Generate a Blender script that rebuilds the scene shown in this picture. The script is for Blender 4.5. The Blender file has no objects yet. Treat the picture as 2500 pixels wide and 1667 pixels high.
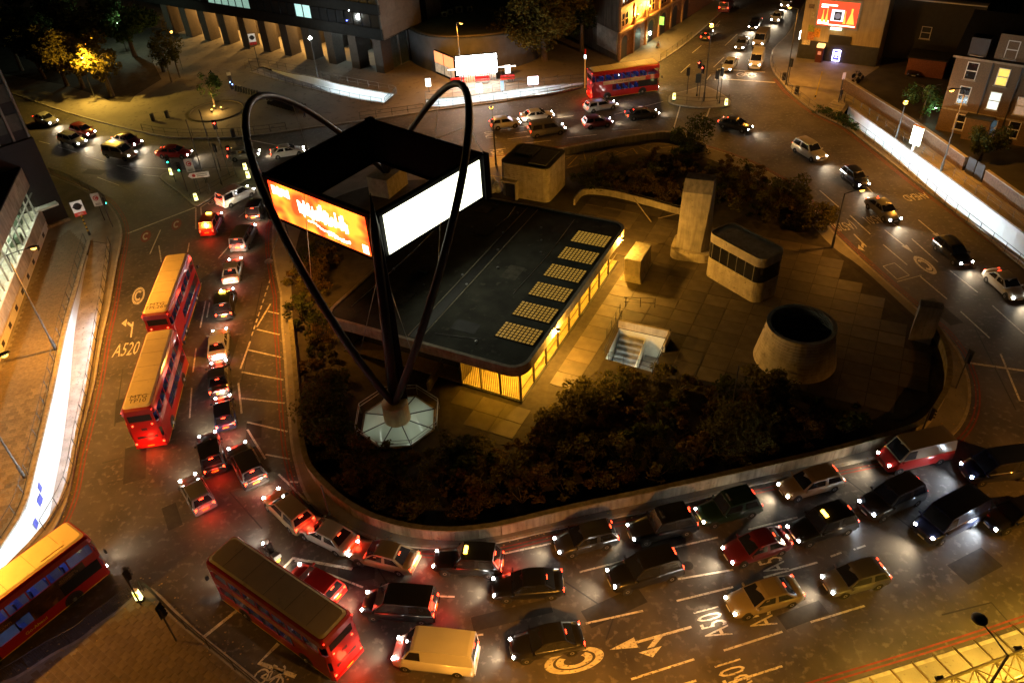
import bpy, bmesh, math, random
from mathutils import Vector, Matrix
from mathutils.geometry import delaunay_2d_cdt
R = random.Random(7)
S = bpy.context.scene
COL = S.collection
# ------------------------------------------------------------------ camera, world, exposure
F_PX, PITCH, ROLL, CAM_H = 1920.2, 0.66203, -0.062008, 43.108
cp, sp, cr, sr = math.cos(PITCH), math.sin(PITCH), math.cos(ROLL), math.sin(ROLL)
FWD = Vector((0, cp, -sp)); _up = Vector((0, sp, cp)); _rt = Vector((1, 0, 0))
RT = cr*_rt + sr*_up; UP = -sr*_rt + cr*_up
cam_d = bpy.data.cameras.new('camera'); cam = bpy.data.objects.new('camera', cam_d); COL.objects.link(cam)
cam_d.sensor_width = 36; cam_d.lens = F_PX/2500*36; cam_d.clip_start = .5; cam_d.clip_end = 3000
cam.matrix_world = Matrix(((RT.x, UP.x, -FWD.x, 0), (RT.y, UP.y, -FWD.y, 0), (RT.z, UP.z, -FWD.z, CAM_H), (0, 0, 0, 1)))
S.camera = cam
wd = bpy.data.worlds.new('World'); S.world = wd; wd.use_nodes = True
_n = wd.node_tree.nodes; _l = wd.node_tree.links
_sky = _n.new('ShaderNodeTexSky'); _sky.sky_type = 'NISHITA'; _sky.sun_disc = False
_sky.sun_elevation = math.radians(1.0); _sky.sun_rotation = math.radians(200)
_l.new(_sky.outputs[0], _n['Background'].inputs[0]); _n['Background'].inputs[1].default_value = .0028
S.view_settings.view_transform = 'Standard'; S.view_settings.look = 'None'
S.view_settings.exposure = 0.0; S.view_settings.gamma = 1.0; S.view_settings.use_curve_mapping = False
S.render.engine = 'CYCLES'
S.cycles.use_denoising = True; S.cycles.max_bounces = 5; S.cycles.diffuse_bounces = 2; S.cycles.glossy_bounces = 2
S.cycles.transparent_max_bounces = 12; S.cycles.transmission_bounces = 3; S.cycles.sample_clamp_indirect = 4
S.cycles.caustics_reflective = False; S.cycles.caustics_refractive = False

# ------------------------------------------------------------------ helpers
def G(x, y, z=0.0):                     # a point of the photograph (2500 px wide) brought down onto the level z of the place
    d = FWD + RT*((x-1250)/F_PX) - UP*((y-833.5)/F_PX)
    t = (z-CAM_H)/d.z
    return Vector((d.x*t, d.y*t, z))
def G2(p, z=0.0):
    v = G(p[0], p[1], z); return (v.x, v.y)
def GD(x, y, z=0.0): return G(x*1.06293, y*1.06293, z)
def smooth(pts, n=5, closed=False):
    P = [Vector(p) for p in pts]; out = []; m = len(P)
    for i in range(m if closed else m-1):
        p0 = P[(i-1) % m] if closed or i else P[0]; p1 = P[i]; p2 = P[(i+1) % m]
        p3 = P[(i+2) % m] if closed or i < m-2 else P[-1]
        for k in range(n):
            t = k/n
            out.append(.5*((2*p1)+(p2-p0)*t+(2*p0-5*p1+4*p2-p3)*t*t+(3*p1-p0-3*p2+p3)*t**3))
    if not closed: out.append(P[-1])
    return [tuple(o) for o in out]
def inside(p, poly):
    x, y = p[0], p[1]; c = False; j = len(poly)-1
    for i in range(len(poly)):
        xi, yi = poly[i][0], poly[i][1]; xj, yj = poly[j][0], poly[j][1]
        if (yi > y) != (yj > y) and x < (xj-xi)*(y-yi)/(yj-yi)+xi: c = not c
        j = i
    return c
def area2(p): return sum(p[i-1][0]*p[i][1]-p[i][0]*p[i-1][1] for i in range(len(p)))
def ccw(p): return list(p) if area2(p) > 0 else list(p)[::-1]
def offset(path, d, closed=False):      # to the left of the path
    P = [Vector((p[0], p[1])) for p in path]; out = []; m = len(P)
    for i in range(m):
        a = P[i-1] if (i or closed) else P[0]; b = P[(i+1) % m] if (i < m-1 or closed) else P[-1]
        t = (b-a)
        if t.length < 1e-6: t = Vector((1, 0))
        t.normalize(); out.append((P[i].x-t.y*d, P[i].y+t.x*d))
    return out
class MB:
    def __init__(s): s.v = []; s.f = []; s.m = []
    def add(s, v, f, mi=0):
        o = len(s.v); s.v += [tuple(p) for p in v]; s.f += [tuple(i+o for i in q) for q in f]; s.m += [mi]*len(f); return s
    def box(s, c, d, rz=0, mi=0):
        ca, sa = math.cos(rz), math.sin(rz); vs = []
        for z in (-.5, .5):
            for x, y in ((-.5, -.5), (.5, -.5), (.5, .5), (-.5, .5)):
                X, Y = x*d[0], y*d[1]; vs.append((c[0]+ca*X-sa*Y, c[1]+sa*X+ca*Y, c[2]+z*d[2]))
        return s.add(vs, [(3, 2, 1, 0), (4, 5, 6, 7), (0, 1, 5, 4), (1, 2, 6, 5), (2, 3, 7, 6), (3, 0, 4, 7)], mi)
    def obox(s, o, a, b, c, mi=0):
        o, a, b, c = map(Vector, (o, a, b, c))
        return s.add([o, o+a, o+a+b, o+b, o+c, o+a+c, o+a+b+c, o+b+c], [(3, 2, 1, 0), (4, 5, 6, 7), (0, 1, 5, 4), (1, 2, 6, 5), (2, 3, 7, 6), (3, 0, 4, 7)], mi)
    def bar(s, p, q, w, h=None, mi=0):
        p, q = Vector(p), Vector(q); h = h or w; d = (q-p).normalized()
        u = d.cross(Vector((0, 0, 1)))
        if u.length < 1e-4: u = Vector((1, 0, 0))
        u.normalize(); n = u.cross(d).normalized()
        return s.obox(p-u*w/2-n*h/2, q-p, u*w, n*h, mi)
    def prism(s, poly, z0, z1, mi=0, top=None, bot=True):
        poly = ccw(poly); n = len(poly); t = ccw(top) if top else poly
        f = [tuple(range(n, 2*n))]+([tuple(range(n-1, -1, -1))] if bot else [])+[(i, (i+1) % n, n+(i+1) % n, n+i) for i in range(n)]
        return s.add([(p[0], p[1], z0) for p in poly]+[(p[0], p[1], z1) for p in t], f, mi)
    def tube(s, pts, r, n=8, mi=0):
        P = [Vector(p) for p in pts]; rs = r if isinstance(r, (list, tuple)) else [r]*len(P); vs = []; fs = []; pu = None
        for i, p in enumerate(P):
            d = (P[min(i+1, len(P)-1)]-P[max(i-1, 0)]).normalized()
            u = (pu-d*pu.dot(d)) if pu is not None else d.cross(Vector((0, 0, 1)) if abs(d.z) < .95 else Vector((1, 0, 0)))
            u.normalize(); pu = u; w = d.cross(u)
            vs += [p+(u*math.cos(2*math.pi*k/n)+w*math.sin(2*math.pi*k/n))*rs[i] for k in range(n)]
        for i in range(len(P)-1):
            fs += [(i*n+k, i*n+(k+1) % n, (i+1)*n+(k+1) % n, (i+1)*n+k) for k in range(n)]
        fs += [tuple(range(n-1, -1, -1)), tuple(range((len(P)-1)*n, len(P)*n))]
        return s.add(vs, fs, mi)
    def lathe(s, prof, n=16, c=(0, 0, 0), mi=0, axis='z'):
        vs = []; fs = []
        for r, z in prof:
            for k in range(n):
                a = 2*math.pi*k/n; x, y = r*math.cos(a), r*math.sin(a)
                q = (x, y, z) if axis == 'z' else ((x, z, y) if axis == 'y' else (z, x, y))
                vs.append((c[0]+q[0], c[1]+q[1], c[2]+q[2]))
        for i in range(len(prof)-1):
            fs += [(i*n+k, i*n+(k+1) % n, (i+1)*n+(k+1) % n, (i+1)*n+k) for k in range(n)]
        fs += [tuple(range(n-1, -1, -1)), tuple(range((len(prof)-1)*n, len(prof)*n))]
        return s.add(vs, fs, mi)
    def ribbon(s, path, w, z, mi=0):
        a = offset(path, w/2); b = offset(path, -w/2); n = len(path)
        return s.add([(p[0], p[1], z) for p in a]+[(p[0], p[1], z) for p in b], [(n+i, n+i+1, i+1, i) for i in range(n-1)], mi)
    def wall(s, path, th, z0, z1, mi=0, closed=False):
        for i in range(len(path)-1 if not closed else len(path)):
            p, q = path[i], path[(i+1) % len(path)]
            s.bar((p[0], p[1], (z0+z1)/2), (q[0], q[1], (z0+z1)/2), th, z1-z0, mi)
        return s
    def mesh(s, name, smooth_=False):
        me = bpy.data.meshes.new(name); me.from_pydata(s.v, [], s.f); me.update()
        if any(s.m): me.polygons.foreach_set('material_index', s.m)
        if smooth_: me.polygons.foreach_set('use_smooth', [True]*len(me.polygons))
        return me
def sheet(outer, holes, z):             # a level sheet with openings
    loops = [outer]+list(holes); vs = []; es = []
    for lp in loops:
        o = len(vs); vs += [Vector((p[0], p[1])) for p in lp]; es += [(o+i, o+(i+1) % len(lp)) for i in range(len(lp))]
    r = delaunay_2d_cdt(vs, es, [], 0, 1e-5)
    mb = MB(); mb.v = [(p.x, p.y, z) for p in r[0]]
    for t in r[2]:
        c = [sum(r[0][i][k] for i in t)/len(t) for k in (0, 1)]
        if inside(c, outer) and not any(inside(c, h) for h in holes):
            a = area2([r[0][i] for i in t]); mb.f.append(tuple(t) if a > 0 else tuple(t)[::-1]); mb.m.append(0)
    return mb
# ---- materials
MATS = {}
def mat(name, col, rough=.7, metal=0., var=.18, scale=2.0, bump=0., bscale=25., rnd=0., emit=None, es=0., coat=0., spots=None, spec=.5, streak=0.):
    if name in MATS: return MATS[name]
    m = bpy.data.materials.new(name); m.use_nodes = True; nt = m.node_tree; N = nt.nodes; Lk = nt.links
    b = N['Principled BSDF']; b.inputs['Roughness'].default_value = rough; b.inputs['Metallic'].default_value = metal
    b.inputs['Coat Weight'].default_value = coat; b.inputs['Coat Roughness'].default_value = .08; b.inputs['Specular IOR Level'].default_value = spec
    tc = N.new('ShaderNodeTexCoord'); no = N.new('ShaderNodeTexNoise'); no.inputs['Scale'].default_value = scale; no.inputs['Detail'].default_value = 6
    Lk.new(tc.outputs['Object'], no.inputs['Vector'])
    rp = N.new('ShaderNodeValToRGB'); rp.color_ramp.elements[0].position = .3; rp.color_ramp.elements[1].position = .72
    rp.color_ramp.elements[0].color = (*[c*(1-var) for c in col], 1); rp.color_ramp.elements[1].color = (*[min(1, c*(1+var)) for c in col], 1)
    Lk.new(no.outputs['Fac'], rp.inputs['Fac']); out = rp.outputs['Color']
    if spots:                                                       # finer dirt and scuffs: (scale, threshold, colour)
        n2 = N.new('ShaderNodeTexNoise'); n2.inputs['Scale'].default_value = spots[0]; n2.inputs['Detail'].default_value = 9
        Lk.new(tc.outputs['Object'], n2.inputs['Vector'])
        r2 = N.new('ShaderNodeValToRGB'); r2.color_ramp.elements[0].position = spots[1]; r2.color_ramp.elements[1].position = spots[1]+.1
        Lk.new(n2.outputs['Fac'], r2.inputs['Fac'])
        mx = N.new('ShaderNodeMixRGB'); Lk.new(r2.outputs['Color'], mx.inputs['Fac']); Lk.new(out, mx.inputs['Color1']); mx.inputs['Color2'].default_value = (*spots[2], 1); out = mx.outputs['Color']
    if streak:                                                      # run-down stains on upright faces
        mp = N.new('ShaderNodeMapping'); mp.inputs['Scale'].default_value = (2.6, 2.6, .22); Lk.new(tc.outputs['Object'], mp.inputs[0]); n3 = N.new('ShaderNodeTexNoise'); n3.inputs['Scale'].default_value = 1.3; n3.inputs['Detail'].default_value = 7; Lk.new(mp.outputs[0], n3.inputs['Vector'])
        r3 = N.new('ShaderNodeValToRGB'); r3.color_ramp.elements[0].position = .42; r3.color_ramp.elements[1].position = .64; r3.color_ramp.elements[0].color = (1, 1, 1, 1); r3.color_ramp.elements[1].color = (1-streak, 1-streak, 1-streak*1.1, 1); Lk.new(n3.outputs['Fac'], r3.inputs[0])
        m3 = N.new('ShaderNodeMixRGB'); m3.blend_type = 'MULTIPLY'; m3.inputs['Fac'].default_value = 1; Lk.new(out, m3.inputs['Color1']); Lk.new(r3.outputs[0], m3.inputs['Color2']); out = m3.outputs['Color']
    if rnd:
        oi = N.new('ShaderNodeObjectInfo'); mr = N.new('ShaderNodeMapRange'); mr.inputs['To Min'].default_value = 1-rnd; mr.inputs['To Max'].default_value = 1+rnd
        Lk.new(oi.outputs['Random'], mr.inputs['Value']); mu = N.new('ShaderNodeMixRGB'); mu.blend_type = 'MULTIPLY'; mu.inputs['Fac'].default_value = 1
        Lk.new(out, mu.inputs['Color1']); Lk.new(mr.outputs[0], mu.inputs['Color2']); out = mu.outputs['Color']
    Lk.new(out, b.inputs['Base Color'])
    if bump:
        nb = N.new('ShaderNodeTexNoise'); nb.inputs['Scale'].default_value = bscale; nb.inputs['Detail'].default_value = 5
        Lk.new(tc.outputs['Object'], nb.inputs['Vector']); bp = N.new('ShaderNodeBump'); bp.inputs['Strength'].default_value = bump; bp.inputs['Distance'].default_value = .03
        Lk.new(nb.outputs['Fac'], bp.inputs['Height']); Lk.new(bp.outputs[0], b.inputs['Normal'])
    if emit: b.inputs['Emission Color'].default_value = (*emit, 1); b.inputs['Emission Strength'].default_value = es
    MATS[name] = m; return m
def glow(name, col, es):
    return mat(name, (.02, .02, .02), .4, var=0, emit=col, es=es)
def glass_mat(name, tint, gloss=.25, rough=.03):                     # clear sheet glass: see-through with a reflection
    if name in MATS: return MATS[name]
    m = bpy.data.materials.new(name); m.use_nodes = True; N = m.node_tree.nodes; Lk = m.node_tree.links; N.clear()
    o = N.new('ShaderNodeOutputMaterial'); t = N.new('ShaderNodeBsdfTransparent'); g = N.new('ShaderNodeBsdfGlossy'); mx = N.new('ShaderNodeMixShader'); lw = N.new('ShaderNodeLayerWeight'); pw = N.new('ShaderNodeMath'); pw.operation = 'POWER'; pw.inputs[1].default_value = 4; fr = N.new('ShaderNodeMath'); fr.operation = 'MULTIPLY_ADD'; fr.inputs[1].default_value = .55; fr.inputs[2].default_value = .03
    lw.inputs[0].default_value = .5; Lk.new(lw.outputs['Facing'], pw.inputs[0]); Lk.new(pw.outputs[0], fr.inputs[0]); t.inputs[0].default_value = (*tint, 1); g.inputs['Roughness'].default_value = rough; g.inputs[0].default_value = (.9, .9, .9, 1)
    Lk.new(fr.outputs[0], mx.inputs[0]); Lk.new(t.outputs[0], mx.inputs[1]); Lk.new(g.outputs[0], mx.inputs[2]); Lk.new(mx.outputs[0], o.inputs[0])
    MATS[name] = m; return m
# ---- objects
def link(o): COL.objects.link(o); return o
def tag(o, label=None, cat=None, group=None, kind=None):
    for k, v in (('label', label), ('category', cat), ('group', group), ('kind', kind)):
        if v: o[k] = v
    return o
def thing(name, label, cat, loc=(0, 0, 0), rz=0., group=None, kind=None):
    o = link(bpy.data.objects.new(name, None)); o.location = loc; o.rotation_euler = (0, 0, rz); o.empty_display_size = .3
    return tag(o, label, cat, group, kind)
def put(name, me, m, parent=None, loc=None, rot=None, world=False):  # link a mesh as ONE object; world=True: its vertices are world positions
    if isinstance(me, MB): me = me.mesh(name)
    o = link(bpy.data.objects.new(name, me))
    ms = m if isinstance(m, (list, tuple)) else [m]
    if not me.materials:
        for k in ms: me.materials.append(k)
    elif me.materials[0] is not ms[0]:
        for i, k in enumerate(ms):
            o.material_slots[i].link = 'OBJECT'; o.material_slots[i].material = k
    if parent is not None: o.parent = parent
    if world and parent is not None: o.location = -Vector(parent['base']) if 'base' in parent else -parent.location
    if loc is not None: o.location = loc
    if rot is not None: o.rotation_euler = rot
    return o
def piece(name, mb, m, parent, sm=False): return put(name, mb.mesh(name, sm), m, parent, world=True)
def sub(name, mb, m, parent, sm=False): return put(name, mb.mesh(name, sm), m, parent)            # child of a part (already in the part's frame)
def lone(name, mb, m, label=None, cat=None, group=None, kind=None, sm=False):
    return tag(put(name, mb.mesh(name, sm), m), label, cat, group, kind)
def light(name, kind, loc, energy, col, parent=None, size=.12, rot=None, spot=None, blend=.5):
    d = bpy.data.lights.new(name, kind); d.energy = energy; d.color = col
    if kind in ('POINT', 'SPOT'): d.shadow_soft_size = size
    if spot: d.spot_size = spot; d.spot_blend = blend
    o = link(bpy.data.objects.new(name, d)); o.location = loc
    if rot is not None: o.rotation_euler = rot
    if parent is not None:
        o.parent = parent
    return o
def text_mesh(body, size=1., ax='CENTER'):
    c = bpy.data.curves.new('lettering', 'FONT'); c.body = body; c.size = size; c.align_x = ax; c.align_y = 'CENTER'; c.resolution_u = 2; c.space_line = .8
    o = link(bpy.data.objects.new('lettering', c)); me = bpy.data.meshes.new_from_object(o)
    bpy.data.objects.remove(o); bpy.data.curves.remove(c); me.materials.clear(); return me
SODIUM = (1., .38, .04); COOL = (.82, .95, 1.)
A_ASPH = mat('asphalt', (.064, .055, .046), .7, var=.5, scale=.3, bump=.5, bscale=45, spots=(2.3, .55, (.11, .098, .082)))
A_PAVE = mat('paving concrete', (.20, .185, .165), .8, var=.22, scale=.6, bump=.25, bscale=30, spots=(6, .62, (.11, .1, .09)))
A_PLAZA = mat('plaza surface', (.17, .15, .12), .8, var=.3, scale=.16, bump=.2, bscale=30, spots=(1.2, .58, (.1, .09, .075)))
A_CONC = mat('board marked concrete', (.27, .24, .195), .85, var=.25, scale=1.1, bump=.3, bscale=12, streak=.35, spots=(4, .62, (.15, .135, .11)))
A_KERB = mat('kerb granite', (.30, .28, .25), .75, var=.25, scale=2.5, bump=.2)
A_PAINT = mat('road paint', (.56, .53, .45), .7, var=.3, scale=2.2, spots=(7, .55, (.13, .12, .11)))
A_YELL = mat('yellow road paint', (.42, .32, .06), .7, var=.35, scale=2, spots=(9, .52, (.09, .085, .07)))
A_REDL = mat('red road paint', (.19, .028, .015), .7, var=.3, scale=2, spots=(10, .58, (.08, .06, .055)))
A_DARK = mat('black painted steel', (.018, .018, .02), .5, var=.2, spec=.5)
A_STEEL = mat('galvanised steel', (.36, .36, .35), .4, .8, var=.15)
A_RAIL = mat('dark railing paint', (.035, .034, .033), .45, var=.3, scale=5)
A_SOIL = mat('planting soil', (.035, .027, .018), .95, var=.4, scale=1.5, bump=.6, bscale=9)
A_WHITE = mat('white paint', (.72, .72, .70), .5, var=.1)
A_BLACKG = glass_mat('vehicle glass', (.10, .11, .12))
# ------------------------------------------------------------------ ground, pavements, sunken ramps
def resample(path, n):
    P = [Vector((p[0], p[1])) for p in path]; L = [0]
    for i in range(1, len(P)): L.append(L[-1]+(P[i]-P[i-1]).length)
    out = []; j = 0
    for k in range(n):
        s = L[-1]*k/(n-1)
        while j < len(L)-2 and L[j+1] < s: j += 1
        t = (s-L[j])/max(1e-6, L[j+1]-L[j]); q = P[j].lerp(P[j+1], min(1, t)); out.append((q.x, q.y))
    return out
def pxpath(pts, n=4, z=0): return smooth([G2(p, z) for p in pts], n)
RA_L = pxpath([(222, 590), (205, 650), (191, 705), (165, 800), (129, 974), (92, 1131), (64, 1240), (0, 1345), (-70, 1440)])
RA_R = pxpath([(262, 596), (258, 650), (248, 720), (233, 808), (213, 935), (185, 1066), (158, 1198), (105, 1290), (20, 1380)])
RB_L = pxpath([(640, 165), (710, 181), (760, 189), (831, 209), (933, 228), (962, 233)])
RB_R = pxpath([(612, 177), (701, 203), (760, 218), (867, 243), (937, 254)])
RC_L = pxpath([(1427, 203), (1309, 215), (1223, 226), (1137, 238), (1059, 244), (1040, 246)])
RC_R = pxpath([(1420, 213), (1372, 225), (1309, 235), (1157, 253), (1079, 263), (1045, 262)])
RD_L = pxpath([(2072, 261), (2178, 337), (2291, 418), (2417, 511), (2500, 573), (2600, 650)])
RD_R = pxpath([(2052, 289), (2097, 320), (2178, 382), (2305, 494), (2417, 584), (2520, 668)])
def loop_of(L, Rr): return list(L)+list(Rr)[::-1]
HOLES = [loop_of(RA_L, RA_R), loop_of(RB_L, RB_R), loop_of(RC_L, RC_R), loop_of(RD_L, RD_R)]
OCT_C = Vector((-9.35, 45.6)); OCT = [(OCT_C.x+3.05*math.cos(math.radians(22.5+45*k)), OCT_C.y+3.05*math.sin(math.radians(22.5+45*k))) for k in range(8)]
STAIR = [G2(p) for p in ((1478, 880), (1512, 806), (1628, 832), (1592, 912))]
ISL_HOLES = [OCT, STAIR]
_inner = [(-150, -40), (150, -40), (150, 230), (-150, 230)]
ground = lone('ground', sheet([(-900, -300), (900, -300), (900, 1200), (-900, 1200)], HOLES+ISL_HOLES, 0.0), A_ASPH, kind='structure')
ground.name = 'road'
_slit = A_KERB
def pavement(name, poly, m, holes=(), z=.12, kerb=None):
    hs = [h for h in holes if inside(h[0], poly) or inside(h[len(h)//2], poly)]
    mb = sheet(poly, hs, z); pl = ccw(poly); n = len(pl); o = len(mb.v)
    mb.v += [(p[0], p[1], z) for p in pl]+[(p[0], p[1], -.05) for p in pl]
    mb.f += [(o+n+i, o+n+(i+1) % n, o+(i+1) % n, o+i) for i in range(n)]; mb.m += [0]*n
    pv = lone(name, mb, m, kind='structure')
    if kerb:
        k = MB(); a = offset(kerb, 0.); b = offset(kerb, .22)
        if not inside(b[len(b)//2], poly): b = offset(kerb, -.22)
        nn = len(kerb); k.v = [(p[0], p[1], z+.012) for p in a]+[(p[0], p[1], z+.012) for p in b]+[(p[0], p[1], -.04) for p in offset(kerb, -.004 if inside(offset(kerb, .22)[nn//2], poly) else .004)]
        for i in range(nn-1): k.f += [(i, i+1, nn+i+1, nn+i), (i+1, i, 2*nn+i, 2*nn+i+1)]; k.m += [0, 0]
        put('kerb', k, A_KERB, pv)
    return pv
KW = pxpath([(60, 398), (100, 416), (131, 432), (180, 452), (214, 470), (245, 485), (265, 498), (289, 532), (299, 565), (297, 596), (286, 652), (269, 751), (252, 826), (233, 935), (209, 1033), (187, 1122), (166, 1221), (125, 1305), (40, 1392), (-60, 1475), (-200, 1580)])
KN = pxpath([(-60, 205), (39, 233), (140, 269), (258, 303), (351, 325), (421, 337), (533, 338), (622, 332), (800, 308), (979, 283), (1077, 269), (1240, 247), (1326, 228), (1430, 208), (1530, 186), (1585, 165), (1615, 149), (1688, 97), (1795, 0)])
KE = pxpath([(1967, 0), (1928, 77), (1889, 119), (1880, 149), (1889, 179), (1910, 205), (1931, 229), (1993, 277), (2059, 309), (2098, 336), (2157, 384), (2240, 450), (2306, 498), (2400, 566), (2500, 640), (2640, 750)])
KSW = pxpath([(-60, 1700), (0, 1668), (48, 1648), (123, 1600), (194, 1561), (233, 1530), (281, 1496), (314, 1468), (340, 1446), (362, 1436), (385, 1446), (440, 1500), (500, 1555), (590, 1627), (660, 1690), (800, 1850)])
KS = pxpath([(1700, 1783), (2044, 1676), (2230, 1620), (2410, 1563), (2500, 1533), (2700, 1465)])
KI = pxpath([(687, 800), (694, 884), (698, 954), (704, 1024), (711, 1095), (724, 1153), (737, 1193), (760, 1232), (808, 1270), (867, 1300), (937, 1326), (1049, 1340), (1161, 1335), (1240, 1321), (1396, 1285), (1612, 1244), (1800, 1196), (2000, 1150), (2180, 1113), (2290, 1086), (2335, 1055), (2360, 1017), (2369, 978), (2367, 934), (2358, 904), (2343, 865), (2306, 815), (2261, 775), (2217, 736), (2157, 683), (2097, 629), (2047, 581), (2026, 557), (1978, 500), (1930, 455), (1830, 398), (1727, 362), (1660, 343), (1593, 335), (1537, 339), (1452, 349), (1380, 361), (1284, 376), (1200, 386), (1050, 396), (900, 408), (800, 422), (730, 448), (690, 490), (668, 545), (664, 600), (672, 660), (684, 720)], 4)
far = Vector((.54, .84))
west = pavement('west_pavement', KW+[(-90, 15), (-160, 15), (-160, 100)], A_PAVE, HOLES, kerb=KW)
north = pavement('north_plaza', KN+[(46.6+far.x*160, 157+far.y*160), (-260, 300), (-260, 175)], A_PLAZA, HOLES, kerb=KN)
east = pavement('east_pavement', [(59+far.x*160, 154+far.y*160)]+KE+[(140, 40), (260, 60), (260, 290)], A_PAVE, HOLES, kerb=KE)
swp = pavement('corner_pavement', KSW+[G2((300, 2300)), G2((-400, 2000))], A_PAVE, kerb=KSW)
south = pavement('south_pavement', KS+[G2((2900, 1800)), G2((2200, 2300)), G2((1500, 2200))], A_PAVE, kerb=KS)
def tri_island(name, pts):
    p = smooth([G2(q) for q in pts], 4, True); return pavement(name, p, A_PAVE, kerb=p+[p[0]])
tri_island('traffic_island', [(475, 503), (440, 474), (405, 449), (392, 432), (420, 420), (500, 415), (590, 410), (614, 420), (602, 440), (542, 469), (502, 493)])
tri_island('traffic_island', [(1632, 243), (1640, 232), (1680, 222), (1715, 212), (1745, 222), (1775, 240), (1783, 252), (1770, 262), (1700, 264), (1640, 255)])
isl = pavement('island_pavement', KI, A_PAVE, ISL_HOLES, kerb=KI+[KI[0]])
A_YARD = mat('dark yard ground', (.035, .033, .028), .9, var=.4, scale=.5, bump=.3)
lone('yard', sheet(ccw([(50.6, 109.5), (57.6, 116.4), (76, 150), (220, 290), (220, 50), (57, 50), (55.5, 66), (54.8, 73.9), (54.4, 78.6), (53.8, 82), (52.7, 92), (51.5, 99)]), [], .135), A_YARD, kind='structure')
lone('park_ground', sheet(ccw([G2(p) for p in ((-100, 160), (60, 192), (150, 208), (230, 232), (270, 250), (318, 252), (330, 236), (395, 196), (372, 150), (440, 90), (420, 60), (300, 20), (-100, 20))]), [], .135), A_SOIL, kind='structure')
A_TAR = mat('tar seam', (.016, .015, .014), .6, var=.3)
for pts, w in ((((150, 395), (420, 470)), .10), (((190, 372), (330, 480)), .10), (((250, 1130), (345, 1105), (347, 1160), (262, 1180)), .08), (((1190, 1420), (1260, 1395), (1330, 1440)), .10), (((2150, 1180), (2290, 1270)), .10), (((2060, 1165), (2240, 1300)), .10), (((2300, 1500), (2420, 1470), (2500, 1560)), .10), (((1750, 230), (1830, 290)), .08), (((1830, 285), (1960, 275)), .08), (((560, 1200), (640, 1290)), .10), (((900, 1350), (980, 1480)), .10), (((1380, 1420), (1500, 1500), (1480, 1560)), .10), (((2380, 800), (2480, 1000)), .10), (((300, 900), (280, 1040)), .10), (((640, 690), (590, 930)), .08), (((1500, 300), (1640, 300)), .04)):
    put('tar_seam', MB().ribbon([G2(p) for p in pts], w, .002), A_TAR, ground)
A_PATCH = mat('asphalt repair', (.026, .024, .022), .8, var=.3, scale=2)
for c_, s_, a_ in (((330, 1130), (1.6, 4.), .3), ((760, 1300), (3.4, .9), -.5), ((1250, 1500), (5., 1.), .2), ((1620, 1330), (4., .8), .35), ((2380, 1380), (3., 1.6), .4), ((1760, 300), (2., 4.), .3), ((560, 860), (.9, 5.), .05), ((300, 1000), (1.2, 3.), .3), ((870, 1400), (2.4, 1.2), .1), ((1500, 1480), (4., 1.3), .4), ((2300, 760), (1.3, 4.), .2), ((2100, 540), (1.2, 2.2), .5), ((620, 1050), (1.2, 2.), .2), ((230, 420), (3., 1.4), -.3), ((1850, 330), (3., 1.3), -.4), ((1960, 1500), (3., 1.), .3), ((420, 1260), (1., 2.4), .5)):
    g_ = G(*c_); put('asphalt_patch', MB().box((0, 0, 0), (s_[0], s_[1], .004)), A_PATCH, ground, loc=(g_.x, g_.y, .0005), rot=(0, 0, a_))
for c_ in ((350, 930), (560, 780), (820, 1330), (1130, 1400), (1680, 1380), (2010, 1440), (2240, 700), (1900, 360), (1420, 320), (700, 380), (300, 420), (470, 1180)):
    g_ = G(*c_); put('manhole_cover', MB().lathe([(.34, 0), (.34, .006)], 16), mat('manhole iron', (.05, .045, .04), .5, .5, var=.3, scale=9), ground, loc=(g_.x, g_.y, 0))
# ---- small block paving, the nearest pieces each a stone of its own
def pave(parent, poly, holes, ang, sx, sy, z, name, m, limit=300, th=.03, gap=.02, stag=.5, dist=None, keep=None):
    ca, sa = math.cos(ang), math.sin(ang); loc = [(p[0]*ca+p[1]*sa, -p[0]*sa+p[1]*ca) for p in poly]
    u0, u1 = min(p[0] for p in loc), max(p[0] for p in loc); v0, v1 = min(p[1] for p in loc), max(p[1] for p in loc); cells = []
    for j in range(int((v1-v0)/sy)+1):
        for i in range(int((u1-u0)/sx)+2):
            u = u0+(i-(stag if j % 2 else 0))*sx; v = v0+j*sy
            cs = [((u+a*sx)*ca-(v+b*sy)*sa, (u+a*sx)*sa+(v+b*sy)*ca) for a, b in ((0, 0), (1, 0), (1, 1), (0, 1), (.5, .5))]
            if all(inside(c, poly) for c in cs) and not any(inside(c, h) for h in holes for c in cs):
                if keep and not keep(cs[4]): continue
                cells.append(cs[4])
    cells.sort(key=lambda c: c[0]**2+c[1]**2)
    mb = MB(); mb.box((0, 0, 0), (sx-gap, sy-gap, th)); me = mb.mesh(name); me.materials.append(m)
    for c in cells[:limit]:
        o = link(bpy.data.objects.new(name, me)); o.parent = parent; o.location = (c[0], c[1], z+R.uniform(-.006, .006)); o.rotation_euler = (R.gauss(0, .004), R.gauss(0, .004), ang)
    if len(cells) > limit:
        r = MB()
        for c in cells[limit:]: r.box((c[0], c[1], z+R.uniform(-.006, .006)), (sx-gap, sy-gap, th), ang)
        tag(put(name+'_field', r, m, parent), kind='stuff')
def on_screen(c, z=0, mrg=60):
    d = Vector((c[0], c[1], z-CAM_H)); zz = d.dot(FWD)
    if zz < 1: return False
    return -mrg < 1250+F_PX*d.dot(RT)/zz < 2500+mrg and -mrg < 833.5-F_PX*d.dot(UP)/zz < 1667+mrg
A_BLOCK = mat('clay block paver', (.15, .12, .085), .8, var=.25, scale=4, bump=.2, rnd=.28)
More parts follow.
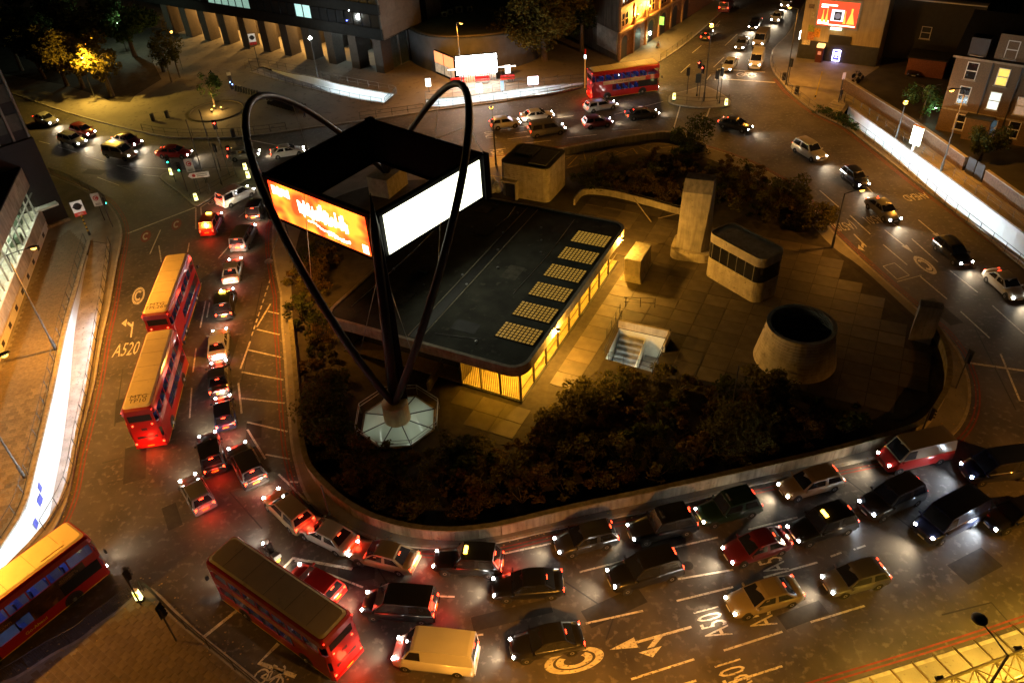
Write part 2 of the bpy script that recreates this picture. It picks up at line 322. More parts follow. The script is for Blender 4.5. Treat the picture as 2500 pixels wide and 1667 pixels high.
A_FLAG = mat('paving flag', (.22, .19, .15), .78, var=.25, scale=1.2, bump=.2, rnd=.22, spots=(3, .6, (.12, .1, .08)))
A_TILE = mat('old paving flag', (.14, .108, .066), .8, var=.28, scale=2.5, bump=.3, rnd=.17, spots=(5, .6, (.1, .085, .06)))
WEST_POLY = ccw(pxpath([(222, 600), (205, 655), (180, 720), (155, 800), (118, 974), (80, 1131), (50, 1240), (-20, 1345)], 3)+[G2((-220, 1345)), G2((-120, 1100)), G2((2, 900)), G2((40, 795)), G2((116, 596)), G2((178, 557))])
pave(west, WEST_POLY, [], math.radians(14), .46, .46, .128, 'paver', A_BLOCK, 300, keep=on_screen)
pave(swp, ccw(offset(KSW, -.3 if inside(offset(KSW, -.3)[20], KSW+[G2((300, 2300)), G2((-400, 2000))]) else .3)+[G2((300, 2200)), G2((-300, 1950))]), [], math.radians(-38), .62, .42, .128, 'flag', A_TILE, 300, keep=on_screen)
# ---- sunken ramps with strip lighting
A_RWALL = mat('white enamel panel', (.78, .80, .80), .35, var=.05, scale=1)
A_RFLOOR = mat('ramp floor', (.24, .22, .22), .8, var=.3, scale=.9, spots=(5, .58, (.12, .11, .1)))
E_TUBE = glow('fluorescent tube', (.80, .95, 1.), 130)
def ramp(label, L, Rr, zs, es=1., steps=False, panel=1.2, lit=(0, 1)):
    n = 25; L = resample(L, n); Rr = resample(Rr, n)
    c = Vector(((L[0][0]+Rr[0][0])/2, (L[0][1]+Rr[0][1])/2, 0)); t = thing('subway_ramp', label, 'ramp', c)
    z = []
    for i in range(n):
        s = i/(n-1)*(len(zs)-1); k = min(int(s), len(zs)-2); z.append(zs[k]+(zs[k+1]-zs[k])*(s-k))
    fl = MB(); fl.v = [(p[0], p[1], z[i]) for i, p in enumerate(L)]+[(p[0], p[1], z[i]) for i, p in enumerate(Rr)]; fl.f = [(i, n+i, n+i+1, i+1) for i in range(n-1)]; fl.m = [0]*(n-1)
    if fl.f and area2([fl.v[k] for k in fl.f[0]]) < 0: fl.f = [q[::-1] for q in fl.f]
    piece('ramp_floor', fl, A_RFLOOR, t)
    nr = MB()
    for i in range(n-1):
        a, b = Rr[i], Rr[i+1]; nr.add([(a[0], a[1], z[i]-.1), (b[0], b[1], z[i+1]-.1), (b[0], b[1], .12), (a[0], a[1], .12)], [(0, 1, 2, 3)])
    piece('retaining_wall', nr, A_RWALL, t)
    for i in range(n-1):                                             # the far side is clad in tall panels
        a, b = Vector(L[i]), Vector(L[i+1]); m = max(1, round((b-a).length/panel))
        for k in range(m):
            p = a.lerp(b, k/m); q = a.lerp(b, (k+1)/m-.012); za = z[i]+(z[i+1]-z[i])*k/m; zb = z[i]+(z[i+1]-z[i])*(k+1)/m
            if min(za, zb) > -.25: continue
            pb = MB(); nrm = (q-p); nrm = Vector((-nrm.y, nrm.x)).normalized()*.03
            if (Vector(Rr[i])-a).dot(nrm) > 0: nrm = -nrm
            pb.add([(p.x, p.y, za-.1), (q.x, q.y, zb-.1), (q.x, q.y, .1), (p.x, p.y, .1), (p.x+nrm.x, p.y+nrm.y, za-.1), (q.x+nrm.x, q.y+nrm.y, zb-.1), (q.x+nrm.x, q.y+nrm.y, .1), (p.x+nrm.x, p.y+nrm.y, .1)],
                   [(0, 1, 2, 3), (7, 6, 5, 4), (0, 4, 5, 1), (3, 2, 6, 7), (0, 3, 7, 4), (1, 5, 6, 2)])
            piece('wall_panel', pb, A_RWALL, t)
    if abs(z[-1]) > .5:
        e = MB(); a, b = L[-1], Rr[-1]; e.add([(a[0], a[1], z[-1]-.1), (b[0], b[1], z[-1]-.1), (b[0], b[1], .12), (a[0], a[1], .12)], [(0, 1, 2, 3)]); piece('end_wall', e, A_RWALL, t)
    for nm, P in (('coping', L), ('coping', Rr)):
        cb = MB(); d = -.14 if P is L else .14
        ctr = offset(P, d)
        if (Vector(ctr[n//2])-Vector(L[n//2] if P is L else Rr[n//2])).dot(Vector(Rr[n//2])-Vector(L[n//2]))*(1 if P is L else -1) > 0: ctr = offset(P, -d)
        cb.wall(ctr, .3, .05, .2); piece(nm, cb, A_CONC, t)
    for i in range(int(lit[0]*(n-1)), int(lit[1]*(n-1))):            # lamps on the near wall, under its coping
        if z[i] > -1.0: continue
        a, b = Vector(Rr[i]), Vector(Rr[i+1]); inn = (Vector(L[i])-a).normalized()*.1
        lb = MB(); lb.bar((a.x+inn.x, a.y+inn.y, -.35), (b.x+inn.x, b.y+inn.y, -.35), .09, .07); piece('strip_light', lb, E_TUBE, t)
    return t
ramp('long curving ramp with white lit wall between the west pavement and the road', RA_L, RA_R, [0, -.5, -1.3, -2.4, -3.0, -3.2, -3.2])
ramp('short ramp with glowing white end wall sunk in the plaza before the pillars', RB_L, RB_R, [0, -.7, -1.6, -2.6, -3.0], lit=(.5, 1))
ramp('bright white ramp along the kerb below the glaring advertisement panel', RC_L, RC_R, [-.1, -1.4, -2.4, -3., -3.], lit=(.15, 1))
ramp('straight brilliantly lit ramp beside the brick boundary wall on the east side', RD_L, RD_R, [-1.0, -2.6, -3.2, -3.2, -2.6, -1.8], lit=(0.05, .8))
# ---- railings
def railing(label, path, h=1.05, step=2.0, closed=False, rails=(1.0, .5), m=None, z=.12, bal=0, group=None, r=.025):
    m = m or A_RAIL; P = [Vector((p[0], p[1])) for p in path]
    L = sum((P[i]-P[i-1]).length for i in range(1, len(P))); n = max(2, int(L/step)+1); Q = resample(path, n)
    t = thing('railing', label, 'railing', (Q[0][0], Q[0][1], z), group=group)
    pm = MB().tube([(0, 0, 0), (0, 0, h)], r*1.2, 6).mesh('post'); pm.materials.append(m)
    for q in Q: put('post', pm, m, t, loc=(q[0]-Q[0][0], q[1]-Q[0][1], 0))
    for f in rails:
        mb = MB().tube([(p.x, p.y, z+h*f) for p in P], r, 6); piece('rail', mb, m, t)
    if bal:
        bb = MB()
        for q in resample(path, int(L/bal)): bb.box((q[0], q[1], z+h*.5), (.016, .016, h*.86))
        tag(piece('balusters', bb, m, t), kind='stuff')
    return t
railing('dark railing along the building side of the long curving west ramp', offset(RA_L, -.45) if not inside(offset(RA_L, -.45)[9], HOLES[0]) else offset(RA_L, .45), step=2.0, rails=(1., .12))
railing('dark railing between the long west ramp and the double red lines', [p for p in pxpath([(271, 600), (262, 680), (248, 770), (240, 812), (220, 938), (193, 1068), (168, 1190), (112, 1296)])], rails=(1., .12))
railing('railing on the pillar side of the plaza ramp', pxpath([(610, 160), (648, 163), (710, 175), (760, 182), (831, 203), (933, 222), (966, 229), (967, 233)]))
railing('railing on the road side of the plaza ramp', pxpath([(600, 170), (701, 208), (760, 223), (867, 248), (934, 260)]), group=None)
railing('railing across the deep end of the plaza ramp', [G2((969, 231)), G2((941, 258))], bal=.12)
railing('railing on the kerb side of the bright north ramp', pxpath([(1041, 266), (1079, 267), (1157, 257), (1309, 239), (1372, 229), (1424, 216)]))
railing('railing between the bright north ramp and the red seats', pxpath([(1040, 243), (1059, 241), (1137, 235), (1223, 223), (1309, 212), (1425, 200)]))
railing('railing of the east ramp on the boundary wall side', pxpath([(2060, 252), (2076, 256), (2182, 332), (2295, 413), (2421, 506), (2504, 568), (2600, 642)]))
railing('railing of the east ramp on the road side', pxpath([(2048, 293), (2093, 324), (2174, 386), (2301, 498), (2413, 588), (2516, 672)]))
railing('kerbside guard rail on the corner before the black tower base', pxpath([(128, 430), (180, 449), (214, 467), (243, 482), (262, 497)]), bal=.14)
railing('guard rail at the back edge of the road before the long plaza', pxpath([(350, 322), (421, 334), (533, 335), (622, 329), (700, 319)]))
railing('guard rail on the plaza kerb behind the billboard frame', pxpath([(880, 294), (979, 281), (1035, 273)]))
railing('guard rail on the corner pavement alongside the near bus', pxpath([(-40, 1690), (48, 1644), (123, 1597), (194, 1558), (233, 1527), (281, 1493), (314, 1466), (352, 1444)]), bal=.13)
railing('guard rail on the corner pavement facing the crossing traffic', pxpath([(352, 1442), (372, 1452), (430, 1512), (490, 1565), (580, 1640), (640, 1690)]), bal=.13)
railing('guard rail along the kerb before the pub door', pxpath([(1612, 150), (1640, 132), (1688, 96)]), bal=.3)
railing('guard rail round the kerb below the cream wall', pxpath([(1882, 140), (1889, 178), (1907, 202), (1928, 226), (1990, 274), (2030, 296)]), step=2.4)
railing('small guard rail on the traffic island by the signals and lamp post', pxpath([(1640, 252), (1700, 259), (1765, 256), (1778, 250)]))
railing('small guard rail on the traffic island with the direction sign', pxpath([(470, 496), (505, 478), (545, 455), (580, 437)]))
# ---- painted markings
Z1 = .004
def stroke(name, pts, w, m=None, n=1, par=None):
    P = [G2(p) for p in pts]; P = smooth(P, n) if n > 1 else P
    mb = MB().ribbon(P, w, Z1); return put(name, mb, m or A_PAINT, par or ground)
for a, b in (  # lane dashes and lines, as seen
    ((392, 561), (366, 620)), ((388, 600), (394, 640)), ((462, 593), (458, 616)), ((492, 690), (478, 735)), ((502, 735), (489, 800)), ((479, 850), (471, 908)), ((468, 947), (463, 1020)), ((583, 530), (615, 505)), ((534, 630), (560, 600)), ((455, 632), (448, 655)),
    ((512, 738), (505, 775)), ((1220, 1353), (1345, 1326)), ((1415, 1396), (1551, 1361)), ((1618, 1342), (1753, 1311)), ((1827, 1292), (1947, 1262)), ((1655, 1413), (1790, 1390)), ((1864, 1409), (1996, 1372)), ((1200, 1440), (1340, 1411)), ((1430, 1521), (1570, 1490)), ((1652, 1466), (1790, 1432)), ((1979, 1518), (2111, 1478)), ((1767, 1587), (1910, 1541)), ((1541, 1657), (1695, 1608)), ((2028, 1358), (2054, 1348)), ((2084, 1341), (2113, 1331)),
    ((950, 1450), (1110, 1456)), ((720, 1368), (886, 1433)), ((1050, 1560), (1180, 1548)),
    ((1600, 1690), (1700, 1660)), ((1778, 1667), (1910, 1625)), ((2001, 465), (2047, 505)), ((2075, 526), (2125, 572)), ((2156, 597), (2215, 647)), ((2247, 675), (2312, 730)), ((2345, 760), (2416, 825)), ((2140, 517), (2197, 557)), ((2226, 583), (2290, 640)), ((2320, 661), (2387, 714)), ((2423, 746), (2500, 815)), ((2090, 430), (2130, 470)), ((1860, 470), (1830, 440)),
    ((1245, 314), (1300, 306)), ((1273, 351), (1345, 343)), ((1384, 337), (1457, 329)), ((1258, 325), (1290, 321)), ((1220, 318), (1262, 313)), ((1493, 321), (1568, 316)), ((1320, 293), (1400, 283)), ((1215, 365), (1234, 363)),
    ((95, 345), (122, 352)), ((142, 359), (188, 373)), ((208, 381), (257, 396)), ((238, 433), (291, 453)), ((1740, 70), (1758, 52)), ((1690, 130), (1712, 112)), ((1662, 178), (1685, 157)), ((1742, 165), (1768, 140)), ((1725, 196), (1735, 183)), ((1770, 112), (1800, 84))):
    stroke('lane_dash', (a, b), .13)
stroke('stop_line', ((312, 570), (478, 506)), .25); stroke('box_edge', ((478, 508), (478, 560)), .16); stroke('box_edge', ((492, 525), (490, 506), (540, 474)), .16)
stroke('stop_line', ((1752, 169), (1868, 177)), .3); stroke('stop_line', ((1762, 193), (1893, 202)), .3); stroke('box_edge', ((1752, 169), (1746, 196)), .16)
stroke('stop_line', ((2368, 886), (2500, 905)), .25); stroke('lane_line', ((2443, 864), (2470, 930), (2490, 978), (2520, 981)), .16)
stroke('stop_line', ((490, 1560), (640, 1440), (715, 1362), (860, 1388)), .22); stroke('stop_line', ((722, 1650), (633, 1617), (680, 1570)), .28)
stroke('lane_line', ((1665, 244), (1640, 330)), .16); stroke('lane_line', ((1734, 262), (1720, 300)), .2); stroke('lane_line', ((1500, 280), (1620, 248)), .14)
stroke('lane_line', ((285, 404), (335, 420)), .12); stroke('lane_line', ((285, 404), (410, 413)), .12); stroke('lane_line', ((350, 427), (400, 432)), .12)
for a, b in (((661, 741), (627, 798)), ((654, 760), (681, 766)), ((627, 804), (683, 817)), ((606, 854), (686, 872)), ((590, 908), (692, 927)), ((589, 972), (695, 984)), ((603, 1030), (702, 1053)), ((648, 1109), (708, 1120)), ((611, 833), (587, 900)), ((582, 935), (590, 1009)), ((604, 1048), (648, 1120)), ((680, 1157), (757, 1231)), ((707, 1175), (728, 1177))):
    stroke('hatch_line', (a, b), .16)
for k in range(9):
    a = (660-5.3*k, 682+16*k); stroke('give_way_dash', (a, (a[0]-3.2, a[1]+9.5)), .13)
for a, b in (((700, 690), (735, 610)), ((735, 610), (700, 640)), ((700, 690), (760, 640)), ((695, 700), (700, 620)), ((700, 620), (770, 600)), ((770, 600), (735, 700))):
    stroke('hatch_line', (a, b), .14, A_YELL)
for nm, P in (('red_line', KW), ('red_line', KI), ('red_line', KS), ('red_line', KE[18:])):
    closed = P is KI
    for k in (.38, .66):
        Q = offset(P, -k, closed)
        inner = {id(KW): west, id(KI): isl, id(KS): south}.get(id(P), east)
        body = KI if closed else None
        Q2 = offset(P, k, closed)
        if closed: Q = Q if not inside(Q[5], KI) else Q2
        elif P is KW: Q = Q if not inside(Q[40], KW+[(-90, 15), (-160, 15), (-160, 100)]) else Q2
        elif P is KS: Q = Q if not inside(Q[5], KS+[G2((2900, 1800)), G2((2200, 2300)), G2((1500, 2200))]) else Q2
        else: Q = Q if not inside(Q[5], [(59+far.x*160, 154+far.y*160)]+KE+[(140, 40), (260, 60), (260, 290)]) else Q2
        put(nm, MB().ribbon(Q+([Q[0]] if closed else []), .11, Z1), A_REDL, ground)
def road_text(body, px, up, size, sx=1., sy=1., m=None, z=2*Z1, name='road_lettering'):
    c = G(*px); u = G(*up)-c; a = math.atan2(u.y, u.x)-math.pi/2; me = text_mesh(body, size)
    o = put(name, me, m or A_PAINT, ground, loc=(c.x, c.y, z), rot=(0, 0, a)); o.scale = (sx, sy, 1); return o
def ring_mb(r0, r1, n=28):
    mb = MB()
    for k in range(n):
        a = 2*math.pi*k/n; mb.v += [(r0*math.cos(a), r0*math.sin(a), 0), (r1*math.cos(a), r1*math.sin(a), 0)]
        j = (k+1) % n; mb.f.append((2*k, 2*k+1, 2*j+1, 2*j)); mb.m.append(0)
    return mb
def roundel(px, up, r, stretch, mdisc, mring, mletter, letter=True):
    c = G(*px); u = G(*up)-c; a = math.atan2(u.y, u.x)-math.pi/2
    o = put('charge_roundel', ring_mb(.72, 1.) if mring else MB().add([(math.cos(k*.2244), math.sin(k*.2244), 0) for k in range(28)], [tuple(range(28))]), mring or mdisc, ground, loc=(c.x, c.y, Z1), rot=(0, 0, a)); o.scale = (r, r*stretch, 1)
    q = MB()                                                         # the letter C as an open ring
    for k in range(23):
        b = math.radians(45+270*k/22); q.v += [(.36*math.cos(b), .36*math.sin(b), 0), (.62*math.cos(b), .62*math.sin(b), 0)]
        if k: q.f.append((2*k-2, 2*k-1, 2*k+1, 2*k)); q.m.append(0)
    l = put('charge_letter', q, mletter, ground, loc=(c.x, c.y, 2.2*Z1), rot=(0, 0, a)); l.scale = (r, r*stretch, 1)
UPW = (20, -70)
def up_of(p, d): return (p[0]+d[0], p[1]+d[1])
for p in ((356, 577), (431, 548)): roundel(p, up_of(p, (10, -60)), .55, 2.5, A_REDL, None, A_PAINT)
def solid_roundel(p, d, r, st):
    roundel(p, up_of(p, d), r, st, A_PAINT, A_PAINT, A_PAINT)
solid_roundel((338, 722), (10, -60), .6, 2.7); solid_roundel((2258, 647), (60, 55), .65, 2.6); solid_roundel((1402, 1611), (-100, 25), .75, 2.4)
def arrow(px, d, kind, s=1.):
    c = G(*px); u = G(px[0]+d[0], px[1]+d[1])-c; a = math.atan2(u.y, u.x)-math.pi/2; q = MB()
    if kind in ('up', 'both'): q.add([(-.12, -2.4, 0), (.12, -2.4, 0), (.12, 1., 0), (-.12, 1., 0), (-.5, 1., 0), (.5, 1., 0), (0, 2.6, 0)], [(0, 1, 2, 3), (4, 5, 6)])
    if kind in ('left', 'both'): q.add([(-.12, -.6, 0), (-.12, -.1, 0), (-.8, .55, 0), (-.8, .1, 0), (-.95, 1.1, 0), (-.95, -.3, 0), (-1.7, .45, 0)], [(0, 1, 2, 3), (4, 6, 5)])
    if kind == 'left': q.add([(-.12, -2.4, 0), (.12, -2.4, 0), (.12, .3, 0), (-.12, .3, 0)], [(0, 1, 2, 3)])
    if kind == 'right': q.add([(-.12, -2.4, 0), (.12, -2.4, 0), (.12, .3, 0), (-.12, .3, 0), (.12, -.6, 0), (.75, .1, 0), (.75, .55, 0), (.12, -.1, 0), (.9, 1.1, 0), (.9, -.3, 0), (1.6, .45, 0)], [(0, 1, 2, 3), (4, 5, 6, 7), (9, 10, 8)])
    o = put('lane_arrow', q, A_PAINT, ground, loc=(c.x, c.y, Z1), rot=(0, 0, a)); o.scale = (s*.62, s*.95, 1)
arrow((324, 790), (8, -60), 'left', 1.); arrow((2112, 599), (60, 60), 'right', 1.); arrow((2193, 588), (60, 48), 'up', 1.); arrow((1593, 1556), (-100, 28), 'both', 1.1); arrow((2270, 560), (60, 50), 'up', .9); arrow((1272, 336), (80, -10), 'up', .8); arrow((1290, 362), (80, -10), 'up', .8)
road_text('A5201', (316, 853), (334, 800), 1.5, .70, 1.9); road_text('(A520)', (2060, 552), (2120, 610), 1.4, .62, 1.7); road_text('A501', (2130, 536), (2190, 590), 1.4, .62, 1.7)
road_text('A501', (1742, 1516), (1640, 1543), 1.4, .72, 1.7); road_text('A501', (1850, 1492), (1750, 1520), 1.4, .72, 1.7); road_text('A501', (1798, 1650), (1700, 1680), 1.4, .75, 1.7); road_text('A501', (1212, 373), (1290, 364), 1.4, .7, 1.7); road_text('A501', (1880, 1362), (1780, 1390), 1.4, .72, 1.7)
road_text('BUS', (1745, 63), (1775, 30), 1.3, .7, 1.6); road_text('STOP', (1732, 84), (1762, 50), 1.3, .7, 1.6); road_text('AHEAD', (2235, 480), (2290, 522), 1.3, .65, 1.6); road_text('20', (690, 1455), (640, 1425), 1.6, .8, 1.7); road_text('ONLY', (1195, 330), (1270, 320), 1.3, .7, 1.6)
def cycle_mark(px, up, s):
    c = G(*px); u = G(*up)-c; a = math.atan2(u.y, u.x)-math.pi/2; q = MB()
    for x in (-.55, .55): r = ring_mb(.32, .42, 16); q.add([(v[0]+x, v[1], 0) for v in r.v], r.f)
    for p, t in (((-.55, 0), (-.1, .55)), ((-.1, .55), (.45, .55)), ((.45, .55), (0, 0)), ((0, 0), (-.2, .6)), ((0, 0), (-.55, 0)), ((.55, 0), (.42, .8)), ((.42, .8), (.25, .85)), ((-.35, .68), (-.05, .68))):
        q.ribbon([p, t], .1, 0)
    o = put('cycle_symbol', q, A_PAINT, ground, loc=(c.x, c.y, Z1), rot=(0, 0, a)); o.scale = (s, s*1.3, 1)
cycle_mark((1822, 184), (1825, 178), 1.5); cycle_mark((527, 493), (535, 470), 1.0); cycle_mark((655, 1660), (670, 1640), 1.)
q = MB()
for a, b in (((2156, 650), (2184, 642)), ((2184, 642), (2220, 672)), ((2220, 672), (2190, 682)), ((2190, 682), (2156, 650)), ((2190, 688), (2250, 672))): q.ribbon([G2(a), G2(b)], .08, Z1)
put('detector_loop_mark', q, A_PAINT, ground)
E_ = None
# ------------------------------------------------------------------ central island
U = Vector((.882, -.471)); V = Vector((.471, .882))
def UV(u, v, z=None):
    p = U*u+V*v
    return (p.x, p.y) if z is None else (p.x, p.y, z)
WALLP = pxpath([(716, 805), (724, 884), (730, 954), (736, 1024), (744, 1095), (757, 1151), (780, 1184), (808, 1212), (838, 1239), (881, 1267), (937, 1292), (1021, 1312), (1105, 1318), (1175, 1312), (1240, 1301), (1396, 1263), (1565, 1227), (1800, 1175), (2008, 1127), (2127, 1095), (2217, 1068), (2255, 1045), (2282, 1008), (2303, 967), (2309, 919), (2302, 874), (2284, 833), (2268, 808)])
t = thing('island_wall', 'low pale concrete parapet curving round the south of the island', 'wall', (WALLP[0][0], WALLP[0][1], .12))
n_w = int(sum((Vector(WALLP[i])-Vector(WALLP[i-1])).length for i in range(1, len(WALLP)))/1.5); WP = resample(WALLP, n_w)
for i in range(n_w-1):                                               # cast panels, one by one
    a, b = Vector(WP[i]), Vector(WP[i+1]); d = (b-a).normalized()*.012
    piece('wall_panel', MB().bar((a.x+d.x, a.y+d.y, .55), (b.x-d.x, b.y-d.y, .55), .3, 1.05), A_CONC, t)
piece('coping', MB().wall(WALLP, .40, 1.08, 1.2), mat('mossy coping', (.17, .15, .08), .9, var=.35, scale=3, bump=.4), t)
SOILP = WALLP+pxpath([(2215, 760), (2100, 655), (2032, 606), (1960, 530), (1900, 470), (1810, 425), (1727, 390), (1640, 368), (1560, 366), (1470, 378), (1384, 400), (1284, 415), (1180, 430), (1100, 440), (980, 445), (860, 470), (760, 520), (725, 600), (712, 700)])
lone('planting_bed', sheet(SOILP, ISL_HOLES, .17), A_SOIL, kind='structure')
TOPW = pxpath([(1376, 380), (1473, 361), (1571, 345), (1640, 341), (1720, 372)])
t = thing('road_wall', 'weathered low wall between the north road and the yellow hatching', 'wall', (TOPW[0][0], TOPW[0][1], .12)); piece('wall_body', MB().wall(TOPW, .4, .05, .95), A_CONC, t); piece('coping', MB().wall(TOPW, .5, .95, 1.05), A_CONC, t)
svc = lone('service_road', sheet(ccw([G2(p) for p in ((1100, 425), (1284, 402), (1380, 388), (1470, 371), (1560, 358), (1640, 356), (1720, 380), (1700, 396), (1640, 376), (1560, 380), (1470, 396), (1384, 416), (1284, 440), (1240, 470), (1120, 480))]), [], .19), A_ASPH, kind='structure')
for a, b in (((1382, 392), (1424, 372)), ((1424, 372), (1430, 396)), ((1386, 410), (1412, 383)), ((1500, 384), (1545, 366)), ((1545, 366), (1556, 380)), ((1500, 372), (1530, 382)), ((1384, 414), (1430, 400)), ((1600, 366), (1640, 362)), ((1700, 380), (1740, 372)), ((1240, 430), (1216, 450)), ((1190, 430), (1230, 438)), ((1440, 392), (1480, 372)), ((1560, 362), (1590, 376))):
    put('hatch_line', MB().ribbon([G2(a), G2(b)], .13, .196), A_YELL, svc)
PLAZA = ccw([G2(p) for p in ((1072, 960), (1085, 1050), (1150, 1090), (1290, 1090), (1390, 970), (1462, 905), (1475, 880), (1590, 925), (1640, 930), (1760, 950), (1860, 965), (2000, 985), (2100, 1010), (2200, 1030), (2262, 990), (2285, 930), (2278, 862), (2225, 790), (2110, 680), (2024, 612), (1960, 596), (1870, 566), (1768, 556), (1640, 520), (1560, 500), (1480, 476), (1420, 468), (1400, 480), (1380, 520))])
pz = lone('island_plaza', sheet(PLAZA, [STAIR], .195), mat('plaza joints', (.045, .036, .024), .9, var=.3), kind='structure')
PAV = [UV(u, v) for u, v in ((-21.9, 41.9), (-40, 41.9), (-40, 65), (-21.9, 65))]
pave(pz, PLAZA, [PAV, STAIR], math.atan2(U.y, U.x), 2.15, 1.75, .205, 'paving_slab', mat('plaza slab', (.085, .066, .042), .62, var=.3, scale=.9, bump=.2, rnd=.25, spots=(3.5, .58, (.07, .055, .035))), 320, .05, .05, 0.)
# ---- pavilion with roof lights
def rrect(u0, u1, v0, v1, r, n=6, fn=UV):
    out = []
    for cu, cv, a0 in ((u1-r, v0+r, -90), (u1-r, v1-r, 0), (u0+r, v1-r, 90), (u0+r, v0+r, 180)):
        for k in range(n+1):
            a = math.radians(a0+90*k/n); out.append(fn(cu+r*math.cos(a), cv+r*math.sin(a)))
    return out
u0, u1, v0, v1 = -40.1, -21.07, 40.87, 65.2
A_ROOF = mat('roof felt', (.040, .040, .028), .9, var=.5, scale=.55, bump=.3, bscale=20, spots=(1.6, .6, (.075, .07, .05)))
A_ROOFK = mat('dark green roof', (.03, .034, .028), .8, var=.4, scale=1.5)
A_FASC = mat('cream fascia concrete', (.38, .33, .235), .78, streak=.2, var=.2, scale=1.5, bump=.2, spots=(3.5, .6, (.24, .2, .14)))
E_WARM = glow('warm ceiling lamp', (1., .47, .03), 85)
A_PGL = glass_mat('pavilion glass', (.95, .93, .85)); A_MULL = mat('dark bronze mullion', (.05, .04, .03), .5, var=.2)
pv = thing('pavilion', 'flat roofed glass pavilion with dark felt roof and rows of square roof lights', 'building', UV(-30, 53, .2))
for k in range(5): piece('fascia_board', MB().prism(rrect(u0, u1, v0, v1, 1.5), 3.42+k*.165, 3.42+k*.165+.14), A_FASC, pv)
piece('soffit', MB().prism(rrect(u0+.05, u1-.05, v0+.05, v1-.05, 1.4), 3.36, 3.42), A_FASC, pv)
rf = piece('roof', MB().prism(rrect(u0+.28, u1-.28, v0+.28, v1-.28, 1.2), 4.1, 4.262), A_ROOF, pv)
cp_ = rrect(u0, u1, v0, v1, 1.5); piece('roof_edging', MB().wall(offset(cp_, .14, True), .3, 4.245, 4.33, 0, True), A_FASC, pv)
sub('roof_gutter', MB().obox(UV(-31.6, 41.4, 4.262), (*(U*.9), 0), (*(V*23.2), 0), (0, 0, .02)), mat('dark roof seam', (.02, .02, .017), .6, var=.3), rf)
for uu in (-31.75, -30.6): sub('roof_seam', MB().obox(UV(uu, 41.4, 4.262), (*(U*.08), 0), (*(V*23.2), 0), (0, 0, .05)), A_FASC, rf)
for k in range(14):
    a, b = R.uniform(-39, -26), R.uniform(42, 64); sub('roof_vent', MB().lathe([(.07, 0), (.07, .12), (.12, .13), (.12, .18), (.02, .2)], 8, UV(a, b, 4.26)), A_STEEL, rf)
for k, (a, b, w, l) in enumerate(((-37, 45, 2.6, 1.8), (-34.5, 58, 1.6, 3.), (-28.6, 52, 1.5, 2.2), (-27.6, 61, 2., 1.2), (-36.5, 62, 1.4, 1.4), (-29., 43.6, 2.2, 1.4))): sub('felt_patch', MB().obox(UV(a, b, 4.262), (*(U*w), 0), (*(V*l), 0), (0, 0, .012)), mat('newer felt', (.022, .022, .02), .7, var=.4) if k % 2 else mat('worn felt', (.085, .078, .055), .92, var=.4), rf)
for k, (a, b, c_, d_) in enumerate(((-38.5, 43, -38.5, 60), (-29.8, 42.5, -26, 43.2), (-33., 60., -33, 64.4), (-26.3, 50., -26.3, 64.))): sub('roof_cable', MB().tube([UV(a, b, 4.3), UV((a+c_)/2+.25, (b+d_)/2, 4.3), UV(c_, d_, 4.3)], .025, 5), A_STEEL, rf)
sub('roof_hatch', MB().obox(UV(-36, 50, 4.26), (*(U*1.0), 0), (*(V*1.0), 0), (0, 0, .22)), A_ROOFK, rf)
E_PANE = mat('lit roof light pane', (.3, .25, .12), .5, var=.3, rnd=.3, emit=(1., .52, .06), es=.3)
pm = MB().box((0, 0, 0), (.225, .225, .05)).mesh('pane'); pm.materials.append(E_PANE)
for k in range(6):
    vb = 44.0+k*3.19; fr = piece('roof_light', MB().obox(UV(-25.1, vb, 4.25), (*(U*3.45), 0), (*(V*2.15), 0), (0, 0, .09)), mat('roof light frame', (.025, .022, .015), .8, var=.3), pv)
    far_mb = MB()
    for i in range(10):
        for j in range(6):
            p = UV(-24.92+i*.345, vb+.2+j*.35, 4.345)
            if k < 5:
                o = put('pane', pm, E_PANE, fr, loc=p, rot=(0, 0, math.atan2(U.y, U.x)))
            else: far_mb.box(p, (.245, .245, .05), math.atan2(U.y, U.x))
    if k == 5: tag(sub('panes', far_mb, E_PANE, fr), kind='stuff')
gu0, gu1, gv0, gv1 = u0+1.0, u1-.75, v0+.9, v1-1.0
piece('floor', MB().prism([UV(a, b) for a, b in ((gu0, gv0), (gu1, gv0), (gu1, gv1), (gu0, gv1))], .2, .38), mat('pavilion floor', (.4, .33, .2), .5), pv)
piece('base_step', MB().prism([UV(a, b) for a, b in ((gu0-.15, gv0-.15), (gu1+.15, gv0-.15), (gu1+.15, gv1+.15), (gu0-.15, gv1+.15))], .19, .3), A_DARK, pv)
piece('inner_wall', MB().obox(UV(gu1-2.4, gv0+3, .38), (*(U*.15), 0), (*(V*(gv1-gv0-3)), 0), (0, 0, 3.)), mat('inner wall', (.6, .5, .3), .8), pv)
piece('inner_wall', MB().obox(UV(gu1-5.5, gv0+2.6, .38), (*(U*3.2), 0), (*(V*.15), 0), (0, 0, 3.)), mat('inner wall', (.6, .5, .3), .8), pv)
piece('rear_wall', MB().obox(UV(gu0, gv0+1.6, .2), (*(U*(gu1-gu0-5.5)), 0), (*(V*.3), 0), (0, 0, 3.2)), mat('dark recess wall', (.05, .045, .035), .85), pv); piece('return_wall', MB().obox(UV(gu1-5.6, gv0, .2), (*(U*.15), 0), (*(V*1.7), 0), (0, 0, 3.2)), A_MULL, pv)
piece('side_wall', MB().obox(UV(gu0, gv0, .2), (*(U*.3), 0), (*(V*(gv1-gv0)), 0), (0, 0, 3.2)), A_CONC, pv)
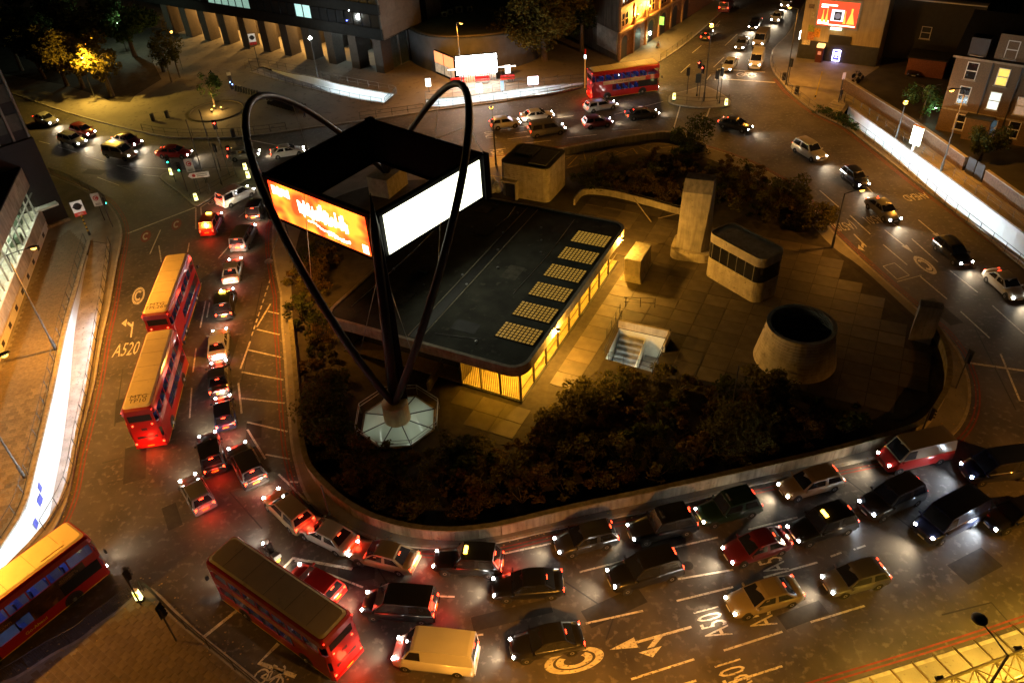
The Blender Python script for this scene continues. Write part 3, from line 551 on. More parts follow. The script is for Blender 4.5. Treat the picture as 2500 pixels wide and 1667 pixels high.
for k in range(9):                                                   # ceiling lamps behind the glass
    piece('ceiling_lamp', MB().box(UV(gu1-1.1, gv0+1.6+k*2.45, 3.3), (.5, 1.3, .06), math.atan2(U.y, U.x)), E_WARM, pv)
for k in range(2): piece('ceiling_lamp', MB().box(UV(gu1-2.4-k*2.0, gv0+1.1, 3.3), (1.3, .5, .06), math.atan2(U.y, U.x)), E_WARM, pv)
nv = 9
for k in range(nv):
    a = gv0+(gv1-gv0)*k/nv; b = gv0+(gv1-gv0)*(k+1)/nv
    piece('glass_pane', MB().obox(UV(gu1, a+.08, .42), (*(U*.02), 0), (*(V*(b-a-.16)), 0), (0, 0, 2.94)), A_PGL, pv)
    piece('mullion', MB().obox(UV(gu1-.06, a-.07, .3), (*(U*.16), 0), (*(V*.14), 0), (0, 0, 3.08)), A_MULL, pv)
piece('glazing_rail', MB().obox(UV(gu1-.03, gv0, 1.3), (*(U*.08), 0), (*(V*(gv1-gv0)), 0), (0, 0, .06)), A_MULL, pv)
for k in range(3):
    a = gu1-5.4+5.4*k/3; piece('glass_pane', MB().obox(UV(a+.08, gv0, .42), (*(U*(5.4/3-.16)), 0), (*(V*.02), 0), (0, 0, 2.94)), A_PGL, pv)
    piece('mullion', MB().obox(UV(a-.05, gv0-.05, .3), (*(U*.1), 0), (*(V*.14), 0), (0, 0, 3.08)), A_MULL, pv)
for k in range(30): piece('glazing_bar', MB().obox(UV(gu1-5.2+5.2*k/30, gv0-.02, .42), (*(U*.03), 0), (*(V*.05), 0), (0, 0, 2.94)), A_MULL, pv)
E_SOD = glow('sodium lamp', (1., .50, .06), 9)
def bulkhead(label, p, par_dir, e=3600):
    t = thing('wall_lamp', label, 'lamp', p, group=None)
    put('bracket', MB().box((-.2, 0, .18), (.5, .06, .06), par_dir), A_DARK, t); put('lamp_housing', MB().lathe([(.05, .14), (.17, .1), (.19, .02), (.17, 0)], 12), A_DARK, t); put('lamp_bulb', MB().lathe([(.02, -.13), (.1, -.09), (.13, 0), (.13, .01)], 12).mesh('lamp_bulb', True), E_SOD, t)
    light('lamp_light', 'POINT', (0, 0, -.22), e, (1., .47, .06), t, .1)
_p = UV(u1+.25, 62.8, 3.9); bulkhead('glaring orange lamp on the far corner of the pavilion roof edge', _p, -.49)
_p = UV(u1+.25, 47.2, 3.9); bulkhead('glaring orange lamp on the pavilion roof edge near the glazed corner', _p, -.49)
for uu, lb in ((-28.2, 'small orange lamp on the rear roof edge of the pavilion, nearest the plant room'), (-26.6, 'small orange lamp midway along the rear roof edge of the pavilion'), (-22.6, 'small orange lamp on the rear roof edge of the pavilion by the far corner')):
    bulkhead(lb, UV(uu, v1+.3, 3.75), 1.08, 700)
# ---- kiosk boxes of ribbed concrete
def local(c, ang):
    ca, sa = math.cos(ang), math.sin(ang)
    return lambda x, y: (c[0]+ca*x-sa*y, c[1]+sa*x+ca*y)
A_RIB = mat('ribbed cream concrete', (.44, .38, .27), .8, streak=.16, var=.22, scale=1.3, bump=.2, spots=(3, .6, (.24, .2, .13)))
f = local((3.75, 83.9), math.atan2(U.y, U.x)); bx = thing('plant_room', 'tall ribbed concrete plant room with rounded corners and slatted roof lights', 'building', (3.75, 83.9, .2))
for k in range(18): piece('course', MB().prism(rrect(-3.0, 3.0, -2.7, 2.7, .7, 6, f), .2+k*.228, .2+k*.228+.188), A_RIB, bx)
piece('core', MB().prism(rrect(-2.93, 2.93, -2.63, 2.63, .7, 6, f), .2, 4.29), mat('dark joint', (.05, .042, .03), .9), bx)
rk = piece('roof', MB().prism(rrect(-3.0, 3.0, -2.7, 2.7, .7, 6, f), 4.3, 4.42), A_ROOFK, bx)
A_SLAT = mat('grey roof slat', (.13, .135, .11), .6, var=.2)
def slatbox(x0, x1, y0, y1, nx, nm):
    for k in range(nx):
        a = x0+(x1-x0)*k/nx; b = x0+(x1-x0)*(k+1)/nx-.06
        sub(nm, MB().prism([f(a, y0), f(b, y0), f(b, y1), f(a, y1)], 4.42, 4.56), A_SLAT, rk)
slatbox(-2.2, .1, -.2, 2.0, 4, 'roof_panel')
for k in range(11): sub('roof_slat', MB().prism([f(.35, -2.1+k*.36), f(2.5, -2.1+k*.36), f(2.5, -1.8+k*.36), f(.35, -1.8+k*.36)], 4.42, 4.55), A_SLAT, rk)
piece('doorway', MB().obox((*f(-2.4, -2.76), .2), (*(Vector(f(1.4, 0))-Vector(f(0, 0))), 0), (*(Vector(f(0, .3))-Vector(f(0, 0))), 0), (0, 0, 2.0)), A_DARK, bx)
piece('door_canopy', MB().obox((*f(-2.7, -3.3), 2.2), (*(Vector(f(2.0, 0))-Vector(f(0, 0))), 0), (*(Vector(f(0, .7))-Vector(f(0, 0))), 0), (0, 0, .2)), A_RIB, bx)
piece('door_cheek', MB().obox((*f(-.9, -3.3), .2), (*(Vector(f(.2, 0))-Vector(f(0, 0))), 0), (*(Vector(f(0, .7))-Vector(f(0, 0))), 0), (0, 0, 2.0)), A_RIB, bx)
# glazed lift house
p0, p1 = Vector(G2((1722, 675))), Vector(G2((1840, 745))); ang = math.atan2(p1.y-p0.y, p1.x-p0.x); d = (p1-p0).normalized(); nrm = Vector((-d.y, d.x)); c = (p0+p1)/2+nrm*1.5
f2 = local(c, ang); bx2 = thing('lift_house', 'rounded ribbed concrete box with a band of dark windows beside the tapering tower', 'building', (c.x, c.y, .2)); hl = (p1-p0).length/2+.25
for k in range(11): piece('course', MB().prism(rrect(-hl, hl, -1.6, 1.6, .8, 6, f2), .2+k*.2, .2+k*.2+.165), A_RIB, bx2)
piece('core', MB().prism(rrect(-hl+.07, hl-.07, -1.53, 1.53, .8, 6, f2), .2, 2.4), mat('dark joint', (.05, .042, .03), .9), bx2)
gl = rrect(-hl, hl, -1.6, 1.6, .8, 6, f2)
piece('window_band', MB().prism(gl, 2.4, 4.0), mat('dark window glass', (.012, .012, .014), .08, var=.1), bx2)
for k in range(6):
    a = -hl+.8+k*(2*hl-1.6)/5; piece('window_bar', MB().prism([f2(a-.025, -1.63), f2(a+.025, -1.63), f2(a+.025, -1.55), f2(a-.025, -1.55)], 2.4, 4.0), A_STEEL, bx2)
for k in range(5): piece('course', MB().prism(rrect(-hl, hl, -1.6, 1.6, .8, 6, f2), 4.02+k*.17, 4.02+k*.17+.14), A_RIB, bx2)
piece('roof', MB().prism(rrect(-hl+.2, hl-.2, -1.4, 1.4, .65, 6, f2), 4.02, 4.72), mat('dark flat roof', (.02, .02, .022), .8), bx2)
piece('parapet_edge', MB().wall(offset(rrect(-hl, hl, -1.6, 1.6, .8, 6, f2), .09, True), .2, 4.865, 4.93, 0, True), A_FASC, bx2)
# tapering vent tower
tw = thing('vent_tower', 'tall tapering concrete shaft with folded faces on a rounded plinth', 'tower', (18.9, 67.7, .2)); f3 = local((18.9, 67.9), math.radians(-22))
for k in range(4): piece('plinth_course', MB().prism(rrect(-2.1, 2.1, -1.9, 1.9, .9, 6, f3), .2+k*.25, .2+k*.25+.235), A_RIB, tw)
bot = [f3(x, y) for x, y in ((-1.6, -1.3), (.9, -1.5), (1.5, -.6), (1.5, 1.2), (-1.5, 1.2))]; top_ = [f3(x, y) for x, y in ((-1.45, -1.0), (-.6, -1.0), (1.35, -1.0), (1.4, 1.1), (-1.4, 1.1))]
piece('shaft', MB().prism(bot, 1.2, 7.3, 0, top_), A_CONC, tw); piece('shaft_head', MB().prism(top_, 7.3, 8.4, 0, [f3(x, y) for x, y in ((-1.4, -.3), (-.6, -.3), (1.3, -.3), (1.35, 1.05), (-1.35, 1.05))]), A_CONC, tw)
# round ventilation drum
dc = (23.6, 50.4); dr = thing('vent_drum', 'round open topped concrete drum of stacked courses flaring outward at the base', 'drum', (*dc, .2))
for k in range(13):
    z0 = .2+k*.27; r0 = 3.35-.62*(k/12); r1 = 3.35-.62*((k+.95)/12)
    mb = MB().lathe([(r0-.28, z0), (r0, z0), (r1, z0+.225), (r1-.28, z0+.225), (r0-.28, z0)], 40, (dc[0], dc[1], 0)); mb.f = mb.f[:-2]; mb.m = mb.m[:-2]; piece('course', mb, A_RIB, dr)
piece('rim', MB().wall([(dc[0]+2.6*math.cos(2*math.pi*k/40), dc[1]+2.6*math.sin(2*math.pi*k/40)) for k in range(40)], .34, 3.715, 3.8, 0, True), A_FASC, dr)
piece('drum_floor', MB().lathe([(3., .25), (3., .3)], 32, (dc[0], dc[1], 0)), mat('dark pit', (.008, .008, .008), .95), dr); piece('cross_beam', MB().bar((dc[0]-2.7, dc[1]+.9, 2.9), (dc[0]+2.7, dc[1]-.1, 2.9), .2, .25), A_DARK, dr)
piece('drum_core', (lambda m_: (setattr(m_, 'f', m_.f[:-2]), setattr(m_, 'm', m_.m[:-2]), m_)[2])(MB().lathe([(3.26, .2), (2.66, 3.7)], 40, (dc[0], dc[1], 0))), mat('dark joint', (.05, .042, .03), .9), dr)
# cream air vent by the glazing, tapered block at the island's east tip
vb = thing('air_vent', 'squat cream concrete vent box with splayed foot beside the pavilion glass', 'vent', (13.1, 65.2, .2)); f4 = local((12.8, 65.1), math.atan2(U.y, U.x))
piece('vent_body', MB().prism([f4(x, y) for x, y in ((-.8, -1.7), (.8, -1.7), (.8, 1.7), (-.8, 1.7))], .7, 2.45), A_FASC, vb); piece('vent_foot', MB().prism([f4(x, y) for x, y in ((-1.1, -2.2), (1.1, -2.2), (.9, 1.75), (-.9, 1.75))], .2, .7, 0, [f4(x, y) for x, y in ((-.8, -1.7), (.8, -1.7), (.8, 1.7), (-.8, 1.7))]), A_FASC, vb); piece('vent_cap', MB().prism([f4(x, y) for x, y in ((-.76, -1.66), (.76, -1.66), (.76, 1.66), (-.76, 1.66))], 2.45, 2.48), mat('mossy slab', (.1, .09, .06), .9, var=.5, scale=3), vb)
pb = thing('concrete_fin', 'pale upright wedge of concrete at the eastern end of the island parapet', 'block', (35.0, 51.8, .2)); f5 = local((34.9, 52.0), math.radians(-25))
piece('block_body', MB().prism([f5(x, y) for x, y in ((-.9, -.5), (.8, -.7), (.9, .6), (-.8, .6))], .12, 3.6, 0, [f5(x, y) for x, y in ((-.8, -.3), (.95, -.3), (.95, .7), (-.8, .7))]), A_CONC, pb)
# curved plaza wall with rail and the two loose poles
CW = pxpath([(1402, 505), (1412, 490), (1425, 480), (1450, 478), (1500, 485), (1570, 502), (1640, 522), (1690, 536)])
t = thing('planter_wall', 'curved low wall with a handrail edging the shrubs north of the pavilion', 'wall', (CW[0][0], CW[0][1], .2)); piece('wall_body', MB().wall(CW, .18, .15, .95), A_FASC, t); piece('handrail', MB().tube([(p[0], p[1], 1.2) for p in CW], .03, 6), A_RAIL, t)
for p in CW[::3]: piece('rail_post', MB().tube([(p[0], p[1], .9), (p[0], p[1], 1.2)], .025, 6), A_RAIL, t)
lone('timber_pole', MB().tube([G(1547, 484, 1.7), G(1590, 542, .25)], .06, 6), mat('weathered timber', (.3, .24, .15), .85), 'bare pole leaning across the curved planter wall', 'pole'); lone('timber_pole', MB().tube([G(1607, 533, 1.3), G(1662, 520, 1.3)], .05, 6), mat('weathered timber', (.3, .24, .15), .85), 'bare pole lying along the top of the planter wall by the tower', 'pole')
# ---- stair well
t = thing('stair_well', 'lit stair well with railings sunk in the island plaza', 'stairs', (10.8, 52.8, .2)); q = [Vector(p) for p in STAIR]; ex = (q[3]-q[0]); ey = (q[1]-q[0])
def SW(a, b): p = q[0]+ex*a+(q[1]+(q[2]-q[1])*a-(q[0]+ex*a))*b; return (p.x, p.y)
A_TILEW = mat('cream wall tile', (.70, .70, .60), .3, var=.08, scale=4)
for k in range(9):
    b0 = .95-k*.105; piece('step', MB().prism([SW(.04, b0-.10), SW(.55, b0-.10), SW(.55, b0), SW(.04, b0)], -3.6, -.35-k*.27), mat('grey stair tread', (.22, .22, .22), .6, var=.3), t)
piece('well_floor', MB().prism([SW(0, 0), SW(1, 0), SW(1, 1), SW(0, 1)], -3.7, -3.55), mat('grey stair tread', (.22, .22, .22), .6), t)
for a, b in (((0, 0), (0, 1)), ((0, 1), (1, 1)), ((1, 1), (1, 0)), ((1, 0), (0, 0))):
    A0, B0 = SW(*a), SW(*b); piece('well_wall', MB().add([(A0[0], A0[1], -3.7), (B0[0], B0[1], -3.7), (B0[0], B0[1], .2), (A0[0], A0[1], .2)], [(0, 1, 2, 3)]), A_TILEW, t)
piece('landing', MB().prism([SW(.58, .45), SW(.98, .45), SW(.98, .98), SW(.58, .98)], -2.2, -2.05), mat('grey stair tread', (.22, .22, .22), .6), t); piece('balustrade', MB().bar((*SW(.57, .05), -1.6), (*SW(.57, .95), -.5), .08, 1.0), A_TILEW, t)
E_STAIR = glow('stair lamp', (.93, 1., .85), 45); piece('strip_light', MB().bar((*SW(.12, .03), -.5), (*SW(.9, .03), -.5), .1, .08), E_STAIR, t); piece('strip_light', MB().bar((*SW(.97, .1), -1.), (*SW(.97, .4), -1.), .08, .08), E_STAIR, t)
piece('parapet', MB().wall([SW(-.03, 1.04), SW(1.04, 1.04), SW(1.04, .6)], .2, .2, 1.0), A_RIB, t)
railing('black tubular railing round the lit stair well', [SW(-.04, 1.3), SW(-.04, -.04), SW(1.04, -.04), SW(1.04, 1.04)], rails=(1., .55), step=1.3, z=.2, m=A_DARK)
railing('black railing at the head of the island stairs', [SW(.5, 1.9), SW(-.12, 1.75), SW(-.16, .6)], rails=(1., .5), step=1.3, z=.2, m=A_DARK)
# ---- billboard on leaning masts with two arches
bF, bB, bL, bR = Vector((-10.3, 55.1)), Vector((-12.7, 75.3)), Vector((-20.9, 64.)), Vector((-1.5, 65.5)); BASE_F = Vector((-9.4, 45.6, 2.2)); BASE_B = Vector((-13.6, 86.2, 2.6))
bb = thing('billboard', 'square ring of illuminated hoardings slung between two great dark steel arches', 'billboard', (BASE_F.x, BASE_F.y, .2))
A_ARCH = mat('dark painted steel tube', (.016, .016, .021), .5, var=.25, scale=1.2, spec=.35)
def arch(side):
    ax = BASE_F.lerp(BASE_B, .5); apex = Vector((ax.x+side*7.7, 64.5, 20.2)); out = []
    for k in range(41):
        s = k/40; th = math.pi*s; base = BASE_F.lerp(BASE_B, .5-.5*math.cos(th)); hgt = math.sin(th)**1.542
        p = Vector((base.x, base.y, 2.3+(19.46-2.3)*hgt)); lean = math.sin(th)**1.546; p.y -= 2.266*math.sin(th)
        p.x += side*9.08*lean; out.append(p)
    piece('arch', MB().tube(out, .31, 14), A_ARCH, bb, True); return out
arL = arch(-1); arR = arch(1)
top_z, bot_z = 13.1, 9.35
def mast(a, b, ex):
    d = (b-a); piece('mast', MB().tube([a, a+d*.5, a+d, a+d*ex], [.42, .4, .36, .03], 12), A_ARCH, bb, True)
    side = Vector((.5, .15, 0)); piece('mast_fin', MB().add([a+side*.5, a+side*2.0, a+d*.5+side*1.6, a+d*1.02+side*.7, a+d*1.02+side*.5, a+side*.5+Vector((0, .1, 0)), a+side*2.+Vector((0, .1, 0)), a+d*.5+side*1.6+Vector((0, .1, 0)), a+d*1.02+side*.7+Vector((0, .1, 0)), a+d*1.02+side*.5+Vector((0, .1, 0))], [(0, 1, 2, 3, 4), (9, 8, 7, 6, 5), (1, 6, 7, 2), (2, 7, 8, 3)]), A_ARCH, bb)
mast(BASE_F, Vector((bF.x+.15, bF.y-.9, top_z-.2)), 1.2); mast(BASE_B, Vector((bB.x, bB.y+1.1, top_z-.3)), 1.02)
A_FRAME = mat('black hoarding frame', (.008, .008, .008), .9, var=.3, spec=.1)
def ad_mat():
    m = bpy.data.materials.new('red poster'); m.use_nodes = True; N = m.node_tree.nodes; Lk = m.node_tree.links; b = N['Principled BSDF']
    tc = N.new('ShaderNodeTexCoord'); mp = N.new('ShaderNodeMapping'); Lk.new(tc.outputs['Generated'], mp.inputs[0]); mp.inputs['Scale'].default_value = (6, 3, 3)
    n1 = N.new('ShaderNodeTexNoise'); n1.inputs['Scale'].default_value = .9; n1.inputs['Detail'].default_value = 1; Lk.new(mp.outputs[0], n1.inputs[0])
    r1 = N.new('ShaderNodeValToRGB'); e = r1.color_ramp.elements; e[0].position = .38; e[0].color = (1, .045, .008, 1); e[1].position = .62; e[1].color = (1., .26, .02, 1)
    Lk.new(n1.outputs[0], r1.inputs[0]); Lk.new(r1.outputs[0], b.inputs['Emission Color']); b.inputs['Emission Strength'].default_value = 3.4; b.inputs['Base Color'].default_value = (.1, .02, .01, 1)
    return m
A_AD = ad_mat(); E_BOARD = glow('blank white hoarding', (1., 1., .74), 3.6); E_ADW = glow('poster white print', (1., .88, .55), 5.)
def side(a, b, face, nm):
    d = (b-a).normalized(); n = Vector((d.y, -d.x)); n = n if n.dot((a+b)/2-(bF+bB)/2) > 0 else -n
    for z0, z1, off in ((bot_z-.3, bot_z, 0), (top_z, top_z+.35, 0)):
        piece('frame_rail', MB().obox((a.x, a.y, z0), (*(b-a), 0), (*(-n*.4), 0), (0, 0, z1-z0)), A_FRAME, bb)
    piece('back_panel', MB().obox((a.x-n.x*.25, a.y-n.y*.25, bot_z), (*(b-a), 0), (*(-n*.12), 0), (0, 0, top_z-bot_z)), A_FRAME, bb)
    piece('walkway', MB().obox((a.x-n.x*.4, a.y-n.y*.4, bot_z-.1), (*(b-a), 0), (*(-n*.35), 0), (0, 0, .08)), A_FRAME, bb)
    if face is None: return None
    i0, i1 = 1.0, (b-a).length-.7
    o = piece(nm, MB().obox((*(a+d*i0+n*.02), bot_z+.1), (*(d*(i1-i0)), 0), (*(n*.06), 0), (0, 0, top_z-bot_z-.15)), face, bb); return (a+d*i0+n*.09, d, i1-i0)
pn = side(bF, bL, A_AD, 'poster_panel'); side(bF, bR, E_BOARD, 'lit_panel'); side(bL, bB, None, ''); side(bB, bR, None, '')
for p in (bF, bB, bL, bR): piece('corner_post', MB().box((p.x, p.y, (top_z+bot_z)/2), (.7, .7, top_z-bot_z+.6), .75), A_FRAME, bb)
o0, dd, ln = pn; Hh = top_z-bot_z-.15                                # the over-exposed print: white lettering, a picture strip, a swash
prt = MB(); RR = random.Random(3)
def prq(a, b, c, e): piece('poster_print', MB().add([(o0.x+dd.x*x, o0.y+dd.y*x, bot_z+.1+z) for x, z in ((a, c), (b, c), (b, e), (a, e))], [(0, 1, 2, 3)]), E_ADW, bb)
L_ = ln
for k in range(9): x = L_*(.97-k*.022); prq(x-.2, x, 2.5+RR.uniform(-.1, .1), 3.3+RR.uniform(-.1, .1))
for k in range(24): x = L_*(.70-.52*k/24); w = RR.uniform(.15, .32); z = 1.5+RR.uniform(-.25, .3); prq(x-w, x, z, z+RR.uniform(.5, 1.4))
for k in range(14): x = L_*(.62-.03*k); prq(x-.42, x+.02, .95-.05*k+.12*math.sin(k), 1.12-.05*k+.12*math.sin(k))
for k in range(8): x = L_*(.42-.03*k); prq(x-.24, x, .35+.06*math.sin(k*2), .62+.06*math.sin(k*3))
prq(.15, .85, .1, .9); prq(L_*.30, L_*.70, 1.55, 2.2)
for arc, cn in ((arL, bL), (arR, bR)):
    for k, other in ((17, bB), (17, cn), (27, bB), (9, bF)): piece('stay_cable', MB().tube([arc[k], (cn.x*.6+other.x*.4, cn.y*.6+other.y*.4, top_z+.2)], .025, 5), A_STEEL, bb)
for arc in (arL, arR): piece('stay_cable', MB().tube([arc[5], (bF.x, bF.y, bot_z-.2)], .03, 5), A_STEEL, bb)
piece('mast_base', MB().lathe([(1.08, -.2), (1.05, 0), (1.02, 2.3), (.9, 2.34)], 24, (BASE_F.x, BASE_F.y, 0)), mat('pale concrete base', (.68, .58, .40), .75, var=.15, scale=2), bb)
fb = local((BASE_B.x, BASE_B.y), math.atan2(U.y, U.x)); piece('mast_block', MB().prism([fb(x, y) for x, y in ((-1.4, -2.1), (1.4, -2.1), (1.4, 2.1), (-1.4, 2.1))], .15, 2.5), A_FASC, bb)
# ---- octagonal glazed well round the front mast
t = thing('octagon_light', 'octagonal frosted skylight glowing dimly round the foot of the mast', 'skylight', (OCT_C.x, OCT_C.y, .17))
def frost():
    m = bpy.data.materials.new('frosted glass'); m.use_nodes = True; N = m.node_tree.nodes; Lk = m.node_tree.links; N.clear(); o = N.new('ShaderNodeOutputMaterial')
    a = N.new('ShaderNodeBsdfTranslucent'); b = N.new('ShaderNodeBsdfGlossy'); c = N.new('ShaderNodeBsdfTransparent'); m1 = N.new('ShaderNodeMixShader'); m2 = N.new('ShaderNodeMixShader'); b.inputs['Roughness'].default_value = .25
    a.inputs[0].default_value = (.85, .92, .82, 1); m1.inputs[0].default_value = .08; m2.inputs[0].default_value = .04; Lk.new(a.outputs[0], m1.inputs[1]); Lk.new(b.outputs[0], m1.inputs[2]); Lk.new(m1.outputs[0], m2.inputs[1]); Lk.new(c.outputs[0], m2.inputs[2]); Lk.new(m2.outputs[0], o.inputs[0]); return m
A_FROST = frost(); cz = (OCT_C.x, OCT_C.y, .75)
for k in range(8):
    a, b = Vector(OCT[k]), Vector(OCT[(k+1) % 8]); i_a = OCT_C.lerp(a, .34); i_b = OCT_C.lerp(b, .34)
    piece('glass_sector', MB().add([(a.x, a.y, .3), (b.x, b.y, .3), (i_b.x, i_b.y, .62), (i_a.x, i_a.y, .62)], [(0, 1, 2, 3)]), A_FROST, t)
    piece('glazing_bar', MB().bar((a.x, a.y, .33), (i_a.x, i_a.y, .65), .06, .06), A_RAIL, t)
    piece('kerb_side', MB().bar((a.x, a.y, .2), (b.x, b.y, .2), .16, .22), A_CONC, t); piece('well_wall', MB().add([(a.x, a.y, -2.5), (b.x, b.y, -2.5), (b.x, b.y, .2), (a.x, a.y, .2)], [(0, 1, 2, 3)]), A_TILEW, t)
piece('well_floor', MB().prism(OCT, -2.6, -2.5), A_RFLOOR, t); piece('column', MB().lathe([(.5, -2.5), (.5, .2)], 12, (OCT_C.x, OCT_C.y, 0)), A_CONC, t)
for k in (0, 3, 5): piece('strip_light', MB().bar((OCT_C.x+1.7*math.cos(k), OCT_C.y+1.7*math.sin(k), -.9), (OCT_C.x+1.7*math.cos(k+.7), OCT_C.y+1.7*math.sin(k+.7), -.9), .1, .06), glow('well lamp', (.9, 1., .8), 9), t)
railing('thin steel railing round the octagonal skylight', [(OCT_C.x+(p[0]-OCT_C.x)*1.12, OCT_C.y+(p[1]-OCT_C.y)*1.12) for p in OCT]+[(OCT_C.x+(OCT[0][0]-OCT_C.x)*1.12, OCT_C.y+(OCT[0][1]-OCT_C.y)*1.12)], m=A_STEEL, step=2.6, z=.2, rails=(1., .7))
t = thing('pavilion_side_wall', 'low wall and rail running from the octagonal skylight to the pavilion corner', 'wall', (-6.3, 49, .2)); _a, _b = G(1047, 958), G(1082, 905); piece('wall_body', MB().bar((_a.x, _a.y, .6), (_b.x, _b.y, .6), .2, .9), A_FASC, t); piece('handrail', MB().tube([(_a.x, _a.y, 1.3), (_b.x, _b.y, 1.3)], .03, 6), A_STEEL, t)
# ------------------------------------------------------------------ buildings
def v3(p, z): return Vector((p[0], p[1], z))
def on_plane(px, p0, d):                # where the sight line of a photo point meets an upright wall (p0, direction d): distance along, height
    r = FWD + RT*((px[0]-1250)/F_PX) - UP*((px[1]-833.5)/F_PX); n = Vector((-d[1], d[0], 0)); o = Vector((0, 0, CAM_H))
    t = (Vector((p0[0], p0[1], 0))-o).dot(n)/r.dot(n); q = o+r*t
    return (q.x-p0[0])*d[0]+(q.y-p0[1])*d[1], q.z
def slab(nm, p0, d, n, s0, s1, z0, z1, o0, o1, m, par, fn=piece):   # a flat block on a wall: along d from s0 to s1, standing out along n from o0 to o1
    return fn(nm, MB().obox((p0[0]+d[0]*s0+n[0]*o0, p0[1]+d[1]*s0+n[1]*o0, z0), (d[0]*(s1-s0), d[1]*(s1-s0), 0), (n[0]*(o1-o0), n[1]*(o1-o0), 0), (0, 0, z1-z0)), m, par)
A_BRICK = mat('brown stock brick', (.12, .08, .042), .85, var=.3, scale=9, bump=.3, bscale=22, spots=(2, .6, (.11, .075, .045)))
A_RBRICK = mat('red brick', (.20, .07, .035), .85, var=.3, scale=8, bump=.3, bscale=22)
A_FRAMEW = mat('white window frame', (.6, .6, .57), .5, var=.08)
A_DGLASS = mat('unlit window pane', (.012, .013, .015), .1, var=.2)
def window(p0, d, n, s, z, w, h, par, lit=None, fr=A_FRAMEW, sash=True, sill=True):
    b = .09
    pn = slab('window', p0, d, n, s-w/2, s+w/2, z, z+h, -.02, .035, lit or A_DGLASS, par)
    for a in ((s-w/2-b, s-w/2, z-b, z+h+b), (s+w/2, s+w/2+b, z-b, z+h+b), (s-w/2, s+w/2, z-b, z), (s-w/2, s+w/2, z+h, z+h+b)): slab('frame', p0, d, n, a[0], a[1], a[2], a[3], -.02, .07, fr, pn, sub)
    if sash: slab('sash_bar', p0, d, n, s-w/2, s+w/2, z+h*.48, z+h*.54, .035, .06, fr, pn, sub)
    if sill: slab('sill', p0, d, n, s-w/2-.2, s+w/2+.2, z-b-.1, z-b, -.02, .18, A_KERB, pn, sub)
    return pn
E_WY = mat('warm lit window', (.3, .25, .1), .3, var=.5, scale=2.5, emit=(1., .72, .10), es=1.1); E_WW = mat('white lit window', (.4, .4, .4), .3, var=.5, scale=3, emit=(.85, 1., .88), es=1.3); E_WG = mat('greenish lit window', (.2, .25, .22), .3, var=.4, emit=(.45, .8, .65), es=.5)
# ---- long low showroom on the west side
p0 = Vector((-53.1, 83.8)); d = Vector((.2432, -.97)).normalized(); n = Vector((.97, .2432)).normalized(); LEN = 52
bd = thing('showroom', 'long low stone clad building with a brightly lit ribbon of windows', 'building', (p0.x, p0.y, .12))
A_STONE = mat('travertine panel', (.46, .40, .30), .6, streak=.25, var=.25, scale=.9, bump=.1, rnd=.1, spots=(2.2, .6, (.3, .25, .17)))
slab('plinth', p0, d, n, 0, LEN, .1, 1.1, -.3, -.05, A_WHITE, bd)
for k in range(17): slab('plinth_vent', p0, d, n, 1.2+k*3, 1.9+k*3, .35, .8, -.1, -.03, A_DARK, bd)
for k in range(29):
    a = k*1.8; slab('stone_panel', p0, d, n, a+.01, a+1.79, 1.1, 2.68, -.2, 0, A_STONE, bd); slab('stone_panel', p0, d, n, a+.01, a+1.79, 5.42, 7.6, -.2, 0, A_STONE, bd)
    slab('mullion', p0, d, n, a-.035, a+.035, 2.7, 5.4, -.25, -.08, A_STEEL, bd); slab('window', p0, d, n, a+.05, a+1.75, 2.75, 5.35, -.2, -.18, A_PGL, bd)
slab('transom', p0, d, n, 0, LEN, 4.55, 4.62, -.24, -.1, A_STEEL, bd); slab('sill', p0, d, n, 0, LEN, 2.66, 2.76, -.25, .06, A_WHITE, bd)
A_INT = mat('pale interior', (.55, .55, .5), .7, var=.2); slab('floor', p0, d, n, .2, LEN, 2.5, 2.66, -6, -.25, A_INT, bd); slab('ceiling', p0, d, n, .2, LEN, 5.4, 5.5, -6, -.25, A_INT, bd); slab('inner_wall', p0, d, n, .2, LEN, 2.66, 5.4, -6.2, -6, A_INT, bd)
E_OFF = glow('office strip lamp', (.9, 1., .82), 42)
for k in range(12): slab('ceiling_lamp', p0, d, n, 1+k*4.2, 3.6+k*4.2, 5.33, 5.38, -1.5, -1.2, E_OFF, bd); slab('ceiling_lamp', p0, d, n, 1+k*4.2, 3.6+k*4.2, 5.33, 5.38, -4.0, -3.7, E_OFF, bd)
DK = [mat('desk grey', (.3, .3, .3), .6), mat('shelf white', (.7, .7, .7), .5), mat('green chair', (.08, .14, .1), .5), mat('dark cabinet', (.06, .06, .07), .5), mat('beech desk', (.4, .28, .14), .5)]
for k in range(90):
    s = R.uniform(.6, 45); oo = R.uniform(-5.5, -.9); w = R.uniform(.3, 1.3); slab('furnishing', p0, d, n, s, s+w, 2.66, 2.66+R.uniform(.4, 1.5), oo, oo+R.uniform(.3, .8), R.choice(DK), bd)
slab('end_wall', p0, d, n, -.2, 0, .1, 7.6, -24, 0, A_STONE, bd); slab('roof', p0, d, n, -.2, LEN, 7.6, 7.75, -24, -.05, mat('black roofing', (.012, .012, .012), .9, var=.2), bd)
slab('back_wall', p0, d, n, -.2, LEN, .1, 7.6, -24.3, -24, A_DARK, bd)
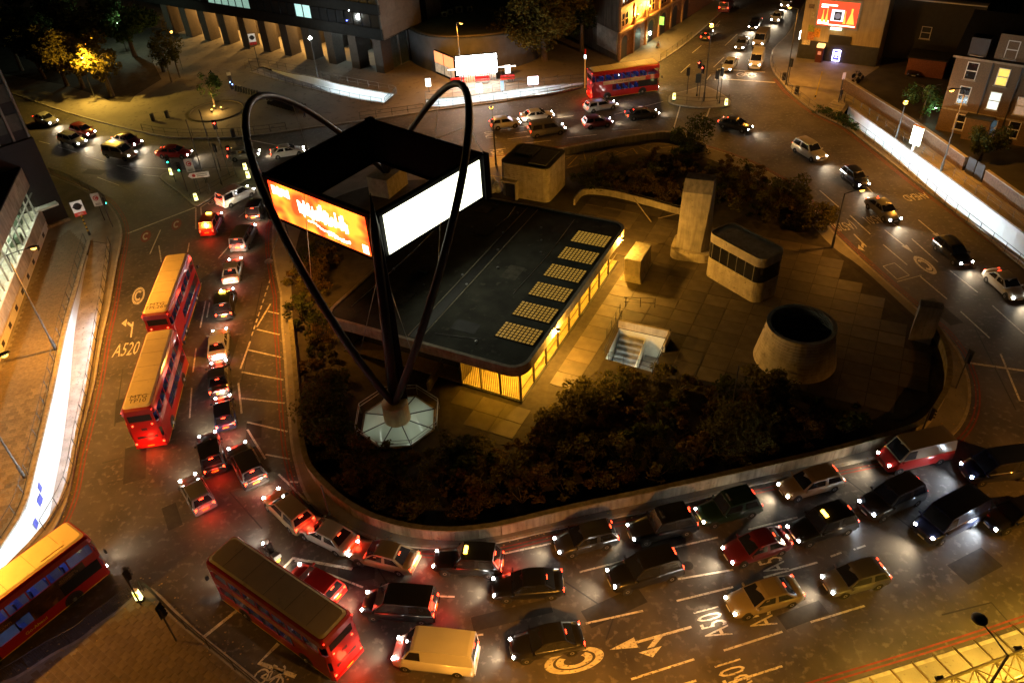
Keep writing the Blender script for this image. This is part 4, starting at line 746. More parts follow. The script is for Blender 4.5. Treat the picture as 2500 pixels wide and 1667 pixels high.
# ---- dark tower at the corner
c0 = Vector((-50.95, 83.6)); td = Vector((-.72, -.69)).normalized(); tn = Vector((.69, -.72)).normalized()
tb = thing('corner_tower', 'unlit black tower with pale upright fins above its blank base', 'building', (c0.x, c0.y, .12))
A_TB = mat('black cladding', (.013, .012, .011), .6, var=.3)
slab('base', c0, td, tn, 0, 30, .1, 10.3, -20, 0, A_TB, tb); slab('upper_body', c0, td, tn, .15, 30, 10.3, 36, -20, -.3, A_TB, tb); slab('step_coping', c0, td, tn, -.05, 6, .1, .45, 0, .35, A_CONC, tb); slab('entrance_canopy', c0, td, tn, .6, 3.2, 2.6, 2.85, 0, .9, A_WHITE, tb)
A_FIN = mat('pale tower fin', (.30, .29, .25), .6, var=.15); A_SPAN = mat('dull green spandrel', (.07, .075, .055), .5, var=.3, rnd=.3)
for k in range(13): slab('fin', c0, td, tn, .2+k*1.55, .42+k*1.55, 10.5, 36, -.3, .1, A_FIN, tb)
for k in range(13):
    for j in range(5): slab('spandrel', c0, td, tn, .46+k*1.55, 1.71+k*1.55, 11.4+j*3.1, 13.2+j*3.1, -.29, -.2, A_SPAN, tb)
# ---- office block on pillars
zs = 5.8; oc = G(936, 97, zs); p0 = Vector((oc.x, oc.y)); e = Vector((-.824, .567)).normalized(); nf = Vector((-.567, -.824)).normalized()   # e runs away to the west along the front
ob = thing('pillar_office', 'dark office block raised on a row of massive pillars over a lit undercroft', 'building', (p0.x, p0.y, .12))
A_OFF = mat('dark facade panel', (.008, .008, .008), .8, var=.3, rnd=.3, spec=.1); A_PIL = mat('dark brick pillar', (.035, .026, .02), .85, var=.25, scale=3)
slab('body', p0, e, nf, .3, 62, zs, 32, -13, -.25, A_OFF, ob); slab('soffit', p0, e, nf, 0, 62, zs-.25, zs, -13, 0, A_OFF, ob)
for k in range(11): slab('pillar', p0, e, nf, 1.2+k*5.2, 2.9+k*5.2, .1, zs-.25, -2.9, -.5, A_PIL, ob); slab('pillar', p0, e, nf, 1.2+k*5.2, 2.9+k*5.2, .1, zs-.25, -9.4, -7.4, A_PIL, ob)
slab('undercroft_wall', p0, e, nf, 12, 62, .1, zs-.25, -13, -12.6, mat('dull undercroft wall', (.09, .07, .045), .8, var=.3), ob)
def scr(p):
    q = Vector(p)-Vector((0, 0, CAM_H)); zz = q.dot(FWD); return 1250+F_PX*q.dot(RT)/zz, 833.5-F_PX*q.dot(UP)/zz
for j in range(2):
    for k in range(34):
        s = .5+k*1.8; z0 = zs+1.5+j*3.6; c = p0+e*(s+.85); x, y = scr((c.x, c.y, z0+.9)); lit = None
        if abs(x-741) < 19 and abs(y-27) < 22: lit = mat('cold lit office window', (.3, .4, .4), .3, var=.3, emit=(.55, .95, .9), es=.9)
        elif 505 < x < 600 and y < 16: lit = E_WG
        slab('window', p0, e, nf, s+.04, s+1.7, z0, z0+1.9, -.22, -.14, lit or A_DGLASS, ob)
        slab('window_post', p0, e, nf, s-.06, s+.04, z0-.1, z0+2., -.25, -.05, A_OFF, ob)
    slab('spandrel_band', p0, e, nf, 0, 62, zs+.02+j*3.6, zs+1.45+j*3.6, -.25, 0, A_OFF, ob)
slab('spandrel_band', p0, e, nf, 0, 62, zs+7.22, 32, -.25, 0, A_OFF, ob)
e2 = -nf; n2 = -e; A_PAN = mat('pale wall panel', (.27, .22, .17), .55, var=.12, rnd=.07); A_SIDE = mat('panel joint', (.08, .07, .055), .8)
slab('end_backing', p0, e2, n2, 0, 16, zs-.25, 32, -.28, -.06, A_SIDE, ob)
for k in range(5):
    for j in range(7): slab('wall_panel', p0, e2, n2, .02+k*1.95, 1.93+k*1.95, zs-.2+j*1.75, zs+1.52+j*1.75, -.06, 0, A_PAN, ob)
slab('slot_window', p0, e2, n2, 9.9, 11.3, zs+3.6, zs+7.2, -.05, .01, mat('yellow green lit slot', (.3, .3, .1), .3, var=.3, emit=(.8, 1., .3), es=.8), ob); slab('slot_window', p0, e2, n2, 9.9, 11.3, zs-.2, zs+3.5, -.05, .01, A_DGLASS, ob)
for k in range(2):
    for j in range(7): slab('wall_panel', p0, e2, n2, 11.4+k*1.95, 13.3+k*1.95, zs-.2+j*1.75, zs+1.52+j*1.75, -.06, 0, A_PAN, ob)
slab('lobby_glass', p0, e2, n2, 2.5, 12, .15, zs-.3, -1.6, -1.5, mat('lobby glass', (.05, .07, .075), .1, var=.3), ob)
for k in range(5): slab('lobby_post', p0, e2, n2, 2.5+k*2.4, 2.75+k*2.4, .15, zs-.3, -1.55, -1.35, A_STEEL, ob)
for s, warm in ((9.6, 0), (20., 1), (25.4, 1), (30.5, 1), (36, 1), (41, 1), (46, 1)):
    c = p0+e*s+nf*-5.2; tlp = piece('soffit_lamp', MB().lathe([(.16, zs-.42), (.2, zs-.27)], 10, (c.x, c.y, 0)), glow('soffit lamp warm', (1., .55, .14), 60) if warm else glow('soffit lamp white', (.85, 1., .95), 25), ob)
    light('lamp_light', 'POINT', (c.x-p0.x, c.y-p0.y, zs-.75-.12), 2600 if warm else 420, (1., .52, .13) if warm else (.8, 1., .95), ob, .15)
for s, z, col in ((6.2, 9.4, (.9, 1., 1.)), (7., 7.8, (.15, .2, 1.))): slab('indicator_lamp', p0, e, nf, s, s+.14, z, z+.14, 0, .08, glow('indicator %d' % (s*10), col, 12), ob)
# ---- round fronted low building with air conditioners
RB = smooth([(-9, 148), (-13.4, 139), (-13.9, 133.5), (-12., 129.2), (-9.1, 126.4), (-4, 125.2), (2, 126), (7, 130), (8.5, 138), (8, 150)], 5)
rb = thing('round_building', 'plain dark grey low building with a rounded front behind the hoardings', 'building', (-6, 127, .12))
piece('wall', MB().prism(RB, .1, 5.6), mat('dark grey render', (.075, .075, .078), .8, var=.2, scale=.8), rb); piece('roof_rim', MB().wall(offset(RB, .2), .5, 5.6, 5.85), mat('dull render rim', (.13, .11, .08), .8), rb)
piece('roof', MB().prism(offset(RB, -.3), 5.6, 5.7), A_ROOFK, rb)
for px, lb in (((1085, 42), 'first small air conditioner from the left on the round building roof'), ((1099, 36), 'second small air conditioner from the left on the round building roof'), ((1121, 32), 'largest air conditioner on the round building roof, above the lamp'), ((1147, 29), 'small air conditioner furthest right on the round building roof')):
    p = G(*px, 5.75); s = 1.15 if px[0] == 1121 else .9; t = thing('air_conditioner', lb, 'air conditioner', p, math.radians(15), group='air conditioners on the round roof')
    put('casing', MB().box((0, 0, .45*s), (1.0*s, .45, .85*s)), mat('cream casing', (.42, .40, .30), .6), t); put('fan_ring', MB().lathe([(.30*s, -.25), (.30*s, -.24), (.33*s, -.24), (.33*s, -.23)], 16, (0, 0, .47*s), 0, 'y'), A_DARK, t); put('feet', MB().box((0, 0, .02), (.9, .4, .04)), A_DARK, t)
# ---- hoardings beside the ramp
hb = thing('roadside_hoarding', 'dazzling white illuminated hoarding standing over a slatted fence', 'hoarding', (-5.9, 121, .12)); a, b = Vector((-5.9, 120.9)), Vector((.3, 121.35)); d = (b-a).normalized(); n = Vector((d.y, -d.x)); ln = (b-a).length
slab('lit_panel', a, d, n, 0, ln, 1.35, 4.1, -.05, .08, glow('white hoarding glare', (1., 1., .95), 40), hb); slab('frame', a, d, n, -.15, ln+.15, 1.2, 4.25, -.3, -.05, A_FRAME, hb)
for k in range(16): slab('fence_slat', a, d, n, .3+k*.36, .3+k*.36+.3, .12, 1.15, -.1, -.04, A_WHITE, hb)
for s in (.4, ln-.4): slab('post', a, d, n, s, s+.15, .1, 1.3, -.3, -.12, A_DARK, hb)
hb = thing('side_hoarding', 'smaller orange and white lit hoarding angled beside the dazzling one', 'hoarding', (-9.3, 125.8, .12)); a, b = Vector((-9.4, 125.8)), Vector((-6.35, 121.6)); d = (b-a).normalized(); n = Vector((d.y, -d.x)); ln = (b-a).length
slab('poster_upper', a, d, n, 0, ln, 2.0, 3.7, -.05, .05, mat('orange poster', (.3, .1, .04), .4, var=.5, scale=1.2, emit=(1., .35, .13), es=1.6), hb); slab('poster_lower', a, d, n, 0, ln, .5, 1.9, -.05, .05, mat('pale poster', (.4, .35, .28), .4, var=.6, scale=1.5, emit=(1., .8, .55), es=.35), hb); slab('frame', a, d, n, -.1, ln+.1, .12, 3.85, -.3, -.06, A_FRAME, hb); slab('frame_post', a, d, n, ln/2-.04, ln/2+.04, .12, 3.75, .05, .1, A_FRAME, hb)
# ---- corner pub with arched front
pc = Vector((19.7, 126.2)); fd = Vector((.6, .8)); fn_ = Vector((.8, -.6)); gd = Vector((-.39, .92)).normalized(); gn = Vector((-.92, -.39)).normalized()
pb = thing('corner_pub', 'ornate terracotta brick corner building with uplit facade and arched doors', 'building', (pc.x, pc.y, .12))
A_TERR = mat('terracotta brick', (.20, .085, .035), .8, var=.28, scale=4, bump=.3, bscale=18); A_TRIM = mat('carved terracotta trim', (.30, .16, .07), .75, var=.25, scale=3)
piece('body', MB().prism([tuple(pc), tuple(pc+fd*42), tuple(pc+fd*42-fn_*14), tuple(pc+gd*22)], .1, 15), A_TERR, pb)
slab('gable_render', pc, gd, gn, .05, 22, .12, 15, 0, .12, mat('grey render', (.15, .13, .10), .85, streak=.4, var=.25, scale=.7, spots=(1.5, .6, (.12, .1, .075))), pb)
s0, z0 = on_plane((1508, 134), pc, gd); s1, z1 = on_plane((1460, 56), pc, gd)
slab('blank_panel', pc, gd, gn, max(.1, min(s0, s1)), max(s0, s1), z0, z1, .12, .2, mat('pale blank panel', (.42, .38, .31), .8, var=.3, scale=.9, spots=(2.5, .6, (.27, .23, .17))), pb)
s, z = on_plane((1439, 38), pc, gd); window(pc, gd, gn+gn*.14, s, z-.8, 1.2, 1.9, pb, lit=mat('dim warm window', (.2, .15, .1), .3, var=.8, scale=3, emit=(1., .6, .35), es=.35))
for k in range(6):
    s = 1.6+k*4.6
    slab('pilaster', pc, fd, fn_, s-1.6, s-1.15, .12, 14.5, 0, .28, A_TRIM, pb)
    ar = MB(); arc = [(s+.2-1.05, .13), (s+.2+1.05, .13), (s+.2+1.05, 2.6)]+[(s+.2+1.05*math.cos(math.radians(a)), 2.6+1.05*math.sin(math.radians(a))) for a in range(15, 180, 15)]+[(s+.2-1.05, 2.6)]
    ar.add([(pc.x+fd.x*x+fn_.x*.03, pc.y+fd.y*x+fn_.y*.03, z) for x, z in arc], [tuple(range(len(arc)))]); piece('arched_door', ar, A_DARK, pb)
    rg = MB()
    for a in range(0, 180, 15):
        q = [(s+.2+r_*math.cos(math.radians(b)), 2.6+r_*math.sin(math.radians(b))) for r_, b in ((1.08, a), (1.45, a), (1.45, a+14), (1.08, a+14))]; rg.add([(pc.x+fd.x*x+fn_.x*.16, pc.y+fd.y*x+fn_.y*.16, z) for x, z in q], [(0, 1, 2, 3)])
    piece('arch_surround', rg, A_TRIM, pb)
    for j in range(3):
        for w in (-.62, .62): window(pc, fd, fn_, s+.2+w, 5.2+j*3.3, .8, 1.9, pb, lit=(E_WY if (k, j) == (1, 0) and w > 0 else None), fr=A_TRIM, sill=False)
for z in (4.3, 8.1, 11.4, 14.6): slab('cornice', pc, fd, fn_, -.3, 42, z, z+.35, 0, .45, A_TRIM, pb)
E_UP = glow('facade uplight lamp', (1., .55, .08), 10)
for i, (px, lb) in enumerate((((1558, 36), 'first bright amber uplight on the pub facade'), ((1586, 16), 'second bright amber uplight on the pub facade, further up the street'))):
    s, z = on_plane(px, pc+fn_*.7, fd); c = pc+fd*s+fn_*.7; t = thing('facade_uplight', lb, 'lamp', (c.x, c.y, z)); put('bracket', MB().bar((0, 0, -.1), (-fn_.x*.7, -fn_.y*.7, -.1), .06), A_DARK, t); put('lamp_dish', MB().lathe([(.06, -.18), (.2, -.05), (.22, 0)], 10), A_DARK, t); put('lamp_bulb', MB().lathe([(.17, 0), (.15, .08), (.04, .12)], 10), E_UP, t); light('lamp_light', 'POINT', (fn_.x*.1, fn_.y*.1, .35), 5200, (1., .50, .08), t, .1)
s, z = on_plane((1587, 83), pc+fn_*.6, fd); c = pc+fd*s+fn_*.6; t = thing('door_lantern', 'pale green white lantern hanging by the pub door', 'lamp', (c.x, c.y, z)); put('bracket', MB().bar((0, 0, .4), (-fn_.x*.6, -fn_.y*.6, .4), .05), A_DARK, t); put('lantern', MB().lathe([(.1, -.25), (.26, .1), (.2, .3), (.05, .4)], 8), glow('lantern glass', (.75, 1., .7), 18), t); light('lamp_light', 'POINT', (.2, -.2, -.45), 160, (.75, 1., .75), t, .15)
s, z = on_plane((1613, 52), pc+fn_*.5, fd); slab('bracket_sign', pc, fd, fn_, s-.05, s+.05, z-.6, z+.7, .3, 1.1, mat('green neon sign', (.1, .2, .05), .4, var=.6, scale=4, emit=(.35, 1., .12), es=1.1), pb)
t = thing('pavement_board', 'white folding sign board standing on the pavement by the pub', 'sign', G(1606, 118, .12), math.radians(50)); put('board', MB().add([(-.35, .25, 0), (.35, .25, 0), (.35, 0, 1.1), (-.35, 0, 1.1)], [(0, 1, 2, 3)]), A_WHITE, t); put('board', MB().add([(-.35, -.25, 0), (.35, -.25, 0), (.35, 0, 1.1), (-.35, 0, 1.1)], [(3, 2, 1, 0)]), A_WHITE, t); put('print', MB().add([(-.18, -.16, .4), (.18, -.16, .4), (.18, -.08, .78), (-.18, -.08, .78)], [(0, 1, 2, 3)]), mat('orange print', (.6, .22, .03), .6), t)
# ---- cream building with poster
cc = Vector((47.3, 122.9)); cd = Vector((9.55, -5.9)).normalized(); cn = Vector((-cd.y*-1, -cd.x)); cn = Vector((cd.y, -cd.x)); cl = 11.6
cb = thing('cream_building', 'cream painted end wall with dark base carrying a lit poster', 'building', (cc.x, cc.y, .12)); A_CREAM = mat('cream render', (.44, .355, .19), .75, streak=.2, var=.12, scale=.8, spots=(2, .62, (.36, .29, .16)))
piece('body', MB().prism([tuple(cc), tuple(cc+cd*cl), tuple(cc+cd*cl+far*40), tuple(cc+far*40)], .1, 13), A_CREAM, cb)
slab('dark_base', cc, cd, cn, 0, cl, .12, 2.9, 0, .05, mat('dark painted base', (.03, .033, .035), .6, var=.25), cb)
s0, z0 = on_plane((1993, 60), cc, cd); s1, z1 = on_plane((2102, 8), cc, cd)
po = slab('poster_frame', cc, cd, cn, s0-.3, s1+.3, z0-.3, z1+.3, 0, .22, A_STEEL, cb)
slab('poster', cc, cd, cn, s0, s1, z0, z1, .22, .26, mat('red camera poster', (.3, .03, .02), .4, var=.4, scale=.5, emit=(1., .09, .03), es=1.1), cb)
E_PW = glow('poster white print', (1., .9, .6), 1.6); w_, h_ = s1-s0, z1-z0
def pr(nm, a, b, c_, d_, m, o=.27): slab(nm, cc, cd, cn, s0+w_*a, s0+w_*b, z0+h_*c_, z0+h_*d_, .26, o, m, cb)
pr('printed_camera', .34, .66, .22, .68, glow('poster camera', (.9, .9, 1.), 1.6)); pr('printed_lens_ring', .42, .60, .26, .6, A_DARK, .28)
ct = cc+cd*(s0+w_*.51)+cn*.285
piece('printed_lens', MB().add([(ct.x+cd.x*.42*math.cos(k*.35), ct.y+cd.y*.42*math.cos(k*.35), z0+h_*.43+.42*math.sin(k*.35)) for k in range(18)], [tuple(range(18))]), mat('lens grey', (.15, .15, .17), .3, emit=(.4, .4, .5), es=.5), cb)
E_PO = glow('poster orange print', (1., .45, .06), 2.0)
for a, wd_, hh in ((.1, .07, .5), (.2, .07, .55), (.66, .06, .5), (.76, .17, .62)):
    c_ = s0+w_*(a+wd_/2); q = [(c_-w_*wd_*.6, z0+h_*.14), (c_+w_*wd_*.6, z0+h_*.14), (c_+w_*wd_*.14, z0+h_*(.14+hh*.7)), (c_+w_*wd_*.14, z0+h_*(.14+hh)), (c_-w_*wd_*.14, z0+h_*(.14+hh)), (c_-w_*wd_*.14, z0+h_*(.14+hh*.7))]
    piece('printed_bottle', MB().add([(cc.x+cd.x*x+cn.x*.275, cc.y+cd.y*x+cn.y*.275, z) for x, z in q], [tuple(range(6))]), E_PO, cb)
pr('printed_text', .06, .46, .80, .86, E_PW); pr('printed_text', .06, .24, .72, .77, E_PW); pr('printed_badge', .03, .3, .06, .22, E_PW); pr('printed_strip', .3, .97, .04, .08, E_PW)
s, z = on_plane((2042, 70), cc, cd); slab('poster_lamp', cc, cd, cn, s-.8, s+.8, z-.15, z+.18, .05, .5, glow('poster nameplate', (.85, 1., .75), 2.5), cb)
s, z = on_plane((2050, 100), cc, cd); slab('sign_board', cc, cd, cn, s-1.6, s+1.6, z-.5, z+.75, .02, .25, A_DARK, cb)
s, z = on_plane((2042, 136), cc, cd); E_NEON = glow('violet neon tube', (.55, .5, 1.), 16)
for a in ((s-.55, s-.45, z-.8, z+.85), (s+.45, s+.55, z-.8, z+.85), (s-.45, s+.45, z-.8, z-.7), (s-.45, s+.45, z+.75, z+.85)): slab('neon_tube', cc, cd, cn, a[0], a[1], a[2], a[3], .1, .2, E_NEON, cb)
slab('neon_panel', cc, cd, cn, s-.42, s+.42, z-.68, z+.72, .06, .1, mat('neon sign panel', (.05, .05, .2), .5, var=.7, scale=3, emit=(.1, .12, .9), es=.8), cb)
for a, w in ((.3, .6), (.05, .5), (-.3, .3)): slab('neon_lettering', cc, cd, cn, s-w/2, s+w/2, z+a, z+a+.12, .1, .14, E_NEON, cb)
for px, w, h, col in (((1981, 70), .9, 1., (.25, .3, .05)), ((1980, 88), 1., 1.2, (.5, .2, .05)), ((1995, 81), .9, 1.3, (.7, .3, .02)), ((1968, 104), 1.2, .7, (.6, .55, .4)), ((1982, 16), .8, .6, (.15, .1, .05)), ((1985, 37), .5, .9, (.4, .35, .2))):
    s, z = on_plane(px, cc, cd); slab('wall_poster', cc, cd, cn, s-w/2, s+w/2, z-h/2, z+h/2, .02, .06, mat('wall poster %d' % px[0], col, .7, var=.5, scale=4), cb)
sd = far.normalized(); sn = Vector((-sd.y, sd.x)); slab('shop_sign', cc, sd, sn, .6, 2.6, 2.7, 3.9, 0, .25, glow('white shop sign', (.92, 1., .9), 14), cb); slab('shop_front', cc, sd, sn, .3, 26, .2, 2.5, 0, .05, mat('pale lit shop front', (.25, .27, .24), .4, var=.4, scale=.7, emit=(.7, .9, .7), es=.1), cb)
t = thing('cash_machine_kiosk', 'black and red street kiosk with an orange lit hood against the dark base', 'kiosk', (*(cc+cd*on_plane((1998, 150), cc+cn*.6, cd)[0]+cn*.6), .12), math.atan2(cd.y, cd.x)); put('kiosk_body', MB().box((0, 0, 1.1), (1., .9, 2.2)), mat('red black kiosk', (.09, .02, .015), .4), t); put('lit_hood', MB().box((0, -.05, 2.4), (1.05, 1., .4)), glow('kiosk hood', (1., .5, .15), 3.), t); put('screen', MB().box((0, -.47, 1.4), (.5, .04, .5)), glow('kiosk screen', (1., .25, .1), .8), t)
# ---- brick flats on the east side
fl0 = Vector(G2((2282, 319))); ev = G(2405.5, 149, 9.3)-G(2338.5, 139, 9.3); ed = Vector((ev.x, ev.y)).normalized(); en = Vector((ed.y, -ed.x))
fb_ = thing('brick_flats', 'three storey brown brick flats with white sash windows, some of them lit', 'building', (fl0.x, fl0.y, .12))
piece('wall', MB().prism([tuple(fl0), tuple(fl0+ed*24), tuple(fl0+ed*24-en*10), tuple(fl0-en*10)], .1, 9.3), A_BRICK, fb_)
slab('eaves', fl0, ed, en, -.3, 24, 9.3, 9.55, -.2, .35, mat('eaves board', (.25, .2, .13), .7), fb_); slab('string_course', fl0, ed, en, 0, 24, 2.95, 3.15, 0, .1, A_CONC, fb_)
rr = MB(); q = [fl0-ed*.3+en*.3, fl0+ed*24+en*.3, fl0+ed*24-en*5, fl0-ed*.3-en*5]; rr.add([(q[0].x, q[0].y, 9.56), (q[1].x, q[1].y, 9.56), (q[2].x, q[2].y, 13.5), (q[3].x, q[3].y, 13.5), ((fl0-ed*.3-en*10).x, (fl0-ed*.3-en*10).y, 9.56), ((fl0+ed*24-en*10).x, (fl0+ed*24-en*10).y, 9.56)], [(0, 1, 2, 3), (3, 2, 5, 4)]); piece('roof', rr, mat('slate roof', (.02, .02, .023), .7, var=.3), fb_)
for px, w, h, lit in (((2372, 174), 1.1, 1.9, None), ((2448, 189), 1.1, 1.9, E_WY), ((2353, 233), 1.1, 2., None), ((2427, 247), 1.1, 2., E_WW), ((2494, 260), 1.1, 2., mat('dim warm window', (.2, .15, .1), .3)), ((2343, 298), 1.0, 1.8, None), ((2474, 317), 1.1, 1.9, None), ((2419, 312), 1., 1.9, mat('cool dim window', (.1, .13, .14), .2, var=.3, emit=(.4, .6, .7), es=.12))):
    s, z = on_plane(px, fl0, ed); window(fl0, ed, en, s, z-h/2, w, h, fb_, lit)
for px in ((2395, 250), (2465, 260)): s, z = on_plane(px, fl0, ed); slab('drain_pipe', fl0, ed, en, s-.06, s+.06, .15, 9.2, .02, .14, A_DARK, fb_)
s, z = on_plane((2393, 110), fl0, ed); dm = slab('dormer', fl0, ed, en, s-1.0, s+1.0, 9.6, 11.8, -1.6, .1, mat('slate cheek', (.03, .03, .033), .7), fb_); window(fl0, ed, en, s, 9.9, 1.1, 1.5, fb_, None)
s, z = on_plane((2471, 124), fl0, ed); slab('gable_bay', fl0, ed, en, s-1.6, s+1.6, 9.56, 12.6, -1.5, .05, A_BRICK, fb_); window(fl0, ed, en+en*.05, s, 10., 1.1, 1.9, fb_, None)
s, z = on_plane((2384, 330), fl0, ed); slab('porch', fl0, ed, en, s-1.5, s+1.2, .12, 2.9, 0, 1.3, A_BRICK, fb_); slab('porch_roof', fl0, ed, en, s-1.7, s+1.4, 2.9, 3.05, 0, 1.5, A_ROOFK, fb_)
s, z = on_plane((2407, 300), fl0+en*.4, ed); c = fl0+ed*s+en*.4; t = thing('door_light', 'small cool white light over the flats doorway', 'lamp', (c.x, c.y, 2.6)); put('lamp_body', MB().box((0, 0, .08), (.3, .25, .16)), A_WHITE, t); put('lamp_glass', MB().box((0, 0, -.04), (.24, .2, .08)), glow('door lamp', (.8, 1., 1.), 40), t); light('lamp_light', 'POINT', (0, 0, -.3), 120, (.8, 1., 1.), t, .1)
slab('notice_board', fl0, -en, -ed, .6, 1.9, 1., 1.9, 0, .06, A_WHITE, fb_)
# ---- boundary wall, gate, dark neighbours
def brick_wall(label, pts, h=1.8):
    t = thing('boundary_wall', label, 'wall', (pts[0][0], pts[0][1], .12)); piece('wall_body', MB().wall(pts, .3, .08, h-.1), mat('boundary brick', (.12, .08, .055), .88, var=.35, scale=5, bump=.3), t); piece('coping', MB().wall(pts, .42, h-.1, h), A_KERB, t); return t
brick_wall('red brick boundary wall with pale coping behind the east ramp', smooth([(49.2, 109), (49.7, 106.2), (51., 99), (52.2, 92.1), (53.3, 82)], 3)); brick_wall('shorter red brick wall beyond the black gate on the east pavement', [(53.9, 78.6), (54.4, 73.9), (55.2, 66.), (56., 58.)])
t = thing('yard_gate', 'black solid gate between the two lengths of brick wall', 'gate', (53.6, 80.3, .12)); piece('gate_leaf', MB().bar((53.35, 81.6, 1.1), (53.6, 80.4, 1.1), .08, 2.0), A_DARK, t); piece('gate_leaf', MB().bar((53.62, 80.2, 1.1), (53.85, 79.0, 1.1), .08, 2.0), A_DARK, t)
for i, (p, dd_, ln, dp, h, lb) in enumerate((((58.5, 122), (.8, -.55), 14, 22, 9, 'unlit dark block immediately beside the cream end wall'), ((60., 113.), (.8, -.55), 5, 3.5, 2.6, 'low brick outhouse in the dark yard beyond the boundary wall'), ((84, 128), (.75, -.6), 20, 25, 11, 'unlit black block at the far corner of the dark yard'))):
    p = Vector(p); dv = Vector(dd_).normalized(); nv_ = Vector((-dv.y, dv.x)); t = thing('dark_block', lb, 'building', (p.x, p.y, .12))
    mm = A_RBRICK if i == 1 else A_TB; piece('walls', MB().prism([tuple(p), tuple(p+dv*ln), tuple(p+dv*ln+nv_*dp), tuple(p+nv_*dp)], .1, h), mm, t); piece('roof', MB().prism([tuple(p-dv*.2-nv_*.2), tuple(p+dv*(ln+.2)-nv_*.2), tuple(p+dv*(ln+.2)+nv_*(dp+.2)), tuple(p-dv*.2+nv_*(dp+.2))], h, h+.2), mat('black roofing', (.012, .012, .012), .9), t)
    if i == 0: window(p, dv, -nv_, 7, 3.5, 1.2, 1.6, t, mat('faint pane', (.05, .055, .06), .15)); piece('gutter', MB().bar((p.x, p.y, h-.3), (*(p+dv*ln), h-.3), .15), A_STEEL, t)
# ---- lattice canopy over the south pavement
ca_, cb_ = G(2285, 1667, 3.5), G(2500, 1585.6, 3.5); cdir = (cb_-ca_).normalized(); cperp = (G(2266, 1621, 3.5)-G(2303, 1660, 3.5)).normalized()
tr = thing('lattice_canopy', 'yellow lit lattice frame of slender tubes projecting over the south pavement', 'canopy', (ca_.x, ca_.y, .12)); A_TUBE = mat('cream tube steel', (.62, .52, .25), .45, var=.1)
st = ca_-cdir*4; en_ = cb_+cdir*5; low = -cperp*1.7
piece('chord', MB().tube([st, en_], .09, 8), A_TUBE, tr); piece('chord', MB().tube([st+low, en_+low], .08, 8), A_TUBE, tr); piece('chord', MB().tube([st+low*.5+Vector((0, 0, -.9)), en_+low*.5+Vector((0, 0, -.9))], .08, 8), A_TUBE, tr)
k = 0; s = 1.2
while s < (en_-st).length-1:
    p = st+cdir*s; piece('outrigger', MB().tube([p-cperp*3.4, p+cperp*1.35], [.07, .06], 6), A_TUBE, tr); m_ = p+low*.5+Vector((0, 0, -.9))
    for qq in (p, p+low): piece('lattice_strut', MB().tube([qq, m_], .04, 6), A_TUBE, tr); piece('lattice_strut', MB().tube([qq+cdir*1.3, m_], .04, 6), A_TUBE, tr)
    piece('lattice_strut', MB().tube([p, p+low+cdir*1.3], .04, 6), A_TUBE, tr); s += 1.3; k += 1
for s in (2.5, 7.5, 12.5):
    p = st+cdir*s+low*1.2; piece('support_post', MB().tube([(p.x, p.y, .12), (p.x, p.y, 3.4)], .12, 8), A_TUBE, tr)
    lp = st+cdir*(s+2)+cperp*.2; t = thing('flood_lamp', 'yellow flood lamp under the lattice canopy, number %s from the west' % {2.5: 'one', 7.5: 'two', 12.5: 'three'}[s], 'lamp', (lp.x, lp.y, 3.3)); put('lamp_body', MB().box((0, 0, 0), (.4, .3, .14)), A_DARK, t); put('lamp_glass', MB().box((0, 0, -.08), (.34, .24, .03)), glow('flood lamp glass', (1., .68, .12), 40), t); light('lamp_light', 'SPOT', (0, 0, -.12), 2300, (1., .56, .06), t, .15, (0, 0, 0), math.radians(165), .4)
    u = thing('flood_lamp', 'yellow flood lamp shining up on the lattice frame, number %s from the west' % {2.5: 'one', 7.5: 'two', 12.5: 'three'}[s], 'lamp', (p.x+.3, p.y-1.2, 5.4)); put('lamp_body', MB().box((0, 0, 0), (.3, .3, .14)), A_DARK, u); put('lamp_post', MB().tube([(0, 0, -5.3), (0, 0, 0)], .05, 6), A_DARK, u); light('lamp_light', 'SPOT', (0, 0, -.12), 1500, (1., .56, .06), u, .15, (0, 0, 0), math.radians(150), .4)
